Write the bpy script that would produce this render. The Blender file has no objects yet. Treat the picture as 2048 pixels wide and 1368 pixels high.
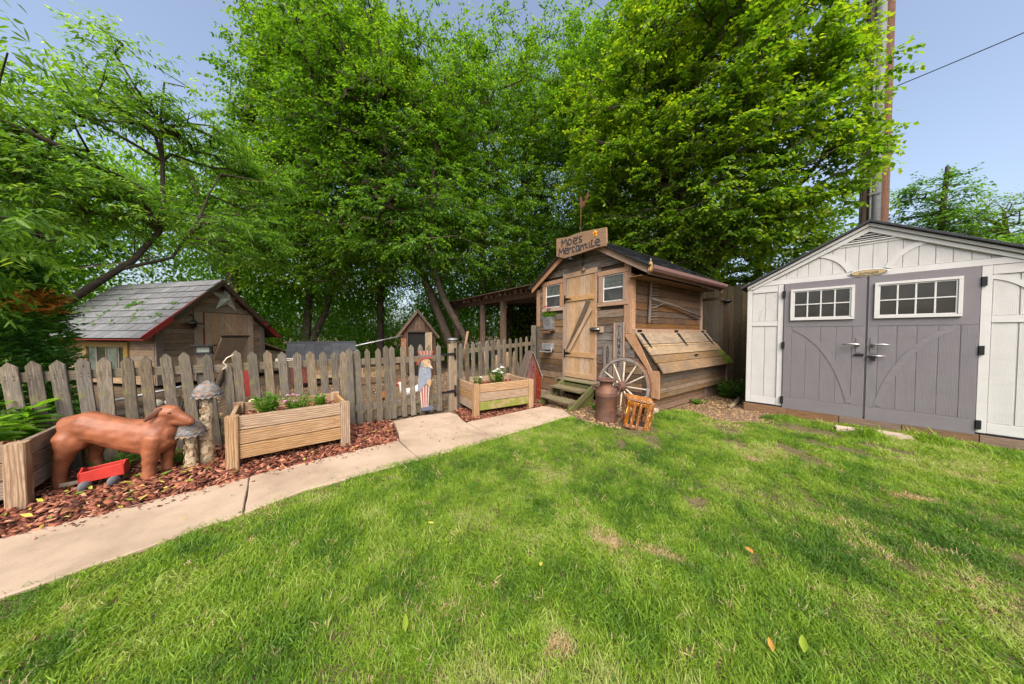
import bpy, math, random
import numpy as np
from mathutils import Vector, Matrix, Euler

random.seed(7); rng = np.random.default_rng(7)
R = math.radians
S = bpy.context.scene
COL = S.collection

# ------------------------------------------------------------------ camera, sky, sun, exposure
cam_d = bpy.data.cameras.new('camera'); cam = bpy.data.objects.new('camera', cam_d); COL.objects.link(cam)
cam_d.sensor_width = 36; cam_d.lens = 36*580/2048; cam_d.clip_start = 0.05; cam_d.clip_end = 900
_az, _p = R(54), math.atan(16/580)
_f = Vector((math.cos(_az)*math.cos(_p), math.sin(_az)*math.cos(_p), -math.sin(_p)))
cam.location = (0, 0, 1.25); cam.rotation_euler = _f.to_track_quat('-Z', 'Y').to_euler()
S.camera = cam

SUN_EL, SUN_AZ = 48, -124            # degrees; azimuth measured from +X towards +Y
W = bpy.data.worlds.new('World'); S.world = W; W.use_nodes = True
wn = W.node_tree.nodes; wl = W.node_tree.links; wn.clear()
sky = wn.new('ShaderNodeTexSky'); sky.sky_type = 'NISHITA'; sky.sun_disc = False
sky.sun_elevation = R(SUN_EL); sky.sun_rotation = R(90-SUN_AZ)
sky.air_density = 1.0; sky.dust_density = 4.5; sky.ozone_density = 1.4
bg = wn.new('ShaderNodeBackground'); bg.inputs['Strength'].default_value = 0.15
wo = wn.new('ShaderNodeOutputWorld'); hz = wn.new('ShaderNodeHueSaturation'); hz.inputs['Saturation'].default_value = .85; wl.new(sky.outputs[0], hz.inputs['Color']); wl.new(hz.outputs[0], bg.inputs[0]); wl.new(bg.outputs[0], wo.inputs[0])
sun_d = bpy.data.lights.new('sun', 'SUN'); sun_d.energy = 2.1; sun_d.angle = R(45); sun_d.color = (1, .95, .88)
sun = bpy.data.objects.new('sun', sun_d); COL.objects.link(sun)
_s = Vector((math.cos(R(SUN_AZ))*math.cos(R(SUN_EL)), math.sin(R(SUN_AZ))*math.cos(R(SUN_EL)), math.sin(R(SUN_EL))))
sun.rotation_euler = _s.to_track_quat('Z', 'Y').to_euler(); sun.location = (0, -4, 12)
S.view_settings.view_transform = 'Standard'; S.view_settings.look = 'None'
S.view_settings.gamma = 1; S.view_settings.use_curve_mapping = False
S.view_settings.exposure = 1.02

# ------------------------------------------------------------------ helpers
def V(*a): return Vector(a)
def tag(o, label=None, cat=None, group=None, kind=None):
    if label: o['label'] = label
    if cat: o['category'] = cat
    if group: o['group'] = group
    if kind: o['kind'] = kind
    return o
def thing(name, label, cat, loc=(0, 0, 0), rz=0, group=None):
    o = bpy.data.objects.new(name, None); COL.objects.link(o); o.empty_display_size = .1
    o.location = loc; o.rotation_euler = (0, 0, rz)
    return tag(o, label, cat, group)
def mkobj(name, me, parent=None, M=None, mat=None):
    if mat is not None and not me.materials: me.materials.append(mat)
    o = bpy.data.objects.new(name, me); COL.objects.link(o); o.parent = parent
    if M is not None: o.matrix_basis = M
    return o
def copy_tree(o, parent=None):
    c = o.copy(); COL.objects.link(c); c.parent = parent
    for ch in list(o.children): copy_tree(ch, c)
    return c
def frame(o, ux, uy=None):
    ux = Vector(ux).normalized()
    if uy is None: uy = (0, 0, 1)
    uy = Vector(uy); uy = (uy-ux*uy.dot(ux)).normalized(); uz = ux.cross(uy)
    M = Matrix((ux, uy, uz)).transposed().to_4x4(); M.translation = Vector(o); return M
def pymesh(name, vs, fs, smooth=False):
    me = bpy.data.meshes.new(name); me.from_pydata([tuple(v) for v in vs], [], fs); me.update()
    if smooth: me.polygons.foreach_set('use_smooth', [True]*len(me.polygons))
    return me
def npmesh(name, verts, faces, smooth=False, tint=None):
    me = bpy.data.meshes.new(name); nv = len(verts); nf, k = faces.shape
    me.vertices.add(nv); me.vertices.foreach_set('co', np.ascontiguousarray(verts, dtype=np.float32).ravel())
    me.loops.add(nf*k); me.loops.foreach_set('vertex_index', np.ascontiguousarray(faces, dtype=np.int32).ravel())
    me.polygons.add(nf); me.polygons.foreach_set('loop_start', np.arange(0, nf*k, k, dtype=np.int32))
    if smooth: me.polygons.foreach_set('use_smooth', np.ones(nf, dtype=bool))
    if tint is not None:
        a = me.attributes.new('tint', 'FLOAT', 'POINT'); a.data.foreach_set('value', np.ascontiguousarray(tint, dtype=np.float32))
    me.update(calc_edges=True); return me
def prism(parent, name, M, pts, t, mat, ch=.003):
    """polygon pts (CCW, local XY) with its front face at z=0, going back to z=-t, chamfered front edge"""
    n = len(pts); P = [Vector(p) for p in pts]
    ar = sum(P[i].x*P[(i+1) % n].y-P[(i+1) % n].x*P[i].y for i in range(n))
    if ar < 0: P = P[::-1]
    ins = []
    for i in range(n):
        a, b, c = P[i-1], P[i], P[(i+1) % n]
        e1 = (b-a); e2 = (c-b)
        e1 = e1.normalized() if e1.length > 1e-6 else Vector((1, 0)); e2 = e2.normalized() if e2.length > 1e-6 else e1
        n1 = Vector((-e1.y, e1.x)); n2 = Vector((-e2.y, e2.x)); bis = n1+n2
        if bis.length < 1e-4: bis = n1
        bis.normalize(); d = ch/max(.35, bis.dot(n1)); ins.append(b+bis*d)
    vs = [(p.x, p.y, -t) for p in P]+[(p.x, p.y, -ch) for p in P]+[(p.x, p.y, 0) for p in ins]
    fs = [tuple(range(n-1, -1, -1)), tuple(range(2*n, 3*n))]
    for i in range(n):
        j = (i+1) % n
        fs += [(i, j, n+j, n+i), (n+i, n+j, 2*n+j, 2*n+i)]
    return mkobj(name, pymesh(name, vs, fs), parent, M, mat)
def facade(parent, name, pts, y, t, mat, grain='x', ch=.003):
    """pts in (x,z) of a wall that faces local -Y, front at y"""
    cx = sum(p[0] for p in pts)/len(pts); cz = sum(p[1] for p in pts)/len(pts)
    if grain == 'x': M = frame((cx, y, cz), (1, 0, 0), (0, 0, 1)); q = [(p[0]-cx, p[1]-cz) for p in pts]
    else: M = frame((cx, y, cz), (0, 0, 1), (-1, 0, 0)); q = [(p[1]-cz, -(p[0]-cx)) for p in pts]
    return prism(parent, name, M, q, t, mat, ch)
def rect(x0, z0, x1, z1, j=0):
    r = lambda: random.uniform(-j, j)
    return [(x0+r(), z0+r()), (x1+r(), z0+r()), (x1+r(), z1+r()), (x0+r(), z1+r())]
def board(parent, name, a, b, w, t, mat, wdir=(0, 0, 1), ch=.003, wear=0.0, n=1, tip=0):
    """bar from a to b; w measured along wdir, t across"""
    a = Vector(a); b = Vector(b); L = (b-a).length; M = frame((a+b)/2, b-a, wdir)
    cs = [(-w/2+ch, -t/2), (w/2-ch, -t/2), (w/2, -t/2+ch), (w/2, t/2-ch), (w/2-ch, t/2), (-w/2+ch, t/2), (-w/2, t/2-ch), (-w/2, -t/2+ch)]
    vs = []; fs = []
    for i in range(n+1):
        x = -L/2+L*i/n; ox = random.uniform(-wear, wear)*.6; oz = random.uniform(-wear, wear)
        for (y, z) in cs:
            vs.append((x, y+ox+random.uniform(-wear, wear)*.5, z+oz*.4+random.uniform(-wear, wear)*.25))
    for i in range(n):
        for k in range(8):
            j = (k+1) % 8; fs.append((i*8+k, i*8+j, i*8+8+j, i*8+8+k))
    fs.append(tuple(range(7, -1, -1)))
    if tip:
        x = L/2
        for s in (1, -1): vs.append((x+tip, random.uniform(-.1, .1)*w, s*t/2))
        base = n*8; T, B = len(vs)-2, len(vs)-1
        fs += [(base+4, base+5, T), (base+1, B, base+0), (base+1, base+2, base+3, base+4, T, B), (base+5, base+6, base+7, base+0, B, T)]
    else: fs.append(tuple(range(n*8, n*8+8)))
    return mkobj(name, pymesh(name, vs, fs), parent, M, mat)
def box(parent, name, c, s, mat, rz=0, ch=.003):
    return board(parent, name, Vector(c)-Matrix.Rotation(rz, 3, 'Z') @ Vector((s[0]/2, 0, 0)), Vector(c)+Matrix.Rotation(rz, 3, 'Z') @ Vector((s[0]/2, 0, 0)), s[2], s[1], mat, (0, 0, 1), ch)
def tubes_np(segs, k=5):
    """segs: (p0,p1,r0,r1) -> verts, faces"""
    p0 = np.array([s[0] for s in segs], float); p1 = np.array([s[1] for s in segs], float)
    r0 = np.array([s[2] for s in segs])[:, None, None]; r1 = np.array([s[3] for s in segs])[:, None, None]
    d = p1-p0; d /= np.linalg.norm(d, axis=1, keepdims=True)+1e-9
    ref = np.where(np.abs(d[:, 2:3]) > .9, np.array([[1., 0, 0]]), np.array([[0, 0, 1.]]))
    u = np.cross(d, ref); u /= np.linalg.norm(u, axis=1, keepdims=True); v = np.cross(d, u)
    a = np.arange(k)*2*np.pi/k; ring = np.cos(a)[None, :, None]*u[:, None]+np.sin(a)[None, :, None]*v[:, None]
    vs = np.concatenate([p0[:, None]+ring*r0, p1[:, None]+ring*r1], 1).reshape(-1, 3)
    b = (np.arange(len(segs))*2*k)[:, None]; i = np.arange(k)[None]; j = (i+1) % k
    fs = np.stack([b+i, b+k+i, b+k+j, b+j], 2).reshape(-1, 4)
    return vs, fs
def tube(parent, name, pts, r, mat, k=8, closed=False, taper=None, smooth=True):
    """one continuous swept tube through pts; r a number or a list"""
    P = [Vector(p) for p in pts]; n = len(P); rs = r if isinstance(r, (list, tuple)) else [r]*n
    vs = []; fs = []; prev = None
    for i in range(n):
        if closed: d = P[(i+1) % n]-P[i-1]
        else: d = P[min(i+1, n-1)]-P[max(i-1, 0)]
        d.normalize()
        if prev is None:
            ref = V(0, 0, 1) if abs(d.z) < .9 else V(1, 0, 0); u = d.cross(ref).normalized()
        else: u = (prev-d*prev.dot(d)).normalized()
        prev = u; v = d.cross(u)
        for q in range(k):
            a = 2*math.pi*q/k; vs.append(P[i]+(u*math.cos(a)+v*math.sin(a))*rs[i])
    m = n if closed else n-1
    for i in range(m):
        for q in range(k):
            w = (q+1) % k; fs.append((i*k+q, i*k+w, ((i+1) % n)*k+w, ((i+1) % n)*k+q))
    if not closed: fs += [tuple(range(k-1, -1, -1)), tuple(range((n-1)*k, n*k))]
    me = pymesh(name, vs, fs, smooth)
    return mkobj(name, me, parent, None, mat)
def lathe(parent, name, prof, mat, k=28, M=None, smooth=True):
    vs = []; fs = []
    for (r, z) in prof:
        for q in range(k):
            a = 2*math.pi*q/k; vs.append((r*math.cos(a), r*math.sin(a), z))
    for i in range(len(prof)-1):
        for q in range(k):
            w = (q+1) % k; fs.append((i*k+q, i*k+w, i*k+k+w, i*k+k+q))
    fs += [tuple(range(k-1, -1, -1)), tuple(range((len(prof)-1)*k, len(prof)*k))]
    return mkobj(name, pymesh(name, vs, fs, smooth), parent, M, mat)
def ball_np(c, r, n=10, m=7):
    vs = []; fs = []
    for i in range(m+1):
        th = math.pi*i/m
        for q in range(n):
            a = 2*math.pi*q/n; vs.append((c[0]+r[0]*math.sin(th)*math.cos(a), c[1]+r[1]*math.sin(th)*math.sin(a), c[2]+r[2]*math.cos(th)))
    for i in range(m):
        for q in range(n):
            w = (q+1) % n; fs.append((i*n+q, i*n+w, i*n+n+w, i*n+n+q))
    return vs, fs
def blob(name, chains, balls=(), voxel=.012, sm=4, parent=None, mat=None, M=None, noise=0):
    """union of swept elliptic chains [(p, ry, rz)...] and ellipsoids, fused into one continuous skin"""
    vs = []; fs = []; k = 14
    for ch in chains:
        P = [Vector(c[0]) for c in ch]; base = len(vs); n = len(P); side0 = None
        for i in range(n):
            d = (P[min(i+1, n-1)]-P[max(i-1, 0)]).normalized()
            ref = V(0, 0, 1) if abs(d.z) < .85 else V(1, 0, 0)
            s = d.cross(ref).normalized()
            if side0 is not None and s.dot(side0) < 0: s = -s
            side0 = s; u = s.cross(d).normalized()
            for q in range(k):
                a = 2*math.pi*q/k; vs.append(P[i]+s*math.cos(a)*ch[i][1]+u*math.sin(a)*ch[i][2])
        for i in range(n-1):
            for q in range(k):
                w = (q+1) % k; fs.append((base+i*k+q, base+i*k+w, base+i*k+k+w, base+i*k+k+q))
        fs += [tuple(base+x for x in range(k-1, -1, -1)), tuple(base+(n-1)*k+x for x in range(k))]
        balls = list(balls)+[(P[0], (ch[0][1]*.9,)*3), (P[-1], (ch[-1][1]*.9,)*3)]
    for c, r in balls:
        v2, f2 = ball_np(c, r, 12, 8); base = len(vs); vs += v2; fs += [tuple(base+x for x in f) for f in f2]
    me = pymesh(name+'_raw', vs, fs); tmp = bpy.data.objects.new('tmp', me); COL.objects.link(tmp)
    m = tmp.modifiers.new('r', 'REMESH'); m.mode = 'VOXEL'; m.voxel_size = voxel
    m = tmp.modifiers.new('s', 'SMOOTH'); m.iterations = sm; m.factor = .6
    dg = bpy.context.evaluated_depsgraph_get(); out = bpy.data.meshes.new_from_object(tmp.evaluated_get(dg)); out.name = name
    bpy.data.objects.remove(tmp); bpy.data.meshes.remove(me)
    out.materials.clear(); out.polygons.foreach_set('use_smooth', [True]*len(out.polygons))
    return mkobj(name, out, parent, M, mat)
def strokes(parent, name, lines, M, w, t, mat):
    """painted / cut letters: ribbons of width w and thickness t in local XY"""
    vs = []; fs = []
    for L in lines:
        for (a, b) in zip(L[:-1], L[1:]):
            a = Vector(a); b = Vector(b); d = b-a
            if d.length < 1e-6: continue
            d.normalize(); n = Vector((-d.y, d.x))*w/2; a2 = a-d*w*.35; b2 = b+d*w*.35; i = len(vs)
            for p in (a2-n, b2-n, b2+n, a2+n): vs.append((p.x, p.y, t*random.uniform(.85, 1.15)))
            for p in (a2-n, b2-n, b2+n, a2+n): vs.append((p.x, p.y, 0))
            fs += [(i, i+1, i+2, i+3), (i+4, i+7, i+6, i+5)]+[(i+4+q, i+4+(q+1) % 4, i+(q+1) % 4, i+q) for q in range(4)]
    return mkobj(name, pymesh(name, vs, fs), parent, M, mat)
GLY = {'A': [[(0, 0), (.5, 1), (1, 0)], [(.2, .4), (.8, .4)]], 'B': [[(0, 0), (0, 1), (.8, .8), (0, .5), (.9, .25), (0, 0)]],
 'C': [[(1, .9), (.3, 1), (0, .5), (.3, 0), (1, .1)]], 'D': [[(0, 0), (0, 1), (.7, .85), (.9, .5), (.7, .15), (0, 0)]], 'E': [[(1, 1), (0, 1), (0, 0), (1, 0)], [(0, .5), (.8, .5)]],
 'I': [[(.5, 0), (.5, 1)]], 'K': [[(0, 0), (0, 1)], [(1, 1), (0, .45), (1, 0)]], 'N': [[(0, 0), (0, 1), (1, 0), (1, 1)]], 'O': [[(.5, 0), (.05, .25), (.05, .75), (.5, 1), (.95, .75), (.95, .25), (.5, 0)]],
 'R': [[(0, 0), (0, 1), (.85, .85), (.85, .6), (0, .48), (.95, 0)]], 'S': [[(.95, .85), (.4, 1), (.05, .75), (.9, .3), (.55, 0), (0, .12)]], 'T': [[(0, 1), (1, 1)], [(.5, 1), (.5, 0)]], 'W': [[(0, 1), (.25, 0), (.5, .8), (.75, 0), (1, 1)]]}

# ------------------------------------------------------------------ materials
def mat_new(name):
    m = bpy.data.materials.new(name); m.use_nodes = True; nt = m.node_tree; nt.nodes.clear()
    out = nt.nodes.new('ShaderNodeOutputMaterial'); return m, nt, out
def N(nt, typ, **kw):
    n = nt.nodes.new(typ)
    for k, v in kw.items():
        if k in ('op',): n.operation = v
        elif hasattr(n, k): setattr(n, k, v)
        else: n.inputs[k].default_value = v
    return n
def ramp(nt, fac, stops):
    r = nt.nodes.new('ShaderNodeValToRGB'); e = r.color_ramp.elements
    while len(e) < len(stops): e.new(.5)
    for i, (p, c) in enumerate(stops): e[i].position = p; e[i].color = (*c, 1)
    nt.links.new(fac, r.inputs[0]); return r.outputs[0]
def mixc(nt, fac, a, b, mode='MIX'):
    m = nt.nodes.new('ShaderNodeMix'); m.data_type = 'RGBA'; m.blend_type = mode
    for s, v in ((0, fac), (6, a), (7, b)):
        if isinstance(v, (float, int)): m.inputs[s].default_value = v
        elif isinstance(v, tuple): m.inputs[s].default_value = (*v, 1)
        else: nt.links.new(v, m.inputs[s])
    return m.outputs[2]
def math2(nt, op, a, b=None, clamp=False):
    m = nt.nodes.new('ShaderNodeMath'); m.operation = op; m.use_clamp = clamp
    for i, v in ((0, a), (1, b)):
        if v is None: continue
        if isinstance(v, (float, int)): m.inputs[i].default_value = v
        else: nt.links.new(v, m.inputs[i])
    return m.outputs[0]
def coords(nt, scale=(1, 1, 1), rnd=True):
    tc = nt.nodes.new('ShaderNodeTexCoord'); out = tc.outputs['Object']
    if rnd:
        oi = nt.nodes.new('ShaderNodeObjectInfo'); sc = nt.nodes.new('ShaderNodeVectorMath'); sc.operation = 'SCALE'
        sc.inputs[0].default_value = (17.3, 5.7, 9.1); nt.links.new(oi.outputs['Random'], sc.inputs['Scale'])
        ad = nt.nodes.new('ShaderNodeVectorMath'); ad.operation = 'ADD'; nt.links.new(out, ad.inputs[0]); nt.links.new(sc.outputs[0], ad.inputs[1]); out = ad.outputs[0]
    mp = nt.nodes.new('ShaderNodeMapping'); mp.inputs['Scale'].default_value = scale; nt.links.new(out, mp.inputs[0]); return mp.outputs[0]
def noise(nt, vec, scale, detail=5, rough=.6, dist=0):
    n = nt.nodes.new('ShaderNodeTexNoise'); n.inputs['Scale'].default_value = scale; n.inputs['Detail'].default_value = detail
    n.inputs['Roughness'].default_value = rough; n.inputs['Distortion'].default_value = dist; nt.links.new(vec, n.inputs['Vector']); return n.outputs['Fac']
def principled(nt, out, col, rough=.8, metal=0, spec=.3, bump=None, bs=.3, bd=.01):
    p = nt.nodes.new('ShaderNodeBsdfPrincipled')
    if isinstance(col, tuple): p.inputs['Base Color'].default_value = (*col, 1)
    else: nt.links.new(col, p.inputs['Base Color'])
    if isinstance(rough, (float, int)): p.inputs['Roughness'].default_value = rough
    else: nt.links.new(rough, p.inputs['Roughness'])
    p.inputs['Metallic'].default_value = metal; p.inputs['Specular IOR Level'].default_value = spec
    if bump is not None:
        b = nt.nodes.new('ShaderNodeBump'); b.inputs['Strength'].default_value = bs; b.inputs['Distance'].default_value = bd
        nt.links.new(bump, b.inputs['Height']); nt.links.new(b.outputs[0], p.inputs['Normal'])
    nt.links.new(p.outputs[0], out.inputs[0]); return p
WK = .72
def wood(name, dark, mid, light, rings=.4, patch=None, patch_amt=.5, var=.25, moss=0, moss_col=(.1, .14, .01), rough=.85, bs=.4, paint=None, paint_amt=0, hue=None):
    dark, mid, light = [tuple(x*WK for x in c) for c in (dark, mid, light)]; patch = tuple(x*WK for x in patch) if patch else None
    m, nt, out = mat_new(name)
    fine = noise(nt, coords(nt, (2.2, 30, 30)), 4, 6, .65, .3)
    c = ramp(nt, fine, [(.31, dark), (.5, mid), (.69, light)])
    wv = nt.nodes.new('ShaderNodeTexWave'); wv.wave_type = 'BANDS'; wv.bands_direction = 'Y'; wv.wave_profile = 'SIN'
    wv.inputs['Scale'].default_value = 7; wv.inputs['Distortion'].default_value = 9; wv.inputs['Detail'].default_value = 2; wv.inputs['Detail Scale'].default_value = .55
    nt.links.new(coords(nt, (.5, 2.2, 2.2)), wv.inputs['Vector'])
    wf = math2(nt, 'MULTIPLY', math2(nt, 'POWER', wv.outputs['Fac'], 1.8), rings)
    c = mixc(nt, wf, c, tuple(x*k for x, k in zip(mid, (.5, .38, .3))))
    if patch:
        pf = noise(nt, coords(nt, (1.6, 5, 5)), 1.6, 4, .6, .5)
        pf = ramp(nt, pf, [(.42, (0, 0, 0)), (.6, (1, 1, 1))])
        c = mixc(nt, math2(nt, 'MULTIPLY', pf, patch_amt), c, mixc(nt, fine, tuple(x*.6 for x in patch), tuple(x*1.4 for x in patch)))
    if paint:
        pf = noise(nt, coords(nt, (5, 18, 18)), 3, 5, .7, .5)
        pf = ramp(nt, pf, [(.5-paint_amt*.35, (1, 1, 1)), (.56-paint_amt*.2, (0, 0, 0))]) if False else ramp(nt, pf, [(paint_amt, (1, 1, 1)), (paint_amt+.05, (0, 0, 0))])
        c = mixc(nt, pf, c, paint)
    oi = nt.nodes.new('ShaderNodeObjectInfo')
    mr = nt.nodes.new('ShaderNodeMapRange'); nt.links.new(oi.outputs['Random'], mr.inputs[0]); mr.inputs[3].default_value = 1-var; mr.inputs[4].default_value = 1+var
    hs = nt.nodes.new('ShaderNodeHueSaturation'); nt.links.new(c, hs.inputs['Color']); nt.links.new(mr.outputs[0], hs.inputs['Value'])
    r2 = math2(nt, 'FRACT', math2(nt, 'MULTIPLY', oi.outputs['Random'], 13.7)); s2 = math2(nt, 'ADD', math2(nt, 'MULTIPLY', r2, .5), .75); nt.links.new(s2, hs.inputs['Saturation'])
    c = hs.outputs[0]
    # knots
    vo = nt.nodes.new('ShaderNodeTexVoronoi'); vo.inputs['Scale'].default_value = 3.2; nt.links.new(coords(nt, (1, 2.6, 2.6)), vo.inputs['Vector'])
    kf = ramp(nt, vo.outputs['Distance'], [(.035, (1, 1, 1)), (.075, (0, 0, 0))])
    c = mixc(nt, math2(nt, 'MULTIPLY', kf, .75), c, tuple(x*.3 for x in dark))
    if moss:
        mf = noise(nt, coords(nt, (6, 6, 6), False), 1.2, 5, .7); mf = ramp(nt, mf, [(.62-moss*.3, (0, 0, 0)), (.72-moss*.25, (1, 1, 1))])
        c = mixc(nt, math2(nt, 'MULTIPLY', mf, min(1, .5+moss*.5)), c, moss_col)
    bh = math2(nt, 'ADD', fine, math2(nt, 'MULTIPLY', wf, -.5))
    principled(nt, out, c, rough, 0, .25, bh, bs, .006); return m
def plain(name, col, rough=.6, metal=0, spec=.4, vary=.12, scale=8, bs=.1, col2=None, thr=(.45, .6), ov=0.05):
    m, nt, out = mat_new(name); f = noise(nt, coords(nt), scale, 6, .65)
    a = tuple(x*(1-vary) for x in col); b = tuple(min(1, x*(1+vary)) for x in col)
    c = ramp(nt, f, [(.3, a), (.7, b)])
    if col2:
        g = noise(nt, coords(nt), scale*.6, 7, .7, .4); c = mixc(nt, ramp(nt, g, [(thr[0], (0, 0, 0)), (thr[1], (1, 1, 1))]), c, col2)
    oi = nt.nodes.new('ShaderNodeObjectInfo'); mr = nt.nodes.new('ShaderNodeMapRange'); nt.links.new(oi.outputs['Random'], mr.inputs[0]); mr.inputs[3].default_value = 1-ov; mr.inputs[4].default_value = 1+ov
    hs = nt.nodes.new('ShaderNodeHueSaturation'); nt.links.new(c, hs.inputs['Color']); nt.links.new(mr.outputs[0], hs.inputs['Value']); c = hs.outputs[0]
    principled(nt, out, c, rough, metal, spec, f, bs, .01); return m
def leafmat(name, stops, trans=.55, rough=.5, inst=False, tsc=1.8):
    m, nt, out = mat_new(name); at = nt.nodes.new('ShaderNodeAttribute'); at.attribute_name = 'tint'
    at.attribute_type = 'INSTANCER' if inst else 'GEOMETRY'
    c = ramp(nt, at.outputs['Fac'], stops)
    p = nt.nodes.new('ShaderNodeBsdfPrincipled'); nt.links.new(c, p.inputs['Base Color']); p.inputs['Roughness'].default_value = rough; p.inputs['Specular IOR Level'].default_value = .35
    tr = nt.nodes.new('ShaderNodeBsdfTranslucent'); tc = mixc(nt, 1.0, c, (tsc*1.05, tsc*1.0, tsc*.35), 'MULTIPLY'); nt.links.new(tc, tr.inputs[0])
    mx = nt.nodes.new('ShaderNodeMixShader'); mx.inputs[0].default_value = trans; nt.links.new(p.outputs[0], mx.inputs[1]); nt.links.new(tr.outputs[0], mx.inputs[2]); nt.links.new(mx.outputs[0], out.inputs[0])
    return m

M_PICKET = wood('weathered_picket', (.085, .062, .045), (.2, .16, .115), (.34, .285, .22), .35, (.14, .125, .1), .6, .28, .2, (.16, .15, .05))
M_RAIL = wood('mossy_rail', (.09, .07, .05), (.22, .17, .12), (.34, .28, .2), .3, (.16, .14, .1), .5, .15, .3, (.15, .14, .05))
M_PINE = wood('cedar_trim', (.32, .185, .115), (.48, .3, .195), (.58, .39, .27), .22, None, 0, .12)
M_DOOR = wood('pine_door', (.36, .215, .12), (.58, .39, .235), (.7, .51, .34), .25, (.4, .24, .13), .3, .12)
M_BARN = wood('barn_siding', (.045, .03, .02), (.21, .13, .07), (.45, .28, .15), .45, (.2, .17, .14), .5, .42)
M_BARNG = wood('grey_barn_siding', (.06, .052, .046), (.21, .185, .165), (.44, .395, .35), .4, (.13, .085, .05), .6, .3)
M_DARKB = wood('dark_red_brown_siding', (.04, .022, .012), (.11, .06, .035), (.19, .11, .06), .3, (.06, .045, .035), .5, .25)
M_BARNB = wood('brown_barn_siding', (.07, .035, .016), (.2, .105, .05), (.36, .2, .095), .35, (.13, .085, .05), .6, .3)
M_HOUSE = wood('playhouse_siding', (.16, .105, .07), (.44, .31, .2), (.66, .5, .35), .3, (.28, .21, .15), .6, .3)
M_HDOOR = wood('playhouse_door_wood', (.34, .19, .11), (.58, .38, .24), (.7, .5, .34), .3, None, 0, .12)
M_PLANT = wood('planter_lumber', (.27, .155, .085), (.5, .33, .19), (.65, .47, .3), .8, (.4, .25, .14), .35, .1)
M_PLANTG = wood('greyed_planter_lumber', (.16, .11, .075), (.33, .245, .17), (.45, .35, .26), .62, (.25, .18, .13), .35, .1)
M_PLANTM = wood('mossy_planter_lumber', (.3, .18, .09), (.5, .34, .18), (.62, .46, .28), .4, None, 0, .05, .75, (.15, .18, .02))
M_STEP = wood('mossy_step_wood', (.07, .06, .03), (.17, .14, .075), (.28, .24, .14), .3, (.1, .11, .05), .6, .15, .55, (.08, .1, .015))
M_LID = wood('nest_box_lid', (.22, .13, .06), (.42, .28, .14), (.55, .4, .22), .4, (.2, .15, .1), .55, .15)
M_LIDM = wood('mossy_lid_end', (.1, .08, .03), (.25, .2, .08), (.4, .3, .15), .3, (.07, .1, .01), .9, .1, .7, (.12, .17, .01))
M_LID2 = wood('darker_lid_board', (.14, .08, .04), (.32, .2, .1), (.46, .31, .17), .45, (.17, .13, .09), .6, .15)
M_STEPW = wood('step_tread_wood', (.1, .085, .055), (.25, .2, .13), (.38, .32, .22), .3, (.2, .17, .12), .5, .1, .3, (.12, .13, .03))
M_DARK = wood('dark_old_wood', (.03, .02, .013), (.085, .06, .042), (.16, .12, .09), .3, (.06, .05, .04), .5, .25)
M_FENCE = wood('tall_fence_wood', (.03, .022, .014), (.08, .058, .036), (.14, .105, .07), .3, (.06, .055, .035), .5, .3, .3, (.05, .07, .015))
M_POSTW = wood('split_post_wood', (.13, .095, .06), (.3, .225, .15), (.43, .34, .24), .3, (.2, .17, .13), .5, .1)
M_PERG = wood('pergola_wood', (.06, .035, .022), (.17, .105, .07), (.27, .18, .125), .3, (.1, .08, .06), .5, .2)
M_REDW = wood('red_barn_paint', (.11, .025, .018), (.2, .05, .035), (.28, .085, .06), .25, (.13, .04, .03), .5, .1, paint=(.2, .13, .1), paint_amt=.36)
M_REDT = plain('red_trim', (.25, .025, .02), .6, vary=.25)
M_YEL = wood('ochre_trim', (.2, .12, .03), (.36, .23, .06), (.45, .31, .1), .3, None, 0, .1)
M_ORANGE = wood('rusty_orange_paint', (.15, .05, .015), (.33, .115, .025), (.46, .18, .045), .3, (.3, .1, .04), .5, .15, paint=(.6, .45, .18), paint_amt=.38)
M_SIGN = wood('sign_board', (.2, .115, .065), (.36, .22, .13), (.47, .31, .2), .35, (.25, .17, .11), .5, .05)
M_SIGNG = wood('grey_sign_board', (.12, .1, .085), (.27, .23, .2), (.4, .35, .31), .3, (.22, .17, .13), .5, .1)
M_LETTER = plain('black_paint', (.025, .027, .033), .7, vary=.3, scale=60)
M_IRON = plain('black_iron', (.018, .018, .02), .5, .6, .5, .3)
M_STEEL = plain('brushed_steel', (.42, .41, .4), .35, .9, .5, .1)
M_GALVD = plain('conduit_grey', (.12, .125, .13), .75, .1, .4, .15, 12)
M_DOGD = plain('dark_patina', (.1, .04, .022), .65, 0, .3, .4, 16, .6)
M_HATW = plain('faded_hat_white', (.26, .2, .155), .8, 0, .2, .3, 25)
M_STAR = plain('star_tin', (.5, .51, .46), .5, .2, .4, .25, 9)
M_DOORSHADE = plain('painted_doorway_shade', (.008, .007, .006), .95)
M_WHEELG = plain('grey_toy_wheel', (.12, .12, .13), .7)
M_GALV = plain('galvanised_tin', (.36, .37, .38), .5, .6, .5, .2, 14, .2, (.24, .23, .22))
M_CAN = plain('rusty_milk_can', (.115, .058, .042), .65, .25, .4, .3, 9, .35, (.17, .075, .04), (.5, .62))
M_RUST = plain('dark_rust', (.13, .055, .035), .8, .2, .3, .35, 30, .4)
M_WIRE = plain('wire_grey', (.14, .13, .12), .6, .5)
M_MESHW = plain('mesh_wire', (.16, .15, .15), .7, .3)
M_WHITE = None
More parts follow.
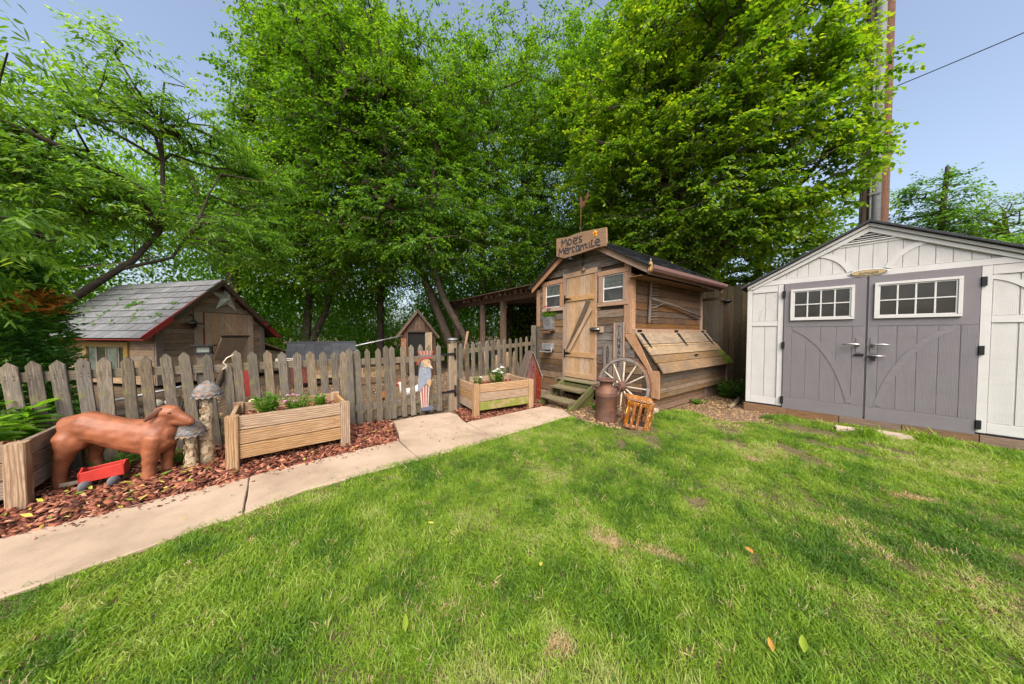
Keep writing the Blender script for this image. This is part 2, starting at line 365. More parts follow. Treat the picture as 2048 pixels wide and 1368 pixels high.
def vinyl(name, col, grain=.35):
    m, nt, out = mat_new(name)
    wv = nt.nodes.new('ShaderNodeTexWave'); wv.bands_direction = 'Y'; wv.inputs['Scale'].default_value = 22; wv.inputs['Distortion'].default_value = 9; wv.inputs['Detail'].default_value = 3; wv.inputs['Detail Scale'].default_value = .5
    nt.links.new(coords(nt, (.35, 1.6, 1.6)), wv.inputs['Vector'])
    f = noise(nt, coords(nt, (1, 1, 1), False), 3, 6, .7); c = ramp(nt, f, [(.3, tuple(x*.9 for x in col)), (.7, tuple(x*1.06 for x in col))])
    g = noise(nt, coords(nt, (9, 1.2, 9)), 2, 6, .7); c = mixc(nt, math2(nt, 'MULTIPLY', ramp(nt, g, [(.55, (0, 0, 0)), (.8, (1, 1, 1))]), .25), c, tuple(x*.6 for x in col))
    g2 = noise(nt, coords(nt, (1, 1, 1)), 40, 2, .5); bh = math2(nt, 'ADD', wv.outputs['Fac'], math2(nt, 'MULTIPLY', g2, .5))
    principled(nt, out, c, .55, 0, .35, bh, grain, .003); return m
M_VW = vinyl('ivory_resin', (.46, .445, .425), .3)
M_VT = vinyl('ivory_resin_trim', (.49, .475, .455), .12)
M_VG = vinyl('grey_resin', (.155, .14, .15), .4)
M_VGT = vinyl('grey_resin_trim', (.16, .145, .15), .3)
M_SHINGLE = plain('grey_shingle', (.17, .17, .18), .95, 0, .1, .2, 120, .6, (.13, .135, .14), ov=.14)
M_SHINGLED = plain('dark_shingle', (.045, .047, .052), .95, 0, .1, .3, 90, .6, ov=.25)
M_SHINGLEB = plain('brown_shingle', (.11, .095, .085), .95, 0, .1, .3, 60, .6, (.055, .045, .035), (.45, .6))
M_GUTTER = plain('brown_gutter', (.16, .085, .07), .5, 0, .4, .12)
def glassy(name, col, rough=.08):
    m, nt, out = mat_new(name); f = noise(nt, coords(nt), 5, 5, .6); c = ramp(nt, f, [(.3, tuple(x*.6 for x in col)), (.7, tuple(x*1.5 for x in col))])
    principled(nt, out, c, rough, 0, .6); return m
M_GLASS = glassy('dark_window_glass', (.02, .018, .016))
M_GLASSL = glassy('curtained_window_glass', (.09, .1, .09), .15)
M_GLASSD = glassy('screened_window_glass', (.05, .05, .05), .3)
M_WSASH = plain('white_sash', (.62, .62, .62), .5)
M_BARK = plain('tree_bark', (.085, .062, .045), .95, 0, .15, .45, 14, .9, (.05, .045, .035))
M_BARKL = plain('grey_bark', (.14, .115, .09), .95, 0, .15, .4, 12, .9, (.08, .065, .05))
M_POLE1 = wood('pole_dark', (.08, .055, .04), (.17, .12, .09), (.25, .19, .14), .2, (.1, .08, .07), .4, .05)
M_POLE2 = wood('pole_red', (.1, .058, .042), (.165, .1, .075), (.22, .14, .11), .2, None, 0, .05)
M_DOG = plain('terracotta_rust', (.26, .088, .038), .52, 0, .4, .3, 12, .55, (.15, .045, .024), (.46, .72))
M_CAPG = plain('mushroom_cap_grey', (.15, .145, .145), .75, 0, .3, .6, 22, .9, (.27, .15, .075), (.54, .6))
M_STEM = plain('mushroom_stem', (.42, .33, .22), .85, 0, .2, .4, 30, 1.6, (.2, .125, .065), (.52, .56))
M_BRIGHTRED = plain('bright_red_paint', (.42, .03, .02), .5, 0, .4, .2)
M_GREYP = plain('grey_blue_paint', (.2, .22, .26), .75, 0, .2, .22, 25)
M_WHITEP = plain('worn_white_paint', (.4, .34, .3), .75, 0, .2, .15, 25)
M_REDP = plain('worn_red_paint', (.27, .07, .05), .75, 0, .2, .25, 25)
M_FLESH = plain('face_paint', (.4, .26, .15), .75, 0, .2, .2, 25)
M_NAVY = plain('navy_paint', (.09, .1, .14), .75, 0, .2, .2, 25)
M_HATB = plain('hat_band_paint', (.13, .12, .13), .75, 0, .2, .4, 25)
M_YELS = plain('yellow_star', (.75, .42, .02), .6); M_REDS = plain('red_star', (.5, .05, .01), .6)
M_HENB = plain('brown_hen_feathers', (.42, .15, .02), .8, 0, .2, .5, 26, .8, (.26, .08, .015)); M_HENW = plain('white_hen_feathers', (.68, .65, .6), .8, 0, .2, .15, 26, .6)
M_COMB = plain('hen_comb', (.55, .04, .03), .6); M_LEG = plain('hen_leg', (.55, .35, .08), .7)
M_SPOKE = plain('bare_spoke_wood', (.5, .4, .3), .8, 0, .2, .2, 20)
M_STONE = plain('pale_stone', (.42, .36, .29), .9, 0, .2, .25, 12, .6)
M_PAVER = plain('tan_paver', (.42, .33, .25), .9, 0, .2, .2, 16, .6)
M_PLINTH = wood('plinth_timber', (.12, .07, .045), (.26, .16, .1), (.36, .24, .16), .25, (.2, .13, .09), .5, .1)
M_GOLD = plain('gold_badge', (.38, .28, .13), .4, .3, .5, .1); M_DKBADGE = plain('badge_dark', (.1, .08, .05), .5, .2)
M_FRED = plain('red_petals', (.65, .02, .02), .6); M_FWHT = plain('white_petals', (.8, .8, .76), .6); M_FPNK = plain('pink_petals', (.65, .3, .45), .6); M_FCRM = plain('cream_petals', (.75, .72, .4), .6)
M_LIGHTGLASS = plain('frosted_lamp_glass', (.2, .22, .2), .3)
M_ROPE = plain('pale_string', (.55, .47, .36), .9)
M_CORN = plain('dried_corn', (.32, .2, .08), .8, 0, .2, .5, 40, .5)

G_MAIN = [(0, (0.033, 0.084, 0.010)), (.4, (0.071, 0.168, 0.013)), (.75, (0.126, 0.244, 0.017)), (1, (0.211, 0.303, 0.025))]
L_MAIN = leafmat('leaf_green', G_MAIN)
L_YEL = leafmat('leaf_yellow_green', [(0, (0.036, 0.093, 0.008)), (.35, (0.080, 0.173, 0.011)), (.7, (0.144, 0.249, 0.014)), (1, (0.233, 0.305, 0.024))])
L_DARK = leafmat('leaf_dark', [(0, (0.030, 0.081, 0.012)), (.5, (0.064, 0.158, 0.018)), (1, (0.120, 0.240, 0.022))])
L_WILLOW = leafmat('leaf_long', [(0, (.045, .115, .02)), (.45, (.11, .225, .032)), (.8, (.18, .31, .045)), (1, (.29, .39, .07))], .58)
L_UNDER = leafmat('leaf_undergrowth', [(0, (.06, .15, .015)), (.5, (.14, .29, .02)), (1, (.27, .42, .035))], .6)
L_ARBOR = leafmat('leaf_arborvitae', [(0, (0.033, 0.102, 0.016)), (.5, (0.084, 0.226, 0.025)), (.92, (0.146, 0.316, 0.033)), (.95, (.55, .2, .04)), (1, (.65, .3, .07))], .35, .6)
L_BRIGHT = leafmat('leaf_garden', [(0, (.035, .1, .012)), (.5, (.08, .19, .02)), (1, (.17, .3, .04))])
L_GRASS = leafmat('grass_blade', [(0, (.055, .135, .014)), (.3, (.135, .25, .018)), (.6, (.235, .35, .028)), (.84, (.33, .4, .1)), (.9, (.42, .37, .2)), (1, (.55, .38, .22))], .42, .5, inst=True, tsc=1.4)
L_GRASSD = leafmat('weed_blade', [(0, (.035, .09, .012)), (1, (.12, .24, .02))], .35, .5)
L_CHIP = leafmat('bark_chip', [(0, (.05, .018, .012)), (.3, (.15, .045, .025)), (.6, (.27, .085, .045)), (.85, (.38, .15, .085)), (1, (.45, .24, .15))], 0, .8)
L_CHIPY = leafmat('wood_chip', [(0, (.1, .055, .03)), (.4, (.3, .18, .09)), (.7, (.46, .3, .15)), (1, (.6, .42, .2))], 0, .85)
L_LITTER = leafmat('fallen_leaf', [(0, (.1, .2, .02)), (.4, (.25, .32, .03)), (.7, (.5, .42, .07)), (1, (.5, .22, .05))], .2, .6)
# ------------------------------------------------------------------ ground
def pip(px, py, poly):
    ins = np.zeros(len(px), bool); n = len(poly)
    for i in range(n):
        x1, y1 = poly[i]; x2, y2 = poly[(i+1) % n]
        c = ((y1 > py) != (y2 > py)) & (px < (x2-x1)*(py-y1)/((y2-y1) if y2 != y1 else 1e-9)+x1); ins ^= c
    return ins
def fld(x, y, seed, sc):
    r = np.random.default_rng(seed); o = np.zeros_like(x)
    for k in range(9):
        a = r.uniform(0, 2*np.pi); f = sc*r.uniform(.5, 2.2); o += np.sin((x*np.cos(a)+y*np.sin(a))*f+r.uniform(0, 6.28))
    return o/3.2
def sheet(name, poly, z, mat, kind='structure'):
    me = pymesh(name, [(x, y, z) for x, y in poly], [tuple(range(len(poly)))])
    return tag(mkobj(name, me, None, None, mat), kind=kind)
def soilmat(name, a, b, c3, sc=3):
    m, nt, out = mat_new(name); v = coords(nt, (1, 1, 1), False)
    f = noise(nt, v, sc, 8, .7); g = noise(nt, v, sc*14, 6, .7)
    c = ramp(nt, f, [(.3, a), (.55, b), (.75, c3)]); c = mixc(nt, ramp(nt, g, [(.35, (1, 1, 1)), (.5, (0, 0, 0))]), c, tuple(x*.45 for x in a))
    principled(nt, out, c, .95, 0, .1, math2(nt, 'ADD', g, f), .8, .03); return m
M_SOIL = soilmat('bare_soil', (.09, .06, .04), (.17, .115, .075), (.24, .17, .11))
M_DIRT = soilmat('chip_strewn_dirt', (.13, .085, .06), (.25, .17, .12), (.36, .27, .2), 5)
M_LAWNS = soilmat('lawn_soil', (.1, .085, .04), (.17, .14, .065), (.27, .2, .12), 4)
M_MULB = soilmat('mulch_base', (.04, .015, .01), (.1, .035, .02), (.16, .06, .03), 9)
sheet('ground', [(-160, -160), (160, -160), (160, 160), (-160, 160)], 0, M_SOIL)
LAWN = [(-9, 2.3), (-1.17, 2.49), (-.84, 2.55), (-.36, 2.7), (-.06, 2.82), (.5, 2.85), (.91, 2.84), (1.4, 2.88), (1.87, 2.9), (2.12, 2.95), (3.03, 3.06), (3.28, 3.05), (3.2, 2.7), (3.3, 2.3), (3.5, 2.1), (3.85, 2.05), (4.1, 2.2), (4.45, 2.3), (5.0, 2.3), (5.05, 2.0), (4.75, 1.55), (5.2, 1.2), (5.6, 1.3), (5.98, 1.1), (6.1, -.2), (6.35, -2.6), (12, -4), (12, -12), (-9, -12)]
sheet('lawn', LAWN, .004, M_LAWNS)
sheet('dirt_patch', [(4.45, 2.3), (8.1, 2.3), (8.1, 5), (7.2, 5), (3.2, 5), (3.2, 3.05), (3.1, 2.65), (3.2, 2.2), (3.5, 2.0), (3.85, 1.95), (4.4, 2.0), (4.6, 1.45), (5.2, 1.0), (6.0, 1.0), (6.1, 1.55), (8.1, 1.75), (8.1, 2.3)][:15], .002, M_DIRT)
sheet('mulch_bed', [(-9, 3.1), (-1.3, 3.2), (-.4, 3.3), (.9, 3.42), (1.0, 4.1), (1.0, 4.47), (-9, 4.47)], .004, M_MULB)
sheet('planter_mulch_bed', [(1.84, 3.55), (3.35, 3.62), (3.75, 4.0), (3.8, 4.6), (2.0, 4.4)], .006, M_MULB)

# concrete path of separate slabs
def concrete():
    m, nt, out = mat_new('tan_concrete'); v = coords(nt, (1, 1, 1), False)
    f = noise(nt, v, 1.8, 8, .62); g = noise(nt, v, 60, 4, .7); h = noise(nt, v, 7, 6, .7, .5)
    c = ramp(nt, f, [(.3, (.25, .18, .125)), (.5, (.37, .275, .195)), (.75, (.44, .34, .25))])
    c = mixc(nt, ramp(nt, h, [(.58, (0, 0, 0)), (.75, (.55, .55, .55))]), c, (.2, .14, .09))
    c = mixc(nt, ramp(nt, g, [(.3, (.5, .5, .5)), (.42, (0, 0, 0))]), c, (.25, .18, .12))
    principled(nt, out, c, .9, 0, .2, math2(nt, 'ADD', g, h), .35, .006); return m
M_CONC = concrete()
path = tag(bpy.data.objects.new('path', None), kind='structure'); COL.objects.link(path)
def slab(pts, dz=0):
    P = []
    for i in range(len(pts)):           # broken, slightly wavy edges
        a = Vector(pts[i]); b = Vector(pts[(i+1) % len(pts)]); n = max(1, int((b-a).length/.12)); nr = Vector((-(b-a).y, (b-a).x)).normalized() if (b-a).length > 0 else Vector((0, 0))
        for k in range(n): P.append(a+(b-a)*k/n+(nr*random.uniform(-.004, .004) if k else Vector((0, 0))))
    prism(path, 'slab', Matrix.Translation((0, 0, .024+dz)), [tuple(p) for p in P], .08, M_CONC, .006)
slab([(-9, 2.2), (-3.3, 2.3), (-3.3, 3.1), (-9, 3.0)])
slab([(-3.29, 2.3), (-1.83, 2.4), (-1.83, 3.14), (-3.29, 3.1)], .003)
slab([(-1.82, 2.4), (-1.2, 2.46), (-.345, 2.66), (-.385, 3.32), (-1.28, 3.22), (-1.82, 3.14)])
slab([(-.335, 2.66), (0, 2.78), (.92, 2.8), (.885, 3.46), (-.375, 3.325)], .002)
slab([(.93, 2.8), (1.83, 2.85), (1.835, 3.7), (.95, 3.68), (.9, 3.45)], -.002)
slab([(.955, 3.69), (1.835, 3.71), (1.9, 4.02), (1.86, 4.22), (1.4, 4.3), (1.03, 4.25), (1.0, 4.0)], .003)
slab([(1.84, 2.85), (2.5, 2.92), (3.28, 3.0), (3.42, 3.3), (3.33, 3.66), (2.3, 3.62), (1.9, 3.62), (1.845, 3.6)], .0)

# ------------------------------------------------------------------ scattered chips (uncountable)
def chips(name, poly, n, L, mat, zr=(.006, .03), seed=1, tintpow=1, label=None, cat=None, parent=None, flat=.35, holes=()):
    r = np.random.default_rng(seed); P = np.array(poly); lo = P.min(0); hi = P.max(0)
    x = r.uniform(lo[0], hi[0], n*3); y = r.uniform(lo[1], hi[1], n*3); k = pip(x, y, poly)
    for h in holes: k &= ~pip(x, y, h)
    x = x[k][:n]; y = y[k][:n]; n = len(x); z = r.uniform(zr[0], zr[1], n)
    l = r.uniform(L[0], L[1], n)*.5; w = l*r.uniform(.25, .6, n); t = l*r.uniform(.06, .15, n)
    yaw = r.uniform(0, 6.28, n); pit = r.normal(0, flat, n); rol = r.normal(0, flat, n)
    base = np.array([[-1, -1], [1, -1], [1, 1], [-1, 1]], float)
    q = base[None]*(1+r.uniform(-.45, .15, (n, 4, 2))); q[..., 0] *= l[:, None]; q[..., 1] *= w[:, None]
    v = np.zeros((n, 8, 3)); v[:, :4, :2] = q; v[:, 4:, :2] = q; v[:, :4, 2] = t[:, None]; v[:, 4:, 2] = -t[:, None]
    cp, sp = np.cos(pit), np.sin(pit); X = v[..., 0]*cp[:, None]+v[..., 2]*sp[:, None]; Z = -v[..., 0]*sp[:, None]+v[..., 2]*cp[:, None]; v[..., 0] = X; v[..., 2] = Z
    cp, sp = np.cos(rol), np.sin(rol); Y = v[..., 1]*cp[:, None]-v[..., 2]*sp[:, None]; Z = v[..., 1]*sp[:, None]+v[..., 2]*cp[:, None]; v[..., 1] = Y; v[..., 2] = Z
    cp, sp = np.cos(yaw), np.sin(yaw); X = v[..., 0]*cp[:, None]-v[..., 1]*sp[:, None]; Y = v[..., 0]*sp[:, None]+v[..., 1]*cp[:, None]; v[..., 0] = X+x[:, None]; v[..., 1] = Y+y[:, None]; v[..., 2] += z[:, None]
    f0 = np.array([[0, 1, 2, 3], [7, 6, 5, 4], [0, 4, 5, 1], [1, 5, 6, 2], [2, 6, 7, 3], [3, 7, 4, 0]])
    F = (np.arange(n)*8)[:, None, None]+f0[None]
    tint = np.repeat(r.uniform(0, 1, n)**tintpow, 8)
    o = mkobj(name, npmesh(name, v.reshape(-1, 3), F.reshape(-1, 4), tint=tint), parent, None, mat)
    return tag(o, label, cat, kind='stuff')
chips('bark_mulch', [(-4.5, 3.12), (-1.3, 3.18), (-.4, 3.29), (.9, 3.41), (.97, 4.1), (1.0, 4.47), (-4.5, 4.47)], 11000, (.02, .07), L_CHIP, label='red brown bark mulch along the foot of the picket fence', cat='mulch')
chips('mulch_fines', [(-4.5, 3.1), (-1.3, 3.16), (-.4, 3.27), (.9, 3.39), (.97, 4.1), (1.0, 4.47), (-4.5, 4.47)], 9000, (.006, .02), L_CHIP, zr=(.01, .036), seed=12, tintpow=2, label='fine dark bark crumbs among the mulch', cat='mulch')
chips('mulch_fines', [(-3.5, 2.95), (-1.3, 3.05), (-.4, 3.16), (.9, 3.3), (.9, 3.44), (-.4, 3.31), (-1.3, 3.21), (-3.5, 3.12)], 260, (.006, .028), L_CHIP, zr=(.029, .033), seed=13, label='loose bark crumbs spilled over the edge of the path', cat='mulch', flat=.1)
chips('mulch_fines', [(1.2, 3.0), (3.3, 3.05), (3.3, 3.64), (1.9, 3.6), (1.2, 4.1)], 160, (.005, .022), L_CHIP, zr=(.029, .033), seed=14, label='loose bark crumbs on the path slabs near the steps', cat='mulch', flat=.1)
chips('bark_mulch', [(1.86, 3.64), (3.3, 3.68), (3.6, 3.95), (3.8, 4.5), (2.0, 4.35)], 3200, (.015, .05), L_CHIP, seed=2, label='red brown bark mulch under the small square planter', cat='mulch')
chips('wood_chips', [(3.35, 3.0), (3.45, 3.65), (3.7, 3.9), (4.4, 4.2), (4.6, 2.3), (3.6, 2.05), (3.25, 2.3), (3.2, 2.7)], 4200, (.012, .04), L_CHIPY, seed=3, label='pale wood chips round the steps and milk can', cat='wood chips')
chips('wood_chips', [(4.6, 2.35), (4.9, 2.1), (4.6, 1.45), (5.3, 1.05), (5.95, 1.1), (6.1, 1.6), (7.8, 1.8), (7.8, 2.9), (6.8, 2.9), (6.8, 2.3)], 4500, (.01, .035), L_CHIPY, zr=(.003, .012), seed=4, label='thin wood chips on bare dirt between the coop and the resin shed', cat='wood chips')
chips('yard_litter', [(-3, 4.6), (2, 4.6), (4.2, 5.2), (4.2, 9), (-2, 9)], 5000, (.015, .05), L_CHIPY, zr=(.003, .012), seed=5, label='straw and chips strewn over the bare chicken yard', cat='litter')

def leaf_litter(name, poly, n, L, seed, label, holes=()):
    r = np.random.default_rng(seed); P = np.array(poly); lo = P.min(0); hi = P.max(0)
    x = r.uniform(lo[0], hi[0], n*3); y = r.uniform(lo[1], hi[1], n*3); k = pip(x, y, poly); x = x[k][:n]; y = y[k][:n]; n = len(x)
    a = r.uniform(0, 6.28, n); l = r.uniform(L[0], L[1], n); d = np.stack([np.cos(a), np.sin(a), r.uniform(-.1, .25, n)], 1); s = np.stack([-np.sin(a), np.cos(a), r.uniform(-.3, .3, n)], 1)
    p = np.stack([x, y, np.full(n, .034)], 1); w = l*r.uniform(.1, .2, n)
    v = np.stack([p, p+d*(l*.4)[:, None]+s*w[:, None], p+d*l[:, None]+np.array([0, 0, .004]), p+d*(l*.4)[:, None]-s*w[:, None]+np.array([0, 0, .006])], 1)
    F = (np.arange(n)*4)[:, None]+np.array([[0, 3, 2, 1]])
    F = np.concatenate([(np.arange(n)*4)[:, None]+np.array([[0, 3, 2]]), (np.arange(n)*4)[:, None]+np.array([[0, 2, 1]])])
    tag(mkobj(name, npmesh(name, v.reshape(-1, 3), F, tint=np.repeat(r.uniform(0, .8, n), 4)), None, None, L_LITTER), label, 'fallen leaves', kind='stuff')
leaf_litter('fallen_leaves', [(-2.4, 3.15), (-1.3, 3.22), (-.7, 3.3), (-.6, 3.9), (-1.6, 4.2), (-2.4, 4.2)], 130, (.03, .09), 3, 'narrow yellow green leaves fallen on the mulch in front of the dog sculpture')
leaf_litter('fallen_leaves', [(-.7, 3.35), (.9, 3.45), (.95, 4.2), (-.6, 4.3)], 26, (.03, .07), 4, 'few yellow leaves fallen on the mulch beside the long planter')
leaf_litter('fallen_leaves', [(-1.8, 2.6), (.9, 2.9), (3.2, 3.1), (3.2, 3.55), (.9, 3.4), (-1.8, 3.05)], 34, (.012, .035), 5, 'small dry leaf bits scattered on the concrete path')

# ------------------------------------------------------------------ lawn grass: blade tufts instanced on points
def tuft(name, nb, h, w, rad, lean, seed):
    r = np.random.default_rng(seed); vs = []; fs = []
    for i in range(nb):
        a = r.uniform(0, 6.28); d = rad*math.sqrt(r.uniform()); x, y = d*math.cos(a), d*math.sin(a)
        b = r.uniform(0, 6.28); H = h*r.uniform(.55, 1.15); Ln = H*lean*r.uniform(.3, 1.6); ww = w*r.uniform(.6, 1.2)
        sx, sy = -math.sin(b)*ww/2, math.cos(b)*ww/2; dx, dy = math.cos(b)*Ln, math.sin(b)*Ln; k = len(vs)
        vs += [(x-sx, y-sy, 0), (x+sx, y+sy, 0), (x+dx*.35-sx*.85, y+dy*.35-sy*.85, H*.55), (x+dx*.35+sx*.85, y+dy*.35+sy*.85, H*.55), (x+dx, y+dy, H*r.uniform(.8, 1))]
        fs += [(k, k+1, k+3, k+2), (k+2, k+3, k+4)]
    me = pymesh(name, vs, fs); me.materials.append(L_GRASS); return bpy.data.objects.new(name, me)
TC = bpy.data.collections.new('grass_tufts')
for i in range(6): TC.objects.link(tuft('grass_tuft', 13, .0195+.005*(i % 3), .0037, .036, [.5, .8, 1.2][i % 3], 20+i))
def grass_gn():
    ng = bpy.data.node_groups.new('scatter_tufts', 'GeometryNodeTree')
    ng.interface.new_socket('Geometry', in_out='INPUT', socket_type='NodeSocketGeometry'); ng.interface.new_socket('Geometry', in_out='OUTPUT', socket_type='NodeSocketGeometry')
    n = ng.nodes; l = ng.links; gi = n.new('NodeGroupInput'); go = n.new('NodeGroupOutput'); iop = n.new('GeometryNodeInstanceOnPoints')
    ci = n.new('GeometryNodeCollectionInfo'); ci.inputs['Collection'].default_value = TC; ci.inputs['Separate Children'].default_value = True; ci.inputs['Reset Children'].default_value = True
    def at(nm, t):
        a = n.new('GeometryNodeInputNamedAttribute'); a.data_type = t; a.inputs['Name'].default_value = nm; return a.outputs[0]
    l.new(gi.outputs[0], iop.inputs['Points']); l.new(ci.outputs[0], iop.inputs['Instance']); iop.inputs['Pick Instance'].default_value = True
    l.new(at('rot', 'FLOAT_VECTOR'), iop.inputs['Rotation']); l.new(at('scl', 'FLOAT_VECTOR'), iop.inputs['Scale']); l.new(at('var', 'INT'), iop.inputs['Instance Index'])
    l.new(iop.outputs[0], go.inputs[0]); return ng
GN = grass_gn()
def ell(x, y, cx, cy, rx, ry, a):
    c, s = math.cos(a), math.sin(a); u = (x-cx)*c+(y-cy)*s; v = -(x-cx)*s+(y-cy)*c
    return np.exp(-((u/rx)**2+(v/ry)**2))
STRAW = [(1.48, 1.03, .11, .05, -1.0), (1.62, .8, .13, .05, -1.0), (3.75, -.04, .16, .07, -.9), (.8, .8, .07, .04, .3), (3.6, 0.9, .1, .06, 1)]
BARE = [(3.98, 1.15, .16, .07, .9), (4.15, .66, .22, .08, .8), (4.7, .4, .28, .09, 1.4), (5.1, .15, .25, .07, 1.5), (4.4, 1.35, .22, .1, .6), (3.3, 1.75, .2, .06, .7), (5.3, .8, .3, .12, 1.5), (3.55, 2.05, .3, .14, 0), (3.2, -.45, .1, .05, 0), (2.9, 1.9, .12, .05, .6), (1.98, .48, .04, .03, 0), (4.9, 1.6, .25, .1, 1), (2.35, .9, .07, .05, 0)]
def lawn_points(dens, seed, poly, dmin, dmax):
    r = np.random.default_rng(seed); n = int(dens*13*13); x = r.uniform(-4, 9, n); y = r.uniform(-7, 6, n)
    d = np.hypot(x, y); fw = x*math.cos(_az)+y*math.sin(_az); k = (d > dmin) & (d <= dmax) & (fw > -.1+.1*d) & pip(x, y, poly)
    return x[k], y[k], r
def make_lawn(name, parts, label):
    XS = []; 
    for dens, seed, a, b in parts:
        x, y, r = lawn_points(dens, seed, LAWN, a, b)
        bare = np.zeros_like(x); straw = np.zeros_like(x)
        for e in BARE: bare = np.maximum(bare, 1.25*ell(x, y, e[0], e[1], e[2]*1.25, e[3]*1.3, e[4])*(.75+.35*fld(x, y, 61, 16)))
        for e in STRAW: straw = np.maximum(straw, ell(x, y, *e))
        thin = np.clip(fld(x, y, 5, 3.0)-.55, 0, 1)*.5
        k = r.uniform(0, 1, len(x)) > np.clip(bare*1.9, 0, .98)+thin*.6+np.clip(straw-.5, 0, 1)*.2
        x = x[k]; y = y[k]; st = straw[k]; n = len(x)
        f1 = fld(x, y, 11, 2.2); f2 = fld(x, y, 12, 7.0); f3 = fld(x, y, 13, 20)
        tint = .39+.12*f1+.2*f2+.13*f3+r.normal(0, .12, n)
        pale = np.clip(fld(x, y, 17, 4.0)-.35, 0, 1)*np.clip(fld(x, y, 19, 12)*.5+.6, 0, 1)      # worn, thatchy areas
        tint = np.clip(tint+pale*.4, .02, .86)
        dead = r.uniform(0, 1, n) < (.02+np.clip(st*1.6-.25, 0, .95)+pale*.22); tint = np.where(dead, r.uniform(.9, 1, n), tint)
        h = (1-.22*f2+.2*f3+.25*np.clip(f1, -.5, 1))*r.uniform(.75, 1.2, n)*(1-.45*st)
        for (cx, cy, rr, g) in [(4.45, 2.15, .35, 1.5), (5.6, .95, .5, .9), (6.1, -.3, .35, .7), (5.55, .3, .14, 1.9), (5.8, -.1, .12, 2.2), (3.95, 1.95, .12, .6)]: h *= 1+g*np.exp(-((x-cx)**2+(y-cy)**2)/rr**2)
        edge = np.zeros(n)
        leanA = fld(x, y, 31, 1.6)*3.0; lm = .25+.3*np.clip(fld(x, y, 32, 2.5), 0, 1)
        rot = np.stack([np.cos(leanA)*lm+r.normal(0, .16, n), np.sin(leanA)*lm+r.normal(0, .16, n), r.uniform(0, 6.28, n)], 1)
        XS.append((x, y, rot, h, tint))
    x, y, rot, h, tint = [np.concatenate([p[i] for p in XS]) for i in range(5)]; n = len(x)
    me = bpy.data.meshes.new(name); me.vertices.add(n); me.vertices.foreach_set('co', np.stack([x, y, np.full(n, .004)], 1).astype(np.float32).ravel())
    for nm, t, dta, key in (('rot', 'FLOAT_VECTOR', rot, 'vector'), ('scl', 'FLOAT_VECTOR', np.stack([h*.5+.5, h*.5+.5, h], 1), 'vector'), ('tint', 'FLOAT', tint, 'value'), ('var', 'INT', rng.integers(0, 6, n), 'value')):
        a = me.attributes.new(nm, t, 'POINT'); a.data.foreach_set(key, np.ascontiguousarray(dta, dtype=np.int32 if t == 'INT' else np.float32).ravel())
    o = mkobj(name, me); m = o.modifiers.new('scatter', 'NODES'); m.node_group = GN
    tag(o, label, 'grass', kind='stuff'); return n
make_lawn('lawn_grass', [(4200, 51, .3, 2.6), (2700, 52, 2.6, 4.6), (1700, 53, 4.6, 8.5)], 'mown green lawn with worn straw coloured patches')

# low broad-leaved weeds mixed into the turf
def clover():
    r = np.random.default_rng(77); n = 60000; x = r.uniform(-2.5, 6.5, n); y = r.uniform(-3.5, 3.1, n); k = pip(x, y, LAWN) & ((x*math.cos(_az)+y*math.sin(_az)) > .3) & ((fld(x, y, 41, 6)+.6*fld(x, y, 42, 25)) > .75)
    x = x[k]; y = y[k]; n = len(x); a = r.uniform(0, 6.28, n)
    d = np.stack([np.cos(a), np.sin(a), r.uniform(.0, .3, n)], 1); s = np.stack([-np.sin(a), np.cos(a), r.uniform(-.2, .2, n)], 1); p = np.stack([x, y, r.uniform(.012, .03, n)], 1); l = r.uniform(.008, .02, n)[:, None]
    v = np.stack([p, p+d*l*.6+s*l*.42, p+d*l, p+d*l*.6-s*l*.42], 1); b = (np.arange(n)*4)[:, None]; F = np.concatenate([b+np.array([[0, 3, 2]]), b+np.array([[0, 2, 1]])])
    tag(mkobj('lawn_weeds', npmesh('lawn_weeds', v.reshape(-1, 3), F, tint=np.repeat(r.uniform(.1, .8, n), 4)), None, None, L_GRASSD), 'low round leaved weeds mixed into the mown lawn', 'weeds', kind='stuff')
clover()
# longer blades along edges (direct mesh)
def blades(name, pts, h, w, mat, seed, label, cat, lean=.5, parent=None):
    r = np.random.default_rng(seed); n = len(pts); p = np.array(pts, float); b = r.uniform(0, 6.28, n); H = h*r.uniform(.5, 1.3, n); Ln = H*lean*r.uniform(.2, 1.8, n)
    s = np.stack([-np.sin(b), np.cos(b), 0*b], 1)*(w/2); d = np.stack([np.cos(b)*Ln, np.sin(b)*Ln, 0*b], 1); up = np.array([0, 0, 1.])
    m1 = p+d*.3+up*(H*.55)[:, None]; tp = p+d+up*(H*.85)[:, None]
    v = np.stack([p-s, p+s, m1+s*.8, m1-s*.8, tp], 1).reshape(-1, 3); k = (np.arange(n)*5)[:, None]
    F = np.concatenate([k+np.array([[0, 1, 2]]), k+np.array([[0, 2, 3]]), k+np.array([[3, 2, 4]])])
    o = mkobj(name, npmesh(name, v, F, tint=np.repeat(r.uniform(0, 1, n), 5)), parent, None, mat)
    return tag(o, label, cat, kind='stuff')
# ------------------------------------------------------------------ chicken coop shop ("Moe's Mercantile")
coop = thing('coop_shed', 'weathered board coop with pine door, two small windows and a sloping nest box', 'coop', (4.4, 5.05, 0), -math.pi/2)
WX = 2.32; DEP = 2.75; APX = 1.30; SL = .61; ZE = 2.36     # wall width, depth, apex x, roof slope
APZ = 3.13
def roofz(x): return APZ-abs(x-APX)*SL-.05
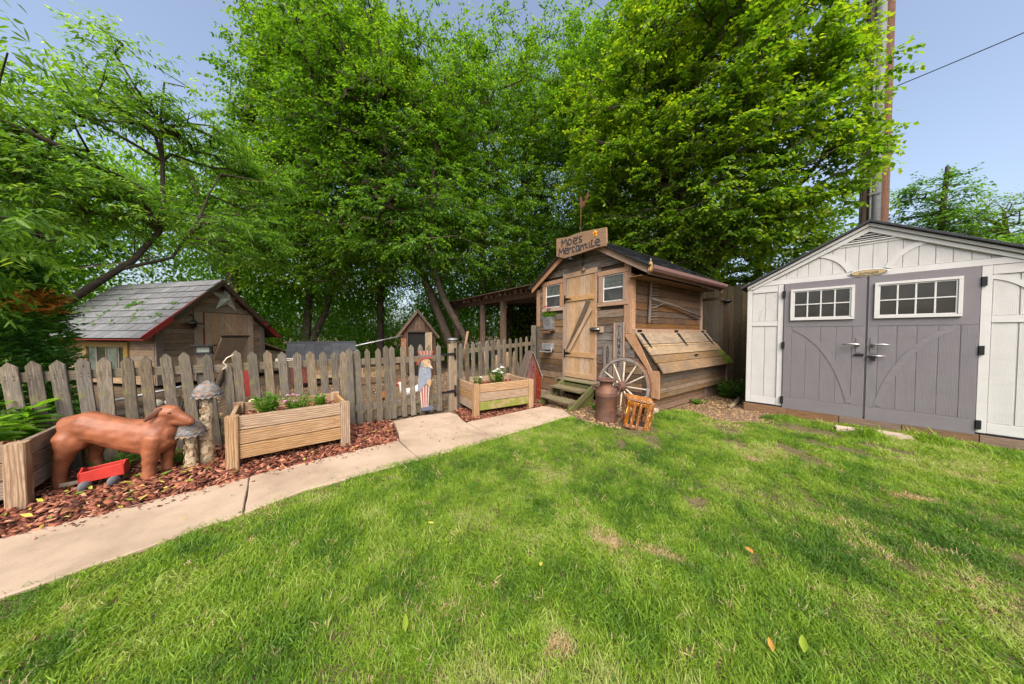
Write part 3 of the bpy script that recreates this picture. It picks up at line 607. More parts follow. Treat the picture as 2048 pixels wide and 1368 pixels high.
# dark core behind the boards
core = [(0.01, .0), (2.0, 0), (WX+.3, .5), (WX-.02, 1.25), (WX-.02, roofz(WX)-.03), (APX, roofz(APX)-.03), (.01, roofz(.01)-.03)]
facade(coop, 'wall_core', [(0.02, -.02), (2.3, -.02), (2.3, roofz(2.3)-.04), (APX, roofz(APX)-.04), (0.02, roofz(0.02)-.04)], .03, DEP-.06, M_DARK)
# front siding: rows of old boards, cut round the door and windows
wins = [(.2, .81, 1.74, 2.39), (1.70, 2.28, 1.74, 2.37)]; dr = (.8, 1.63, .36, 2.42)
def outline_r(z):
    if z >= 1.26: return WX
    if z >= .69: return WX+(1.26-z)/.57*.31
    return WX+.31+.0*(0.69-z)
z = .30; row = 0
def hclip(P, a, b, c):
    """keep the side a*x+b*y<=c of a convex polygon"""
    out = []
    for i in range(len(P)):
        p, q = P[i-1], P[i]; dp = a*p[0]+b*p[1]-c; dq = a*q[0]+b*q[1]-c
        if (dp <= 0) != (dq <= 0):
            t = dp/(dp-dq); out.append((p[0]+(q[0]-p[0])*t, p[1]+(q[1]-p[1])*t))
        if dq <= 0: out.append(q)
    r = []
    for p in out:
        if not r or math.hypot(p[0]-r[-1][0], p[1]-r[-1][1]) > .004: r.append(p)
    if len(r) > 1 and math.hypot(r[0][0]-r[-1][0], r[0][1]-r[-1][1]) < .004: r.pop()
    return r if len(r) > 2 else None
def gclip(P, ax, az, sl):
    """polygon under the two slopes of a gable"""
    for s in (1, -1):
        if P: P = hclip(P, s*sl, 1, az+s*sl*ax)
    return P
def clipgable(x0, x1, z0, z1): return gclip(rect(x0, z0, x1, z1), APX, APZ-.05, SL)
while z < 3.05:
    h = random.uniform(.115, .15); z1 = min(z+h, 3.07); zm = (z+z1)/2
    spans = [(.07, outline_r(zm)-.1)] if z < ZE else [(.02, WX+.12)]
    for (a, b, c, d) in wins+[dr]:
        new = []
        for (s, e) in spans:
            if z1 > c+.03 and z < d-.03:
                if s < a: new.append((s, min(e, a+.02)))
                if e > b: new.append((max(s, b-.02), e))
            else: new.append((s, e))
        spans = new
    for (s, e) in spans:
        if e-s < .05: continue
        cuts = [s]
        if e-s > .9 and random.random() < .75: cuts.append(s+(e-s)*random.uniform(.25, .75))
        cuts.append(e)
        for (x0, x1) in zip(cuts[:-1], cuts[1:]):
            P = clipgable(x0+.003, x1-.003, z+.003+random.uniform(0, .003), z1-.004)
            if P:
                grey = zm > 2.05 or (x1 < .8 and random.random() < .75) or random.random() < .15
                facade(coop, 'siding_board', P, random.uniform(-.009, .006), .03, M_BARNG if grey else M_BARN)
    z = z1; row += 1
# trims of the front
def ftrim(pts, y=-.022, mat=M_PINE, g='z', t=.024, name='trim_board'): return facade(coop, name, pts, y, t, mat, g, .003)
ftrim(rect(-.02, 1.42, .085, roofz(-.02)-.02)); ftrim(rect(.0, -.0, .09, 1.41), mat=M_BARNG)
ftrim(rect(WX-.11, 1.26, WX+.01, roofz(WX)-.02))
ftrim([(WX-.115, 1.255), (WX+.09, 1.255), (WX+.38, .68), (WX+.5, .68), (WX+.5, .255), (WX+.38, .255), (WX+.31, .69)], y=-.024)
# skirt boards under the front wall
for (a, b, c, d) in [(.06, .02, .82, .15), (.06, .155, .86, .29), (1.62, .02, 2.4, .14), (1.62, .145, 2.42, .255)]: facade(coop, 'skirt_board', rect(a, b, c, d, .004), .01, .03, M_PLINTH)
# rake boards
for s in (-1, 1):
    tip = APX+s*1.37 if s > 0 else APX-1.37
    zt = APZ-1.37*SL-.0
    P = [(APX, APZ), (tip, zt), (tip, zt-.115), (APX, APZ-.135)]
    o = facade(coop, 'rake_board', P, -.125, .028, M_PINE, 'x'); 
    # roof deck: a sloped slab and shingle courses
    n = 11
    L = math.hypot(1.42, 1.42*SL); dx = s/math.hypot(1, SL); dz = -SL/math.hypot(1, SL)
    M = frame((APX, -.17, APZ+.01), (s*-0.0, 1, 0), (dx, 0, dz)) if s < 0 else frame((APX, -.17, APZ+.01), (0, 1, 0), (dx, 0, dz))
    # local X = depth, Y = down slope, Z = normal (flip for the right side)
    t = .02
    deckp = [(0, 0), (DEP+.32, 0), (DEP+.32, L), (0, L)]
    zz = M.to_3x3() @ V(0, 0, 1); up = zz.z > 0
    dk = prism(coop, 'roof_deck', M if up else M @ Matrix.Translation((0, 0, 0)), deckp, .02, M_DARK) if up else prism(coop, 'roof_deck', M @ Matrix.Translation((0, 0, .02)), deckp, .02, M_DARK)
    for c in range(n):
        y0 = L*c/n; y1 = L*(c+1)/n+.02; k = 0; x = -.015
        while x < DEP+.32:
            w = random.uniform(.2, .3); sg = 1 if up else -1
            vs = [(x+.003, y0, .006*sg), (x+w-.003, y0, .006*sg), (x+w-.003, y1, (.02+random.uniform(0, .006))*sg), (x+.003, y1, (.02+random.uniform(0, .006))*sg)]
            vs += [(p[0], p[1], p[2]-.008*sg) for p in vs]
            f = [(0, 1, 2, 3), (7, 6, 5, 4), (0, 4, 5, 1), (1, 5, 6, 2), (2, 6, 7, 3), (3, 7, 4, 0)]
            if not up: f = [tuple(reversed(q)) for q in f]
            if s > 0: mkobj('shingle', pymesh('shingle', vs, f), coop, M, M_SHINGLED)
            elif k == 0 or k % 3 == 0: mkobj('shingle_strip', pymesh('shingle_strip', [(v[0]+(w*2 if i in (1, 2, 5, 6) else 0), v[1], v[2]) for i, v in enumerate(vs)], f), coop, M, M_SHINGLED)
            x += w if s > 0 else w*3; k += 1
# gutter along the right eave
gx = APX+1.37+.02; gz = APZ-1.37*SL-.0
M = frame((gx, -.16, gz-.09), (0, 1, 0), (0, 0, 1))
prof = [(0, .0), (-.075, .0), (-.1, .035), (-.1, .085), (-.088, .085), (-.088, .04), (-.07, .012), (-.0, .012)]
vs = []; fs = []; Lg = DEP+.2
for y in (0, Lg):
    for (a, b) in prof: vs.append((gx-a, -.16+y, gz-.1+b))
n = len(prof)
for i in range(n-1): fs.append((i, i+1, n+i+1, n+i))
vs += [(gx+.0, -.16, gz-.1), (gx+.1, -.16, gz-.02)]
fs.append(tuple(range(n)))
mkobj('gutter', pymesh('gutter', vs, fs), coop, None, M_GUTTER)
board(coop, 'fascia_board', (gx-.012, -.12, gz-.07), (gx-.012, DEP+.1, gz-.07), .13, .022, M_GUTTER)
board(coop, 'fascia_tail', (gx-.05, DEP-.0, gz-.12), (gx+.02, DEP+.0, gz-.12), .12, .02, M_PINE)
board(coop, 'soffit_board', (WX+.13, -.1, gz-.125), (WX+.13, DEP, gz-.125), .24, .015, M_BARNB, (1, 0, 0))
# right side wall above the nest box: boards facing +x
def side(name, y0, z0, y1, z1, x, t, mat, j=.002):
    M = frame((x, (y0+y1)/2, (z0+z1)/2), (0, 1, 0), (0, 0, 1)); r = lambda: random.uniform(-j, j)
    return prism(coop, name, M, [(-(y1-y0)/2+r(), -(z1-z0)/2+r()), ((y1-y0)/2+r(), -(z1-z0)/2+r()), ((y1-y0)/2+r(), (z1-z0)/2+r()), (-(y1-y0)/2+r(), (z1-z0)/2+r())], t, mat)
z = 1.32
while z < 2.2:
    h = random.uniform(.09, .15); z1 = min(z+h, 2.26); y = .1; c = [.1, .1+random.uniform(.6, 2.0), 2.7] if random.random() < .8 else [.1, 2.7]
    for a, b in zip(c[:-1], c[1:]): side('siding_board', a+.002, z+.003, b-.002, z1-.004, WX+random.uniform(0, .012), .03, M_BARNB)
    z = z1
side('corner_post', 0, 1.26, .1, 2.24, WX+.03, .05, M_PINE); side('corner_post', 2.66, 1.26, 2.73, 2.24, WX+.03, .05, M_PINE)
side('hinge_rail', .0, 1.255, 2.74, 1.335, WX+.1, .07, M_PINE)
# nest box: lid boards sloping from the rail out to x=WX+.55
LT = V(WX+.1, 0, 1.262); LB = V(WX+.56, 0, .665); sl = (LB-LT)
lids = [(0, .31, M_LID), (.315, .37, M_LID), (.375, .59, M_LID), (.6, .78, M_LID2), (.79, 1.03, M_LID2)]
for i, (a, b, m) in enumerate(lids):
    pa = LT+sl*a; pb = LT+sl*(b-.006); nrm = V(-sl.z, 0, sl.x).normalized(); nrm = nrm if nrm.z > 0 else -nrm
    o = .012*(i % 2)+.006*i*.3
    c = (pa+pb)/2+nrm*(.012-o*.4); y1 = 2.72-.0*i+.03*i
    segs = [(-.03, y1)] if i != 4 else [(-.03, 2.42), (2.425, 2.86)]
    if i == 3: segs = [(-.03, 2.45), (2.455, 2.82)]
    for (s0, s1) in segs:
        mm = M_LIDM if (i >= 3 and s0 > 2) else m
        ob = board(coop, 'lid_board', (c.x, s0, c.z), (c.x, s1, c.z), (pb-pa).length, .022, mm, tuple(sl.normalized()), .004)
        ob.rotation_euler.rotate_axis('X', R([2, -2, 3, 2, 5][i]))
zz = .27; k = 0
for (a, b) in [(.26, .335), (.34, .41), (.415, .5), (.505, .58), (.585, .66)]: side('box_board', .0, a, 2.72, b, WX+.5+random.uniform(-.003, .003), .025, M_BARN)
side('box_end_trim', 2.66, .26, 2.75, .66, WX+.52, .03, M_LID)
facade(coop, 'box_end', [(WX, .26), (WX+.49, .26), (WX+.49, .66), (WX+.1, 1.25), (WX, 1.25)], .004, 2.7, M_DARK)
for i, (a, b, c, d) in enumerate([(.1, .02, 1.9, .12), (.1, .125, 1.9, .25), (1.99, .0, 2.62, .11), (1.99, .115, 2.62, .25)]): side('skirt_board', a, b, c, d, WX+.4, .03, M_PLINTH)
side('skirt_post', 1.9, -.02, 1.99, .25, WX+.42, .04, M_PLINTH); side('skirt_post', .02, -.02, .1, .25, WX+.42, .05, M_PLINTH)
facade(coop, 'skirt_core', [(.02, 0), (WX+.36, 0), (WX+.36, .25), (.02, .25)], .03, 2.55, M_DARK)
facade(coop, 'footing_block', rect(WX+.36, 0, WX+.46, .1), -.05, .1, M_PAVER)
# strap hinges on the lid
for y in (.1, 1.36, 2.55):
    hg = board(coop, 'lid_hinge', (WX+.108, y-.06, 1.3), (WX+.108, y+.06, 1.3), .045, .012, M_IRON)
    a = LT+sl*.03; b = LT+sl*.42; nrm2 = V(-sl.z, 0, sl.x).normalized(); nrm2 = nrm2 if nrm2.z > 0 else -nrm2
    P = [(-.05, 0), (.05, 0), (.012, (b-a).length), (-.012, (b-a).length)]
    prism(coop, 'hinge_strap', frame((a.x+nrm2.x*.034, y, a.z+nrm2.z*.034), (0, 1, 0), tuple(sl.normalized())) if frame((0, 0, 0), (0, 1, 0), tuple(sl.normalized())).to_3x3().col[2].z > 0 else frame((a.x+nrm2.x*.034, y, a.z+nrm2.z*.034), (0, -1, 0), tuple(sl.normalized())), P, .006, M_IRON, .001)
a = LT+sl*.7
board(coop, 'lid_pull', (a.x+.03, 1.33, a.z+.03), (a.x+.03, 1.45, a.z+.03), .025, .02, M_IRON)
# front door
door = facade(coop, 'door', rect(.905, .385, 1.615, 2.375), -.012, .02, M_DOOR, 'z')
x = .91
for i, w in enumerate([.12, .115, .12, .12, .115, .11]):
    facade(door, 'door_board', rect(0, 0, .1, .1), 0, .01, M_DOOR) if False else None
    o = facade(coop, 'door_board', rect(x+.002, .395, x+w-.002, 2.36), -.024, .016, M_DOOR, 'z'); x += w
ftrim(rect(.815, .36, .9, 2.41), y=-.03, mat=M_PINE, t=.04); ftrim(rect(1.615, .385, 1.65, 2.43), y=-.026, mat=M_PINE, t=.03, name='door_jamb')
ftrim(rect(.82, 2.375, 1.66, 2.47), y=-.034, mat=M_DOOR, g='x', t=.03, name='door_header')
for (a, b, c, d) in [(.9, 1.9, 1.61, 2.0), (.9, .8, 1.61, .9), (.9, .39, 1.61, .49)]: facade(coop, 'door_rail', rect(a, b, c, d), -.046, .02, M_DOOR)
board(coop, 'door_brace', (.98, -.056, .93), (1.5, -.056, 1.88), .085, .02, M_BARN, (1, 0, -.5)); board(coop, 'door_brace', (1.0, -.062, .9), (1.56, -.062, 1.72), .07, .016, M_DOOR, (1, 0, -.5))
for zc in (1.95, .86):
    h = facade(coop, 'door_hinge', [(.875, zc-.085), (.9, zc-.085), (.905, zc-.03), (1.0, zc-.015), (1.075, zc), (1.0, zc+.015), (.905, zc+.03), (.9, zc+.085), (.875, zc+.085)], -.058, .01, M_IRON, 'x', .001)
facade(coop, 'latch_block', rect(1.6, 1.275, 1.8, 1.385), -.03, .025, M_DOOR)
la = board(coop, 'latch', (1.55, -.058, 1.335), (1.75, -.058, 1.33), .07, .02, M_IRON); tube(coop, 'latch_bolt', [(1.53, -.075, 1.34), (1.76, -.075, 1.335)], .012, M_STEEL)
# windows
for (a, b, c, d) in wins:
    w = facade(coop, 'window', rect(a+.07, c+.07, b-.07, d-.07), .0, .01, M_GLASSL if False else M_GLASSD)
    for q in [((a-.02, d-.085), (b+.02, d), 'x'), ((a-.02, c-.0), (b+.02, c+.075), 'x'), ((a, c+.078), (a+.085, d-.088), 'z'), ((b-.085, c+.078), (b, d-.088), 'z')]:
        facade(coop, 'window_trim', rect(*q[0], *q[1], .003), -.034, .04, M_PINE, q[2])
    ia, ib, ic, idd = a+.088, b-.088, c+.08, d-.09; mz = (ic+idd)/2
    for q in [((ia, idd-.015), (ib, idd)), ((ia, mz-.012), (ib, mz+.014)), ((ia, ic), (ib, ic+.015))]: facade(w, 'sash_bar', rect(*q[0], *q[1]), 0, .012, M_WSASH) if False else facade(coop, 'sash_bar', rect(*q[0], *q[1]), -.014, .014, M_WSASH)
    for xx in (ia, ib-.014): facade(coop, 'sash_bar', rect(xx, ic, xx+.014, idd), -.013, .013, M_WSASH)
    facade(coop, 'pane', rect(ia+.014, mz+.014, ib-.014, idd-.015), -.004, .004, M_GLASSL); facade(coop, 'pane', rect(ia+.014, ic+.015, ib-.014, mz-.012), -.006, .004, M_GLASSD)
    facade(coop, 'muntin', rect((ia+ib)/2-.004, mz+.014, (ia+ib)/2+.004, idd-.015), -.008, .003, M_WIRE); facade(coop, 'muntin', rect(ia+.014, (mz+idd)/2-.004, ib-.014, (mz+idd)/2+.004), -.0085, .003, M_WIRE)
# steps
st = thing('door_steps', 'low mossy wooden steps of two treads below the pine coop door', 'steps', (4.4, 5.05, 0), -math.pi/2)
for x in (1.18, 1.89):
    board(st, 'stringer', (x, -.98, .0), (x, -.36, .36), .1, .038, M_STEP, (0, 0, 1), .004, .003, 3)
prism(st, 'side_panel', frame((1.865, 0, 0), (0, 1, 0), (0, 0, 1)), [(-.86, .02), (-.36, .02), (-.36, .33), (-.45, .3)], .025, M_STEP)
for x in (1.22, 1.84):
    for y, h in ((-.55, .28), (-.92, .13)): board(st, 'step_leg', (x, y, 0), (x, y, h), .07, .04, M_STEP, (0, 1, 0))
board(st, 'tread', (1.2, -.64, .3), (1.87, -.64, .3), .23, .034, M_STEPW, (0, 1, 0), .004, .002, 3); board(st, 'tread', (1.2, -.88, .145), (1.87, -.88, .145), .21, .034, M_STEPW, (0, 1, 0), .004, .002, 3)
facade(st, 'riser_board', rect(1.0, .17, 1.87, .385), -.38, .03, M_STEP); board(st, 'landing_board', (.95, -.2, .36), (1.87, -.2, .36), .36, .03, M_STEPW, (0, 1, 0))
st.location = (4.4, 5.05, 0)

# hanging sign
SIGN_POLY = [(0.028, 3.16), (0.324, 3.115), (0.662, 3.117), (0.879, 3.086), (1.207, 3.043), (1.22, 2.784), (1.197, 2.733), (1.072, 2.746), (0.744, 2.732), (0.255, 2.721), (0.03, 2.806)]
SIGN_STROKES = [[(0.194, 2.957), (0.189, 3.098), (0.235, 3.02), (0.298, 3.086), (0.339, 2.948)], [(0.49, 2.994), (0.565, 2.993), (0.556, 3.033), (0.506, 3.053), (0.481, 3.015), (0.49, 2.968), (0.532, 2.936), (0.582, 2.939)], [(0.581, 3.058), (0.59, 3.018)], [(0.679, 3.038), (0.63, 3.033), (0.639, 2.993), (0.687, 2.968), (0.679, 2.939), (0.623, 2.941)], [(0.111, 2.815), (0.129, 2.932), (0.172, 2.849), (0.227, 2.922), (0.25, 2.805)], [(0.272, 2.859), (0.344, 2.862), (0.335, 2.903), (0.281, 2.91), (0.263, 2.861), (0.291, 2.805), (0.349, 2.802)], [(0.379, 2.796), (0.37, 2.895)], [(0.375, 2.861), (0.431, 2.887)], [(0.512, 2.88), (0.474, 2.889), (0.461, 2.841), (0.483, 2.792), (0.525, 2.795)], [(0.623, 2.878), (0.566, 2.892), (0.554, 2.845), (0.575, 2.786), (0.616, 2.793), (0.623, 2.878), (0.64, 2.781)], [(0.669, 2.781), (0.664, 2.875)], [(0.668, 2.849), (0.712, 2.875), (0.736, 2.789)], [(0.774, 2.878), (0.787, 2.802), (0.821, 2.8)], [(0.743, 2.868), (0.813, 2.862)], [(0.859, 2.881), (0.871, 2.788)], [(0.933, 2.898), (0.907, 2.899), (0.912, 2.79), (0.971, 2.799)], [(1.0, 2.834), (1.078, 2.837), (1.071, 2.88), (1.021, 2.893), (0.992, 2.847), (1.014, 2.795), (1.086, 2.777)], [(0.439, 2.994), (0.426, 2.959), (0.396, 2.95), (0.365, 2.974), (0.352, 3.016), (0.364, 3.052), (0.395, 3.06), (0.426, 3.036), (0.439, 2.994)]]
sg = thing('shop_sign', 'rough wooden sign over the coop gable with hand lettered words and a yellow star', 'sign', (4.17, 4.26, 0), -math.pi/2)
facade(sg, 'sign_board', SIGN_POLY, 0, .035, M_SIGN, 'x', .006)
strokes(sg, 'lettering', SIGN_STROKES, frame((0, -.0015, 0), (1, 0, 0), (0, 0, 1)), .021, .004, M_LETTER)
def starpts(cx, cz, r, k=.42, rot=0): return [(cx+r*(1 if i % 2 == 0 else k)*math.sin(rot+i*math.pi/5), cz+r*(1 if i % 2 == 0 else k)*math.cos(rot+i*math.pi/5)) for i in range(10)]
facade(sg, 'star', starpts(.985, 3.0, .062, .5), -.008, .008, M_YELS, 'x', .0005); facade(sg, 'star_centre', starpts(.985, 3.0, .034, .5), -.014, .006, M_REDS, 'x', .0005)
for (a, b) in ((.2, 2.95), (1.0, 2.9)): board(sg, 'sign_bracket', (a, .03, b), (a, .16, b-.12), .05, .03, M_DARK)
# small sign light, round tag and its bracket
gl = thing('sign_lamp', 'small black barn lamp on a white gooseneck under the shop sign', 'lamp', (4.3, 3.86, 2.66), -math.pi/2)
tube(gl, 'gooseneck', [(.1, .08, .16), (.07, -.02, .18), (.03, -.1, .15), (.0, -.12, .08), (0, -.12, .03)], .007, M_WSASH, 6)
lathe(gl, 'shade', [(.015, .05), (.03, .03), (.09, .0), (.085, -.004), (.01, .02)], M_IRON, 18, Matrix.Translation((0, -.12, 0)))
tg = thing('round_tag', 'round wooden tag hanging from a black iron bracket above the coop door', 'ornament', (4.3, 3.68, 2.5), -math.pi/2)
tube(tg, 'iron_bracket', [(0, .06, .28), (0, .03, .2), (.02, .03, .12), (-.02, .03, .1), (0, .03, .04)], .012, M_IRON, 6)
lathe(tg, 'disc', [(.045, 0), (.045, .015), (.0, .016)], M_SIGN, 16, frame((0, .05, -.03), (1, 0, 0), (0, 0, 1)))
# weathervane rooster
wv = thing('weathervane', 'flat rusty rooster weathervane on a thin rod above the coop sign', 'weathervane', (4.45, 3.84, 3.1), -math.pi/2)
tube(wv, 'rod', [(0, 0, -.1), (0, 0, .66)], .006, M_RUST, 6)
facade(wv, 'rooster', [(-.0, .6), (.08, .61), (.13, .7), (.165, .72), (.2, .76), (.18, .8), (.165, .84), (.14, .81), (.12, .76), (.09, .71), (.05, .71), (.03, .74), (.02, .8), (-.02, .84), (-.035, .78), (-.02, .68)], -.004, .008, M_RUST, 'x', .001)

# wall pieces
pb = thing('wall_planter', 'grey tin wall pocket on a small brown shelf planted with one red flower', 'planter', (4.4, 4.6, 1.3), -math.pi/2)
vs = [(-.1, -.13, 0), (.1, -.13, 0), (.1, -.005, 0), (-.1, -.005, 0), (-.125, -.16, .27), (.12, -.16, .27), (.12, -.005, .27), (-.125, -.005, .27)]
mkobj('tin_pocket', pymesh('tin_pocket', [(v[0]+.0, v[1], v[2]+.05) for v in vs], [(0, 3, 2, 1), (0, 1, 5, 4), (1, 2, 6, 5), (2, 3, 7, 6), (3, 0, 4, 7)]), pb, None, M_GALV)
board(pb, 'shelf', (-.17, -.09, .03), (.13, -.09, .03), .18, .025, M_BARNB, (0, 1, 0)); board(pb, 'shelf_front', (-.14, -.17, .0), (.13, -.17, .0), .07, .02, M_BARNB)
bl = blades('grass_clump', [(random.uniform(-.12, .12), random.uniform(-.15, -.02), .29) for _ in range(320)], .14, .007, L_BRIGHT, 5, None, None, 1.2, pb)
tube(pb, 'flower_stem', [(0.0, -.1, .3), (.01, -.12, .42), (.0, -.13, .52)], .004, L_BRIGHT, 5)
vs, fs = [], []
for i in range(16):
    a = i*2.4; r = .03+.0035*i; vs += [(r*.3*math.cos(a), -.13+r*.3*math.sin(a), .52), (r*math.cos(a-.5), -.13+r*math.sin(a-.5), .535+.001*i), (r*1.25*math.cos(a), -.13+r*1.25*math.sin(a), .53), (r*math.cos(a+.5), -.13+r*math.sin(a+.5), .54)]; k = i*4; fs.append((k, k+1, k+2, k+3))
mkobj('red_flower', pymesh('red_flower', vs, fs), pb, None, M_FRED)
fd = thing('wall_feeder', 'small grey tin feeder box with a tray on the coop wall, below the tin planter', 'feeder', (4.4, 4.63, .86), -math.pi/2)
box(fd, 'tin_box', (0, -.07, .12), (.26, .13, .13), M_GALV); board(fd, 'tray', (-.16, -.13, .015), (.1, -.13, .01), .14, .014, M_GALV, (0, 1, .1))
board(fd, 'tray_arm', (.12, -.1, .0), (.15, -.05, .16), .03, .02, M_GALV, (0, 1, 0))
# long vertical name boards
def vsign(x, z0, z1, w, word, label, z_first, lh, gap, fr):
    t = thing('name_board', label, 'sign', (4.4, 5.05-x, z0), -math.pi/2)
    facade(t, 'board', rect(-w/2, 0, w/2, z1-z0), -.045, .02, M_SIGNG, 'z')
    if fr:
        for q in (-w/2+.004, w/2-.012): facade(t, 'edge_strip', rect(q-.004, 0, q+.012, z1-z0+.004), -.06, .035, M_PINE, 'z')
    ls = []; z = z_first-z0
    for c in word:
        for L in GLY[c]: ls.append([((p[0]-.5)*lh*.62+random.uniform(-.003, .003), z-lh+p[1]*lh) for p in L])
        z -= lh+gap
    strokes(t, 'lettering', ls, frame((0, -.046, 0), (1, 0, 0), (0, 0, 1)), .012, .003, M_LETTER)
vsign(2.14, .38, 1.44, .2, 'TINWARE', 'tall grey board lettered TINWARE leaning on the coop wall', 1.385, .076, .026, True)
vsign(1.92, .12, 1.06, .19, 'ANDERSON', 'shorter grey board lettered ANDERSON between the door and the tinware board', 1.04, .063, .012, False)
# wooden rake hung on the side wall
rk = thing('hay_rake', 'wooden hay rake hung on the brown right side wall of the coop', 'rake', (4.4, 5.05, 0), -math.pi/2)
X0 = WX+.05
board(rk, 'rake_head', (X0, .54, 2.17), (X0, .49, 1.45), .035, .03, M_SIGNG, (0, 1, 0))
for i in range(13):
    z = 1.5+.053*i; y = .5+.04*(z-1.45)/.7
    board(rk, 'tine', (X0+.005, y, z), (X0+.01, y+.22+random.uniform(-.02, .02), z+.012), .012, .012, M_SIGNG)
tube(rk, 'handle', [(X0+.03, .52, 1.86), (X0+.03, 1.4, 1.78), (X0+.03, 2.5, 1.62)], .017, M_SIGNG, 8)
board(rk, 'brace', (X0+.03, .52, 1.7), (X0+.03, 1.0, 1.82), .015, .012, M_SIGNG); 
cn = thing('dried_corn_bundle', 'dried corn bundle hanging on the gutter end of the coop', 'ornament', (4.3, 2.33, 2.3), -math.pi/2)
for i in range(5):
    a = i*1.3; b = blob('corn_cob', [[(V(.012*math.cos(a), -.03+.01*math.sin(a), .03), .012, .012), (V(.028*math.cos(a), -.03+.02*math.sin(a), -.09-.02*(i % 3)), .016, .016)]], voxel=.006, sm=1, parent=cn, mat=M_CORN)
tube(cn, 'string', [(0, -.03, .02), (0, -.02, .09)], .004, M_ROPE, 5)

# ------------------------------------------------------------------ resin shed
shed = thing('resin_shed', 'ivory resin shed with grey double doors and eight pane windows', 'shed', (5.9, 1.58, 0), R(-84))
SW = 2.47; AX = 1.235; SD = 2.15; EZ = 2.02; AZ_ = 2.70
def sr(x): return EZ+(AZ_-EZ)*(1-abs(x-AX)/AX)
def sf(name, pts, y, t=.012, mat=M_VW, g='z', ch=.002): return facade(shed, name, pts, y, t, mat, g, ch)
for i in range(5): facade(shed, 'plinth_board', rect(-.02+i*.52, 0, -.02+(i+1)*.52-.004, .13, .002), -.03, .05, M_PLINTH)
sf('sill_strip', rect(-.01, .13, SW+.01, .15), -.02, .06, M_IRON, 'x')
sf('wall', [(0, .14), (SW, .14), (SW, EZ), (AX, AZ_), (0, EZ)], .012, SD, M_VW)
# roof
for s in (-1, 1):
    e = AX+s*(AX+.08); ez = sr(AX+AX)-.08*(AZ_-EZ)/AX if True else 0
    P = [(AX, AZ_+.028), (e, ez+.028), (e, ez-.003), (AX, AZ_-.003)]
    facade(shed, 'roof_panel', P, -.09, SD+.2, M_IRON if False else M_SHINGLED, 'x', .004)
    P = [(AX, AZ_-.008), (AX+s*AX, EZ-.012), (AX+s*AX, EZ-.05), (AX, AZ_-.05)]
    facade(shed, 'rake_trim', P, -.05, .06, M_VT, 'x'); 
    P = [(AX, AZ_-.055), (AX+s*(AX-.01), EZ-.055), (AX+s*(AX-.07), EZ-.085+.02), (AX, AZ_-.12)]
    facade(shed, 'rake_trim', P, -.025, .04, M_VT, 'x')
# corner and frame trims
for (a, b) in ((0, .06), (.37, .43), (2.035, 2.1), (2.41, 2.47)): sf('stile', rect(a, .15, b, 2.0), -.012, .03, M_VT)
sf('lintel', rect(.0, 2.003, SW, 2.075), -.014, .03, M_VT, 'x')
for (a, b) in ((.062, .368), (2.102, 2.408)):
    for (c, d) in ((.152, .265), (1.375, 1.45), (1.9, 2.0)): sf('side_rail', rect(a, c, b, d), -.008, .026, M_VT, 'x')
    m = (a+b)/2
    for (u, v) in ((a, m-.003), (m+.003, b)):
        sf('side_panel', rect(u+.004, .27, v-.002, 1.37), .004, .012); sf('side_panel', rect(u+.004, 1.455, v-.002, 1.895), .004, .012)
def arc(name, p0, p1, c, w, y, mat, n=14, parent=None):
    """flat raised curved strip: quadratic curve p0-c-p1"""
    P = []
    for i in range(n+1):
        t = i/n; p = Vector(p0)*(1-t)**2+Vector(c)*2*t*(1-t)+Vector(p1)*t*t; P.append(p)
    vs = []; fs = []
    for i, p in enumerate(P):
        d = (P[min(i+1, n)]-P[max(i-1, 0)]).normalized(); nn = Vector((-d.y, d.x))*w/2
        for q in (p-nn, p+nn): vs += [(q.x, y, q.y), (q.x, y+.012, q.y)]
    for i in range(n):
        k = i*4; fs += [(k, k+4, k+6, k+2), (k, k+1, k+5, k+4), (k+2, k+6, k+7, k+3)]
    me = pymesh(name, vs, fs); o = mkobj(name, me, parent or shed, None, mat)
    # wrong facing does not matter: closed strip on the wall
    return o
arc('arch_strip', (.16, 1.47), (.37, 1.9), (.2, 1.75), .012, -.002, M_VT); arc('arch_strip', (2.41, 1.47), (2.1, 1.88), (2.36, 1.8), .05, -.004, M_VT)
# gable: vertical boards, arches, vent
x = .1
while x < SW-.1:
    w = .117; zt = lambda q: sr(q)-.125
    if x < AX < x+w: P = [(x+.002, 2.08), (x+w-.002, 2.08), (x+w-.002, zt(x+w)), (AX, zt(AX)), (x+.002, zt(x))]
    else: P = [(x+.002, 2.08), (x+w-.002, 2.08), (x+w-.002, max(2.085, zt(x+w))), (x+.002, max(2.085, zt(x)))]
    sf('gable_board', P, .004, .014); x += w
arc('arch_strip', (.68, 2.385), (1.08, 2.09), (.98, 2.36), .055, -.006, M_VT); arc('arch_strip', (1.79, 2.385), (1.39, 2.09), (1.49, 2.36), .055, -.006, M_VT)
sf('vent_base', [(AX-.33, 2.425), (AX+.33, 2.425), (AX+.33, 2.445), (AX, 2.62), (AX-.33, 2.445)], -.004, .014, M_VT, 'x')
vt = sf('vent_opening', [(AX-.2, 2.475), (AX+.2, 2.475), (AX, 2.585)], -.008, .006, M_IRON, 'x', .0005)
sf('vent_frame', [(AX-.24, 2.458), (AX+.24, 2.458), (AX+.21, 2.474), (AX-.21, 2.474)], -.02, .02, M_VT, 'x')
for s in (-1, 1): sf('vent_frame', [(AX, 2.583), (AX+s*.21, 2.472), (AX+s*.245, 2.466), (AX, 2.605)], -.018, .018, M_VT, 'x')
for k in range(3): sf('vent_slat', [(AX-.16+k*.05, 2.488+k*.028), (AX+.16-k*.05, 2.488+k*.028), (AX+.15-k*.05, 2.497+k*.028), (AX-.15+k*.05, 2.497+k*.028)], -.014, .008, M_VW, 'x', .0005)
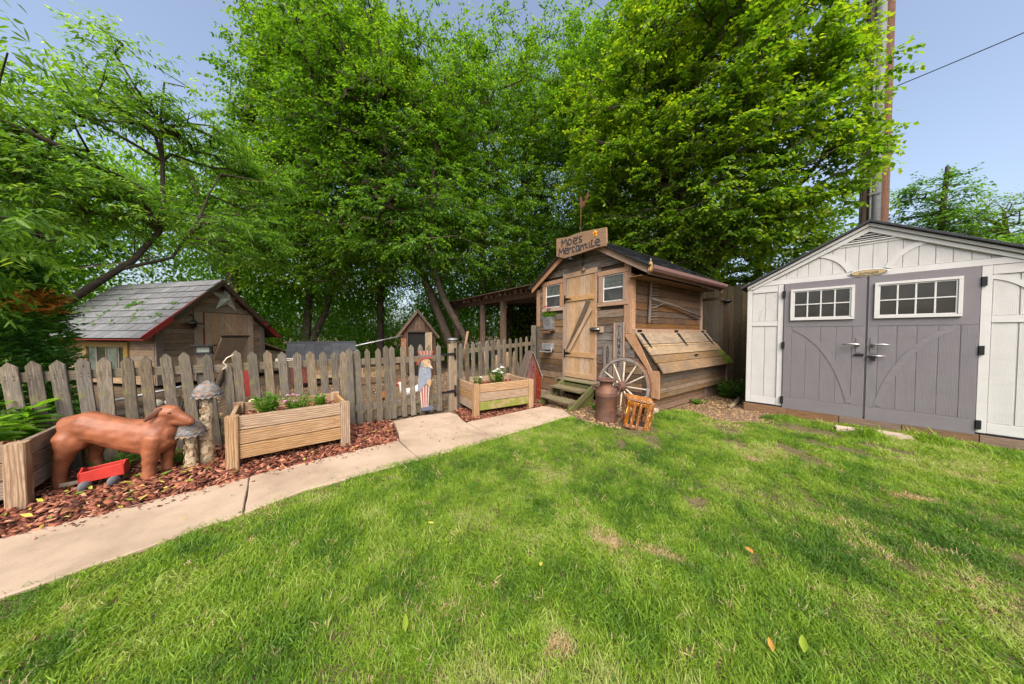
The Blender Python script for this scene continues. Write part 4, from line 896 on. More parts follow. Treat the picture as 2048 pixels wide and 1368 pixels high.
# doors
for d, (a, b) in enumerate(((.44, 1.228), (1.243, 2.03))):
    mid = (a+b)/2
    dr_ = sf('door', rect(a, .115, b, 1.998), -.024, .03, M_VG, 'z', .004); inv = dr_.matrix_basis.inverted()
    def df(name, pts, y, t, mat, g='z', ch=.002):
        o = facade(dr_, name, pts, y, t, mat, g, ch); o.matrix_basis = inv @ o.matrix_basis; return o
    wx0, wx1 = a+.07, b-.1 if d == 0 else b-.11
    if d == 1: wx0 = a+.05; wx1 = b-.11
    y = -.03
    df('door_frame', rect(a+.002, .12, b-.002, .29), y, .008, M_VG, 'x'); df('door_frame', rect(a+.002, 1.355, b-.002, 1.995), y, .008, M_VG, 'x')
    px0, px1 = a+.088, b-.11
    df('door_frame', rect(a+.002, .293, px0, 1.352), y, .008, M_VG); df('door_frame', rect(px1, .293, b-.002, 1.352), y, .008, M_VG)
    n = 4; w = (px1-px0)/n
    for i in range(n): df('door_panel', rect(px0+i*w+.003, .296, px0+(i+1)*w-.002, 1.35), -.0275, .008, M_VG)
    ar_ = arc('arch_strip', (px0+.02, 1.335) if d == 0 else (px1-.02, 1.335), (px1-.01, .32) if d == 0 else (px0+.01, .32), ((px0+px1)/2+(.13 if d == 0 else -.13), 1.12), .062, -.0325, M_VG, 20, dr_); ar_.matrix_basis = inv
    win = df('window', rect(wx0+.03, 1.47, wx1-.03, 1.885), -.034, .006, M_GLASS, 'x'); winv = win.matrix_basis.inverted()
    def wf(name, pts, y, t, mat, g='x', ch=.002):
        o = facade(win, name, pts, y, t, mat, g, ch); o.matrix_basis = (dr_.matrix_basis @ win.matrix_basis).inverted() @ o.matrix_basis; return o
    z0, z1 = 1.45, 1.905
    for q in ((wx0, z1-.03, wx1, z1), (wx0, z0, wx1, z0+.03)): wf('window_frame', rect(*q), -.056, .026, M_VT)
    for q in ((wx0, z0+.031, wx0+.03, z1-.031), (wx1-.03, z0+.031, wx1, z1-.031)): wf('window_frame', rect(*q), -.056, .026, M_VT, 'z')
    gx0, gx1, gz0, gz1 = wx0+.045, wx1-.045, z0+.045, z1-.045
    for q in ((wx0+.031, gz1, wx1-.031, z1-.031), (wx0+.031, z0+.031, wx1-.031, gz0)): wf('window_frame', rect(*q), -.046, .014, M_VT)
    for q in ((wx0+.031, gz0, gx0, gz1), (gx1, gz0, wx1-.031, gz1)): wf('window_frame', rect(*q), -.046, .014, M_VT, 'z')
    gw = (gx1-gx0)/4; gh = (gz1-gz0)/2
    for i in range(4):
        for j in range(2): wf('pane', rect(gx0+i*gw+.006, gz0+j*gh+.006, gx0+(i+1)*gw-.006, gz0+(j+1)*gh-.006), -.0375, .002, M_GLASS, 'x', .0002)
    for i in range(1, 4): wf('muntin', rect(gx0+i*gw-.0075, gz0, gx0+i*gw+.0075, gz1), -.046, .009, M_VT, 'z')
    wf('muntin', rect(gx0, gz0+gh-.0075, gx1, gz0+gh+.0075), -.048, .01, M_VT)
    # handle
    hx = b-.055 if d == 0 else a+.05; sg_ = -1 if d == 0 else 1
    hd = df('door_handle', rect(hx-.025, 1.0, hx+.025, 1.2), -.036, .006, M_VGT, 'z', .004); hinv = (dr_.matrix_basis @ hd.matrix_basis).inverted()
    o = tube(hd, 'lever', [(hx, -.04, 1.11), (hx, -.075, 1.11), (hx+sg_*.02, -.08, 1.112), (hx+sg_*.08, -.08, 1.118), (hx+sg_*.14, -.078, 1.108)], [.02, .014, .013, .011, .008], M_STEEL, 8); o.matrix_basis = hinv
# hinges
for (x, zs) in ((.42, (1.85, 1.08, .25)), (2.03, (1.83, 1.07, .24))):
    for z in zs: hh = sf('hinge', rect(x, z-.05, x+.035, z+.05), -.045, .03, M_IRON)
# barrel bolt between the doors
board(shed, 'bolt_plate', (1.14, -.042, .975), (1.22, -.042, .975), .03, .012, M_IRON); board(shed, 'bolt_plate', (1.26, -.042, .965), (1.33, -.042, .965), .035, .012, M_IRON)
tube(shed, 'bolt', [(1.235, -.06, .968), (1.4, -.06, .968)], .007, M_STEEL, 8); board(shed, 'padlock', (1.3, -.06, .9), (1.3, -.06, .95), .03, .02, M_IRON, (1, 0, 0))
# oval maker's badge with its lettering
bo = Vector((AX-.0, -.03, 2.05))
pts = [(AX+.17*math.cos(i*math.pi/14), 2.05+.048*math.sin(i*math.pi/14)) for i in range(28)]
bd = sf('badge', pts, -.026, .01, M_VT, 'x', .004); binv = bd.matrix_basis.inverted()
for (rx, rz, y, m, nm) in ((.155, .038, -.03, M_DKBADGE, 'badge_rim'), (.143, .031, -.034, M_GOLD, 'badge_face')):
    o = facade(bd, nm, [(AX+rx*math.cos(i*math.pi/14), 2.05+rz*math.sin(i*math.pi/14)) for i in range(28)], y, .004, m, 'x', .001); o.matrix_basis = binv @ o.matrix_basis
tcu = bpy.data.curves.new('badge_text', 'FONT'); tcu.body = 'suncast'; tcu.size = .055; tcu.shear = .3; tcu.align_x = 'CENTER'; tcu.align_y = 'CENTER'; tcu.extrude = .001; tcu.resolution_u = 3; tcu.offset = .0008
to = bpy.data.objects.new('t', tcu); COL.objects.link(to); dg = bpy.context.evaluated_depsgraph_get(); tm = bpy.data.meshes.new_from_object(to.evaluated_get(dg)); bpy.data.objects.remove(to)
tm.name = 'badge_lettering'; tm.materials.clear(); o = mkobj('badge_lettering', tm, bd, binv @ frame((AX, -.036, 2.05), (1, 0, 0), (0, 0, 1)), M_DKBADGE)
for i, (x, y, rz) in enumerate(((5.6, .42, .25), (5.72, .1, .2))):
    p = box(None, 'stepping_paver', (x, y, .03), (.15, .27, .06), M_PAVER, rz, .008)
    tag(p, ['tan paver in the grass below the left shed door', 'tan paver in the grass below the right shed door'][i], 'paver', 'pavers in front of the shed doors')

# ------------------------------------------------------------------ utility poles
def pole(name, x, y, r, h, mat, label, cat, group=None, k=14):
    vs, fs = tubes_np([((x, y, -.1), (x, y, h), r*1.08, r*.85)], k)
    M = frame((x, y, h/2), (0, 0, 1), (1, 0, 0)); inv = M.inverted(); v = [inv @ Vector(p) for p in vs]
    o = mkobj(name, pymesh(name, v, [tuple(f) for f in fs], True), None, M, mat); tag(o, label, cat, group); return o
pole('utility_pole', 9.95, .63, .105, 13, M_POLE1, 'dark weathered utility pole rising behind the resin shed', 'utility pole')
pole('utility_pole', 10.05, .43, .095, 13, M_POLE2, 'reddish utility pole just right of the grey conduit', 'utility pole')
cd_ = thing('conduit', 'grey metal cable guard running up between two utility poles', 'conduit', (9.85, .505, 0), R(-84))
tube(cd_, 'pipe', [(.0, .02, 0), (.0, .02, 9.4)], .075, M_GALVD, 14); tube(cd_, 'pipe', [(-.075, -.02, 0), (-.075, -.02, 7.4)], .022, M_GALVD, 8)
for z in (3.0, 4.2, 5.4): board(cd_, 'clamp', (-.1, -.062, z), (.08, -.062, z), .04, .01, M_GALVD)
def cable(name, a, b, sag, r, label, n=24):
    a = Vector(a); b = Vector(b); P = [a.lerp(b, i/n)-V(0, 0, sag*4*(i/n)*(1-i/n)) for i in range(n+1)]
    tag(tube(None, name, P, r, M_IRON, 5), label, 'cable')
cable('overhead_cable', (9.9, .35, 6.3), (9.3, -9, 6.9), .25, .009, 'thin black cable crossing the open sky on the right')
cable('hanging_cable', (9.8, .62, 9.5), (9.75, .72, 3.0), .0, .014, 'black cable running down the dark utility pole')
cable('hanging_cable', (9.8, .7, 9.4), (9.78, .8, 5.6), .05, .02, 'thick black cable hanging near the top of the dark utility pole')
# ------------------------------------------------------------------ picket fence, gate
M_NAIL = plain('rusty_nail', (.05, .035, .028), .7, .4)
def nails(parent, pts, yaw=0, r=.0045):
    c, s = math.cos(yaw), math.sin(yaw); vs = []; fs = []
    for (x, y, z) in pts:
        k = len(vs)
        for q in range(6): a = q*math.pi/3; vs.append((x+r*math.cos(a)*c+.0015*s, y+r*math.cos(a)*s-.0015*c, z+r*math.sin(a)))
        fs.append(tuple(range(k, k+6)))
    tag(mkobj('nail_heads', pymesh('nail_heads', vs, fs), parent, None, M_NAIL), kind='stuff')
def picket(parent, x, y, h, w, lean=0, z0=-.02, t=.02, mat=None, yaw=0, back=0):
    a = (x, y, z0); b = (x+lean, y+back, h-.045)
    return board(parent, 'picket', a, b, w, t, mat or M_PICKET, (math.cos(yaw), math.sin(yaw), 0), .003, .0035, 5, .045)
fl = thing('picket_fence', 'long weathered grey picket fence behind the dog sculpture and the long planter', 'fence', (-5, 4.45, 0))
fl.location = (0, 0, 0)
FX = [(-2.0, 1.01), (-1.88, 1.02), (-1.76, 1.02), (-1.62, 1.03), (-1.5, 1.03), (-1.37, 1.03), (-1.25, 1.03), (-1.12, 1.05), (-.99, 1.06), (-.82, 1.04), (-.59, 1.07), (-.46, 1.05), (-.33, 1.06), (-.19, 1.04), (-.05, 1.03), (.09, 1.03), (.22, 1.03), (.35, 1.02), (.44, 1.02), (.52, 1.06)]
LEAN = [-.08, -.07, -.075, -.06, -.03, -.04, -.05, -.08, -.075, -.06, -.06, -.06, -.05, -.05, -.03, -.04, -.05, -.04, -.03, -.03]
for (x, h), l in zip(FX, LEAN): picket(fl, x-l+random.uniform(-.006, .006), 4.455, h, random.uniform(.078, .092), l)
x = -2.13
for i in range(16): picket(fl, x, 4.455, 1.02+random.uniform(-.02, .02), .088, -.05); x -= .13
o = picket(fl, -.62, 4.44, .93, .075, -.05); o['label'] = 'leaning broken picket with a ragged top'
for (a, b) in ((-4.2, -2.05), (-2.045, .56)):
    board(fl, 'rail', (a, 4.485, .875), (b, 4.485, .875), .085, .035, M_RAIL, wear=.003, n=6); board(fl, 'rail', (a, 4.485, .27), (b, 4.485, .27), .085, .035, M_RAIL, wear=.003, n=6)
for x in (-4.1, -2.35, -.87, .6): board(fl, 'fence_post', (x, 4.55, -.1), (x, 4.55, 1.0), .09, .09, M_PICKET, (1, 0, 0), .005)
nails(fl, [(x-l*(1-z)+dx, 4.443, z) for (x, h), l in zip(FX, LEAN) for z in (.86, .89) for dx in (-.02, .022)])
# second row of old fence pieces leaning behind
for (x, h, l) in ((-1.9, .5, .0), (-1.72, .52, .05), (-1.2, .55, .08), (-.93, .62, .05)): picket(fl, x, 4.72, h, .09, l, back=.05)
gt = thing('garden_gate', 'weathered picket gate standing behind the painted bird figure', 'gate', (.6, 4.38, 0)); gt.location = (0, 0, 0)
for i, (x, h) in enumerate([(.635, 1.05), (.75, 1.05), (.88, 1.05), (.995, 1.09), (1.07, 1.08), (1.22, 1.08), (1.35, 1.09), (1.48, 1.09), (1.62, 1.09), (1.76, 1.09)]):
    picket(gt, x, 4.375, h, random.uniform(.066, .078), -.025+random.uniform(-.01, .01), z0=.03)
board(gt, 'rail', (.58, 4.405, .87), (1.85, 4.405, .87), .085, .035, M_RAIL, wear=.002, n=5); board(gt, 'rail', (.58, 4.405, .24), (1.85, 4.405, .24), .085, .035, M_RAIL, wear=.002, n=5)
board(gt, 'base_board', (.62, 4.43, .1), (1.8, 4.43, .1), .12, .025, M_PICKET)
gp = thing('gate_post', 'split gate post with a round solar cap between gate and right fence', 'post', (1.98, 4.38, 0))
for dx, dy, w, h in ((-.045, -.01, .05, 1.09), (.0, .0, .06, 1.12), (.045, .0, .05, 1.12)): board(gp, 'post_stave', (dx, dy, -.05), (dx, dy, h), w, .07, M_POSTW, (1, 0, 0), .006, .003, 6)
for zc in (.93, .33):
    board(gp, 'gate_hinge', (-.2, -.05, zc-.01), (.03, -.05, zc), .04, .012, M_IRON); board(gp, 'gate_hinge', (.03, -.052, zc-.09), (.03, -.052, zc+.09), .035, .012, M_IRON, (1, 0, 0)); tube(gp, 'hinge_pin', [(.03, -.065, zc-.05), (.03, -.065, zc+.05)], .012, M_IRON, 8)
lp = thing('solar_post_cap', 'round grey solar light cap on top of the gate post', 'lamp', (1.99, 4.38, 1.12))
lathe(lp, 'lamp_base', [(.05, 0), (.055, .01), (.05, .03), (.045, .035)], M_LIGHTGLASS, 18); lathe(lp, 'cap', [(.085, .036), (.088, .045), (.06, .06), (.02, .066)], M_GALV, 20)
# right-hand fence, running to the coop corner
fr = thing('picket_fence', 'shorter picket fence between the gate post and the coop corner', 'fence', (0, 0, 0))
a = Vector((2.05, 4.45)); b = Vector((4.33, 5.06)); yaw = math.atan2(b.y-a.y, b.x-a.x)
for t, h in [(2.17, 1.09), (2.32, 1.11), (2.47, 1.11), (2.63, 1.12), (2.79, 1.13), (2.96, 1.14), (3.13, 1.14), (3.29, 1.15), (3.47, 1.16), (3.64, 1.16), (3.82, 1.18), (4.0, 1.2), (4.2, 1.21)]:
    q = a+(b-a)*((t-2.05)/2.28); picket(fr, q.x, q.y, h, random.uniform(.075, .085), random.uniform(-.012, .012), yaw=yaw)
nn = V(-math.sin(yaw), math.cos(yaw), 0)*.03
for z0, z1 in ((.94, 1.04), (.28, .34)): board(fr, 'rail', V(a.x, a.y, z0)+nn, V(b.x, b.y, z1)+nn, .08, .035, M_RAIL, wear=.003, n=5)
ep = board(None, 'fence_post', (4.36, 5.14, -.1), (4.36, 5.14, 1.45), .09, .09, M_PICKET, (1, 0, 0), .005); tag(ep, 'tall grey post against the left corner of the coop', 'post')
sl_ = thing('post_lantern', 'small flat black solar lantern sitting on the left picket fence', 'lantern', (-.86, 4.53, 1.03))
for z, s in ((0, .13), (.085, .17)): box(sl_, 'lantern_plate', (0, 0, z+.008), (s, s, .016), M_IRON)
box(sl_, 'lantern_glass', (0, 0, .05), (.1, .1, .06), M_LIGHTGLASS); 
for x in (-.055, .055):
    for y in (-.055, .055): board(sl_, 'lantern_bar', (x, y, .016), (x, y, .085), .01, .01, M_IRON, (1, 0, 0), .001)
dw = thing('driftwood_piece', 'dark weathered wood chunk hung by pale string on the left fence', 'ornament', (-.72, 4.41, .7))
blob('wood_chunk', [[(V(.02, 0, .16), .02, .015), (V(0, 0, .06), .05, .03), (V(-.035, 0, -.06), .04, .03), (V(-.05, 0, -.13), .012, .012)]], voxel=.008, sm=1, parent=dw, mat=M_DARK)
tube(dw, 'string', [(.02, -.02, .16), (.06, -.02, .2), (.03, -.025, .24), (.06, -.02, .29), (.11, 0, .32)], .007, M_ROPE, 5)

# ------------------------------------------------------------------ raised planters
def planter(label, loc, rz, w, d, h, mats, post=.09, mossy=None, nb=3, back=True):
    t = thing('raised_planter', label, 'planter', loc, rz)
    for i, (x, y) in enumerate(((0, 0), (w, 0), (0, d), (w, d))):
        xx = x+(post/2 if x == 0 else -post/2); yy = y+(post/2 if y == 0 else -post/2)
        board(t, 'corner_post', (xx, yy, -.02), (xx, yy, h+random.uniform(0, .01)), post, post, mats[0], (1, 0, 0), .006)
    bh = (h-.085)/nb
    for k in range(nb):
        z = .088+bh*(k+.5); o = random.uniform(-.003, .003)
        m = mossy if (mossy and k == 0) else mats[1]
        board(t, 'side_board', (post+.002, .04+o, z), (w-post-.002, .04+o, z), bh-.007, .035, m, ch=.004)
        board(t, 'side_board', (post+.002, d-.04, z), (w-post-.002, d-.04, z), bh-.007, .035, mats[1], ch=.004)
        board(t, 'side_board', (.04+o, post+.002, z), (.04+o, d-post-.002, z), bh-.007, .035, mats[2] if k else (mats[2]), ch=.004)
        board(t, 'side_board', (w-.04, post+.002, z), (w-.04, d-post-.002, z), bh-.007, .035, mats[2], ch=.004)
    prism(t, 'soil', Matrix.Translation((0, 0, h-.1)), [(.058, .058), (w-.058, .058), (w-.058, d-.058), (.058, d-.058)], .2, M_MULB, .002)
    o = chips('mulch_chips', [(.06, .06), (w-.06, .06), (w-.06, d-.06), (.06, d-.06)], int(1500*w*d), (.015, .045), L_CHIP, zr=(h-.1, h-.085), seed=int(w*100), parent=t); 
    return t
P1 = planter('long wooden planter with pink and cream flowers in front of the picket fence', (-.57, 3.6, 0), R(3.5), 1.0, .76, .49, (M_PLANT, M_PLANT, M_PLANT))
P2 = planter('squarish wooden planter with white flowers and a green mossy bottom board', (2.06, 3.79, 0), R(-5), 1.08, .84, .49, (M_PLANT, M_PLANT, M_PLANT), mossy=M_PLANTM)
P0 = planter('greyed wooden planter with big leafy plants cut off by the left edge', (-2.72, 3.6, 0), R(4.5), 1.12, .98, .475, (M_PLANT, M_PLANTG, M_PLANTG))

# ------------------------------------------------------------------ leafy plants
def leafmesh(p, d, nrm, L, W, tint, cup=.12, droop=.2):
    """p,d,nrm (n,3); six-point leaf with a folded midrib and drooping tip"""
    d = d/np.linalg.norm(d, axis=1, keepdims=True); s = np.cross(d, nrm); s /= np.linalg.norm(s, axis=1, keepdims=True)+1e-9; u = np.cross(s, d)
    L = L[:, None]; W = W[:, None]; g = np.array([0, 0, -1.])
    a = p; m = p+d*L*.5+g*L*droop*.25; tip = p+d*L+g*L*droop
    l1 = p+d*L*.33+s*W*.5+u*W*cup+g*L*droop*.1; r1 = p+d*L*.33-s*W*.5+u*W*cup+g*L*droop*.1
    l2 = p+d*L*.7+s*W*.34+u*W*cup+g*L*droop*.5; r2 = p+d*L*.7-s*W*.34+u*W*cup+g*L*droop*.5
    v = np.stack([a, l1, l2, tip, r2, r1], 1); n = len(p); k = (np.arange(n)*6)[:, None]
    F = np.concatenate([k+np.array([[0, 5, 4, 3]]), k+np.array([[0, 3, 2, 1]])])
    return v.reshape(-1, 3), F, np.repeat(tint, 6)
def leaf4(p, d, nrm, L, W, tint, cup=.1, droop=.2):
    d = d/(np.linalg.norm(d, axis=1, keepdims=True)+1e-9); s = np.cross(d, nrm); s /= np.linalg.norm(s, axis=1, keepdims=True)+1e-9; u = np.cross(s, d)
    L = L[:, None]; W = W[:, None]; g = np.array([0, 0, -1.])
    l = p+d*L*.42+s*W*.5+u*W*cup+g*L*droop*.3; r = p+d*L*.42-s*W*.5+u*W*cup+g*L*droop*.3; tip = p+d*L+g*L*droop
    v = np.stack([p, l, tip, r], 1); n = len(p); k = (np.arange(n)*4)[:, None]
    F = np.concatenate([k+np.array([[0, 3, 2]]), k+np.array([[0, 2, 1]])])
    return v.reshape(-1, 3), F, np.repeat(tint, 4)
def herb(name, label, cat, loc, stems, h, rad, L, W, mat, seed, parent=None, droop=.3, per=12, group=None, flowers=None, up=.5):
    r = np.random.default_rng(seed); t = thing(name, label, cat, loc, 0, group)
    sg = []; ps = []; ds = []
    tops = []
    for i in range(stems):
        a = r.uniform(0, 6.28); q = rad*math.sqrt(r.uniform()); bx, by = q*.35*math.cos(a), q*.35*math.sin(a); H = h*r.uniform(.65, 1.05)
        tx, ty = q*math.cos(a), q*math.sin(a); sg.append(((bx, by, 0), (tx, ty, H), .003, .0015)); tops.append((tx, ty, H))
        for k in range(per):
            f = (k+.7)/per; b = k*2.4+r.uniform(0, 1); ps.append((bx+(tx-bx)*f, by+(ty-by)*f, H*f)); ds.append((math.cos(b)+tx*2, math.sin(b)+ty*2, up+r.uniform(-.2, .3)+.5*f))
    vs, fs = tubes_np(sg, 4); mkobj('stems', npmesh('stems', vs, fs, tint=np.full(len(vs), .4)), t, None, mat)
    p = np.array(ps); d = np.array(ds); n = len(p); nr = np.tile([0, 0, 1.], (n, 1))+r.normal(0, .2, (n, 3))
    v, F, ti = leafmesh(p, d, nr, L*r.uniform(.6, 1.15, n), W*r.uniform(.7, 1.1, n), np.clip(r.normal(.5, .22, n), 0, 1), .15, droop)
    tag(mkobj('foliage', npmesh('foliage', v, F, tint=ti), t, None, mat), kind='stuff')
    if flowers:
        fm, fr_, cnt, kind = flowers
        for i in range(cnt):
            c = tops[i % len(tops)]; vs = []; fs = []; K = 14; cx, cy, cz = c[0]+r.uniform(-.02, .02), c[1]+r.uniform(-.02, .02), max(c[2], h*.75)+r.uniform(.0, .03)
            for ring, (rr, zz) in enumerate(((1, 0), (.7, .35), (.4, .55))):
                for q in range(K-ring*3):
                    a = 2*math.pi*q/(K-ring*3)+ring; w = .3
                    b = len(vs); R1 = fr_*rr
                    vs += [(cx, cy, cz+fr_*zz*.4), (cx+R1*.7*math.cos(a-w), cy+R1*.7*math.sin(a-w), cz+fr_*zz*.8), (cx+R1*math.cos(a), cy+R1*math.sin(a), cz+fr_*zz*.7+r.uniform(-.1, .1)*fr_), (cx+R1*.7*math.cos(a+w), cy+R1*.7*math.sin(a+w), cz+fr_*zz*.8)]; fs.append((b, b+1, b+2, b+3))
            mkobj('flower', pymesh('flower', vs, fs), t, None, fm)
    return t
herb('flowering_plant', 'bushy green plant with one cream flower at the left of the long planter', 'plant', (-.29, 3.92, .4), 26, .22, .13, .07, .022, L_BRIGHT, 1, flowers=(M_FCRM, .035, 1, 0))
herb('flowering_plant', 'grey green plant with pink flowers in the middle of the long planter', 'plant', (-.03, 3.92, .4), 26, .17, .14, .07, .014, L_BRIGHT, 2, flowers=(M_FPNK, .024, 7, 0))
herb('flowering_plant', 'small leafy plant with few pink flowers at the right of the long planter', 'plant', (.16, 3.92, .4), 12, .14, .07, .07, .024, L_BRIGHT, 3, flowers=(M_FPNK, .016, 3, 0))
herb('flowering_plant', 'large plant with white flower heads in the square planter', 'plant', (2.66, 4.12, .38), 34, .27, .17, .06, .024, L_BRIGHT, 4, flowers=(M_FWHT, .05, 6, 0))
herb('flowering_plant', 'small plant with one white flower in the left of the square planter', 'plant', (2.34, 4.18, .38), 14, .17, .08, .05, .016, L_BRIGHT, 5, flowers=(M_FWHT, .025, 1, 0))
for i, (x, y, lb) in enumerate(((-1.92, 3.9, 'broad leafy plant nearest the front post of the greyed planter'), (-1.93, 4.25, 'tall pointed leafy plant at the back of the greyed planter'), (-2.3, 3.85, 'leafy plant at the far left of the greyed planter'))):
    herb('leafy_plant', lb, 'plant', (x, y, .38), 9, .24+.05*(i == 1), .17, .19, .045, L_BRIGHT, 10+i, droop=.35, per=9, up=.2)
herb('weed_clump', 'dark weeds growing at the foot of the tall fence beside the shed', 'plant', (6.75, 2.05, 0), 26, .34, .3, .11, .05, L_DARK, 21, droop=.4)
herb('weed_clump', 'low weeds on the dirt in front of the coop nest box', 'plant', (5.7, 2.2, 0), 16, .08, .15, .05, .03, L_BRIGHT, 22)
herb('weed_clump', 'small green weed sprouting beside the right foot of the steps', 'plant', (3.85, 2.98, 0), 10, .1, .1, .08, .03, L_BRIGHT, 23)
herb('weed_clump', 'thin weeds growing around the mushroom stems', 'plant', (-1.0, 4.12, .02), 10, .1, .18, .09, .02, L_BRIGHT, 24)
herb('weed_clump', 'leafy sprouts under the belly of the dog sculpture', 'plant', (-1.4, 4.2, .02), 12, .09, .2, .1, .025, L_BRIGHT, 25)

# ------------------------------------------------------------------ dog sculpture
dg_ = thing('dog_sculpture', 'rust brown standing dog sculpture on the bark mulch', 'sculpture', (-1.6, 4.07, 0), math.atan2(-.24, .77))
c = V
body = [(c(.03, .02, .40), .05, .06), (c(.06, .02, .46), .105, .12), (c(.15, .01, .475), .118, .135), (c(.27, 0, .435), .112, .122), (c(.4, 0, .38), .108, .14), (c(.52, 0, .35), .115, .155), (c(.6, 0, .35), .112, .155), (c(.65, 0, .38), .08, .12)]
neck = [(c(.6, 0, .42), .09, .1), (c(.64, -.0, .5), .065, .08), (c(.68, -.005, .55), .055, .06)]
head = [(c(.6, -.0, .545), .05, .06), (c(.65, -.005, .56), .066, .064), (c(.7, -.01, .55), .06, .06), (c(.745, -.012, .515), .04, .046), (c(.79, -.015, .485), .036, .04), (c(.83, -.02, .46), .026, .028)]
jaw = [(c(.66, 0, .5), .045, .05), (c(.74, -.01, .465), .035, .035), (c(.81, -.018, .437), .022, .018)]
hindL = [(c(.07, -.05, .40), .085, .07), (c(.08, -.07, .3), .065, .05), (c(.055, -.075, .2), .042, .04), (c(.04, -.075, .1), .036, .036), (c(.045, -.075, .02), .04, .04), (c(.06, -.075, .0), .045, .03)]
hindR = [(c(.1, .08, .40), .07, .07), (c(.13, .1, .28), .055, .05), (c(.11, .11, .18), .04, .038), (c(.13, .11, .08), .036, .036), (c(.17, .11, .01), .035, .04)]
foreL = [(c(.6, -.05, .36), .075, .075), (c(.575, -.06, .22), .055, .055), (c(.56, -.06, .1), .042, .042), (c(.56, -.065, .0), .045, .045)]
foreR = [(c(.62, .06, .36), .07, .07), (c(.61, .07, .22), .05, .05), (c(.6, .07, .1), .04, .04), (c(.6, .07, .0), .042, .042)]
dob = blob('dog_body', [body, neck, head, jaw, hindL, hindR, foreL, foreR], [(c(.1, -.05, .4), (.1, .06, .12)), (c(.72, -.03, .575), (.02, .02, .014))], voxel=.0095, sm=3, parent=dg_, mat=M_DOG)
me = dob.data                      # shallow hammer marks and a flattish carved look
co = np.empty(len(me.vertices)*3, np.float32); me.vertices.foreach_get('co', co); co = co.reshape(-1, 3); no = np.empty(len(me.vertices)*3, np.float32); me.vertices.foreach_get('normal', no); no = no.reshape(-1, 3)
co += no*((np.sin(co[:, 0]*31+np.sin(co[:, 2]*23)*2)*np.sin(co[:, 2]*37+co[:, 1]*21))[:, None]*.0028); me.vertices.foreach_set('co', co.ravel()); me.update()
for s, y in ((-1, -.065), (1, .055)):
    e = blob('ear', [[(c(.645, y*.85, .595), .014, .014), (c(.615, y*1.1, .565), .012, .026), (c(.585, y*1.4, .53), .009, .024), (c(.565, y*1.5, .505), .006, .01)]], voxel=.006, sm=1, parent=dg_, mat=M_DOGD)
tube(dg_, 'mouth_line', [(.842, -.045, .44), (.8, -.06, .452), (.76, -.062, .462), (.735, -.06, .468)], .004, M_DOGD, 5)
for y in (-.068, .05): blob('eye', [], [(c(.705, y, .562), (.012, .008, .01))], voxel=.003, sm=0, parent=dg_, mat=M_RUST)
blob('nose', [], [(c(.842, -.02, .452), (.012, .016, .012))], voxel=.003, sm=1, parent=dg_, mat=M_RUST)
blob('tail', [[(c(.04, .02, .5), .02, .02), (c(-.005, .03, .42), .014, .014), (c(-.0, .04, .34), .01, .01)]], voxel=.006, sm=1, parent=dg_, mat=M_DOG)

# ------------------------------------------------------------------ mushrooms with shingled caps
def mushroom(label, loc, h, rc, rs, tiltx, seed, group=None):
    t = thing('mushroom_sculpture', label, 'mushroom', loc, seed); r = random.Random(seed)
    top = V(tiltx, 0, h-.145); tube(t, 'stem', [(0, 0, -.02), (tiltx*.2, 0, .05), (tiltx*.6, 0, h*.4), top], [rs*1.25, rs*1.05, rs*.85, rs*.8], M_STEM, 12)
    lathe(t, 'cap', [(rs*.7, -.01), (rc*.8, .0), (rc*.98, .012), (rc*.93, .05), (rc*.75, .1), (rc*.45, .135), (.012, .148)], M_CAPG, 20, Matrix.Translation(top))
    prof = [(rc*1.0, .0, 16), (rc*.97, .028, 15), (rc*.88, .06, 13), (rc*.72, .09, 11), (rc*.52, .115, 8), (rc*.3, .135, 5)]
    for (R0, z, n) in prof:
        vs = []; fs = []
        for q in range(n):
            a = 2*math.pi*(q+r.random()*.3)/n; w = math.pi/n*1.15; k = len(vs); Ri = max(.005, R0-.035)
            for (rr, aa, zz) in ((Ri, a-w, z+.03), (Ri, a+w, z+.03), (R0*1.0, a+w, z+.008), (R0*1.02+.003, a, z-.01), (R0*1.0, a-w, z+.008)):
                vs.append((rr*math.cos(aa), rr*math.sin(aa), zz+.006+r.uniform(-.002, .003)))
            fs.append((k, k+4, k+3, k+2, k+1))
        tag(mkobj('cap_scales', pymesh('cap_scales', vs, fs), t, Matrix.Translation(top), M_CAPG), kind='stuff')
    vs = []; fs = []                # bark flakes on the stem
    for i in range(int(h*70)):
        a = r.random()*6.28; z = r.random()*(h-.12); f = z/(h-.1); rr = rs*(1.1-.28*f)+.002; cx = tiltx*f; k = len(vs); w = .014; hh = .022
        for (da, dz, e) in ((-1, -1, .004), (1, -1, .004), (1, 1, .001), (-1, 1, .001)): vs.append((cx+(rr+e)*math.cos(a+da*w/rr), (rr+e)*math.sin(a+da*w/rr), z+dz*hh*r.uniform(.6, 1)))
        fs.append((k, k+1, k+2, k+3))
    tag(mkobj('stem_flakes', pymesh('stem_flakes', vs, fs), t, None, M_STEM), kind='stuff'); return t
mushroom('taller shingle capped mushroom sculpture next to the fence', (-.8, 4.12, 0), .76, .115, .052, .045, 1)
mushroom('shorter grey capped mushroom sculpture right in front of the taller one', (-.85, 3.92, 0), .455, .108, .042, 0, 2)
st_ = thing('mushroom_sculpture', 'thick cracked mushroom stem standing behind the short mushroom', 'mushroom', (-.76, 4.02, 0)); st_.location = (-.755, 4.0, 0)
tube(st_, 'stem', [(0, 0, -.02), (.0, 0, .1), (-.015, 0, .25), (-.02, 0, .38)], [.068, .058, .056, .048], M_STEM, 12)

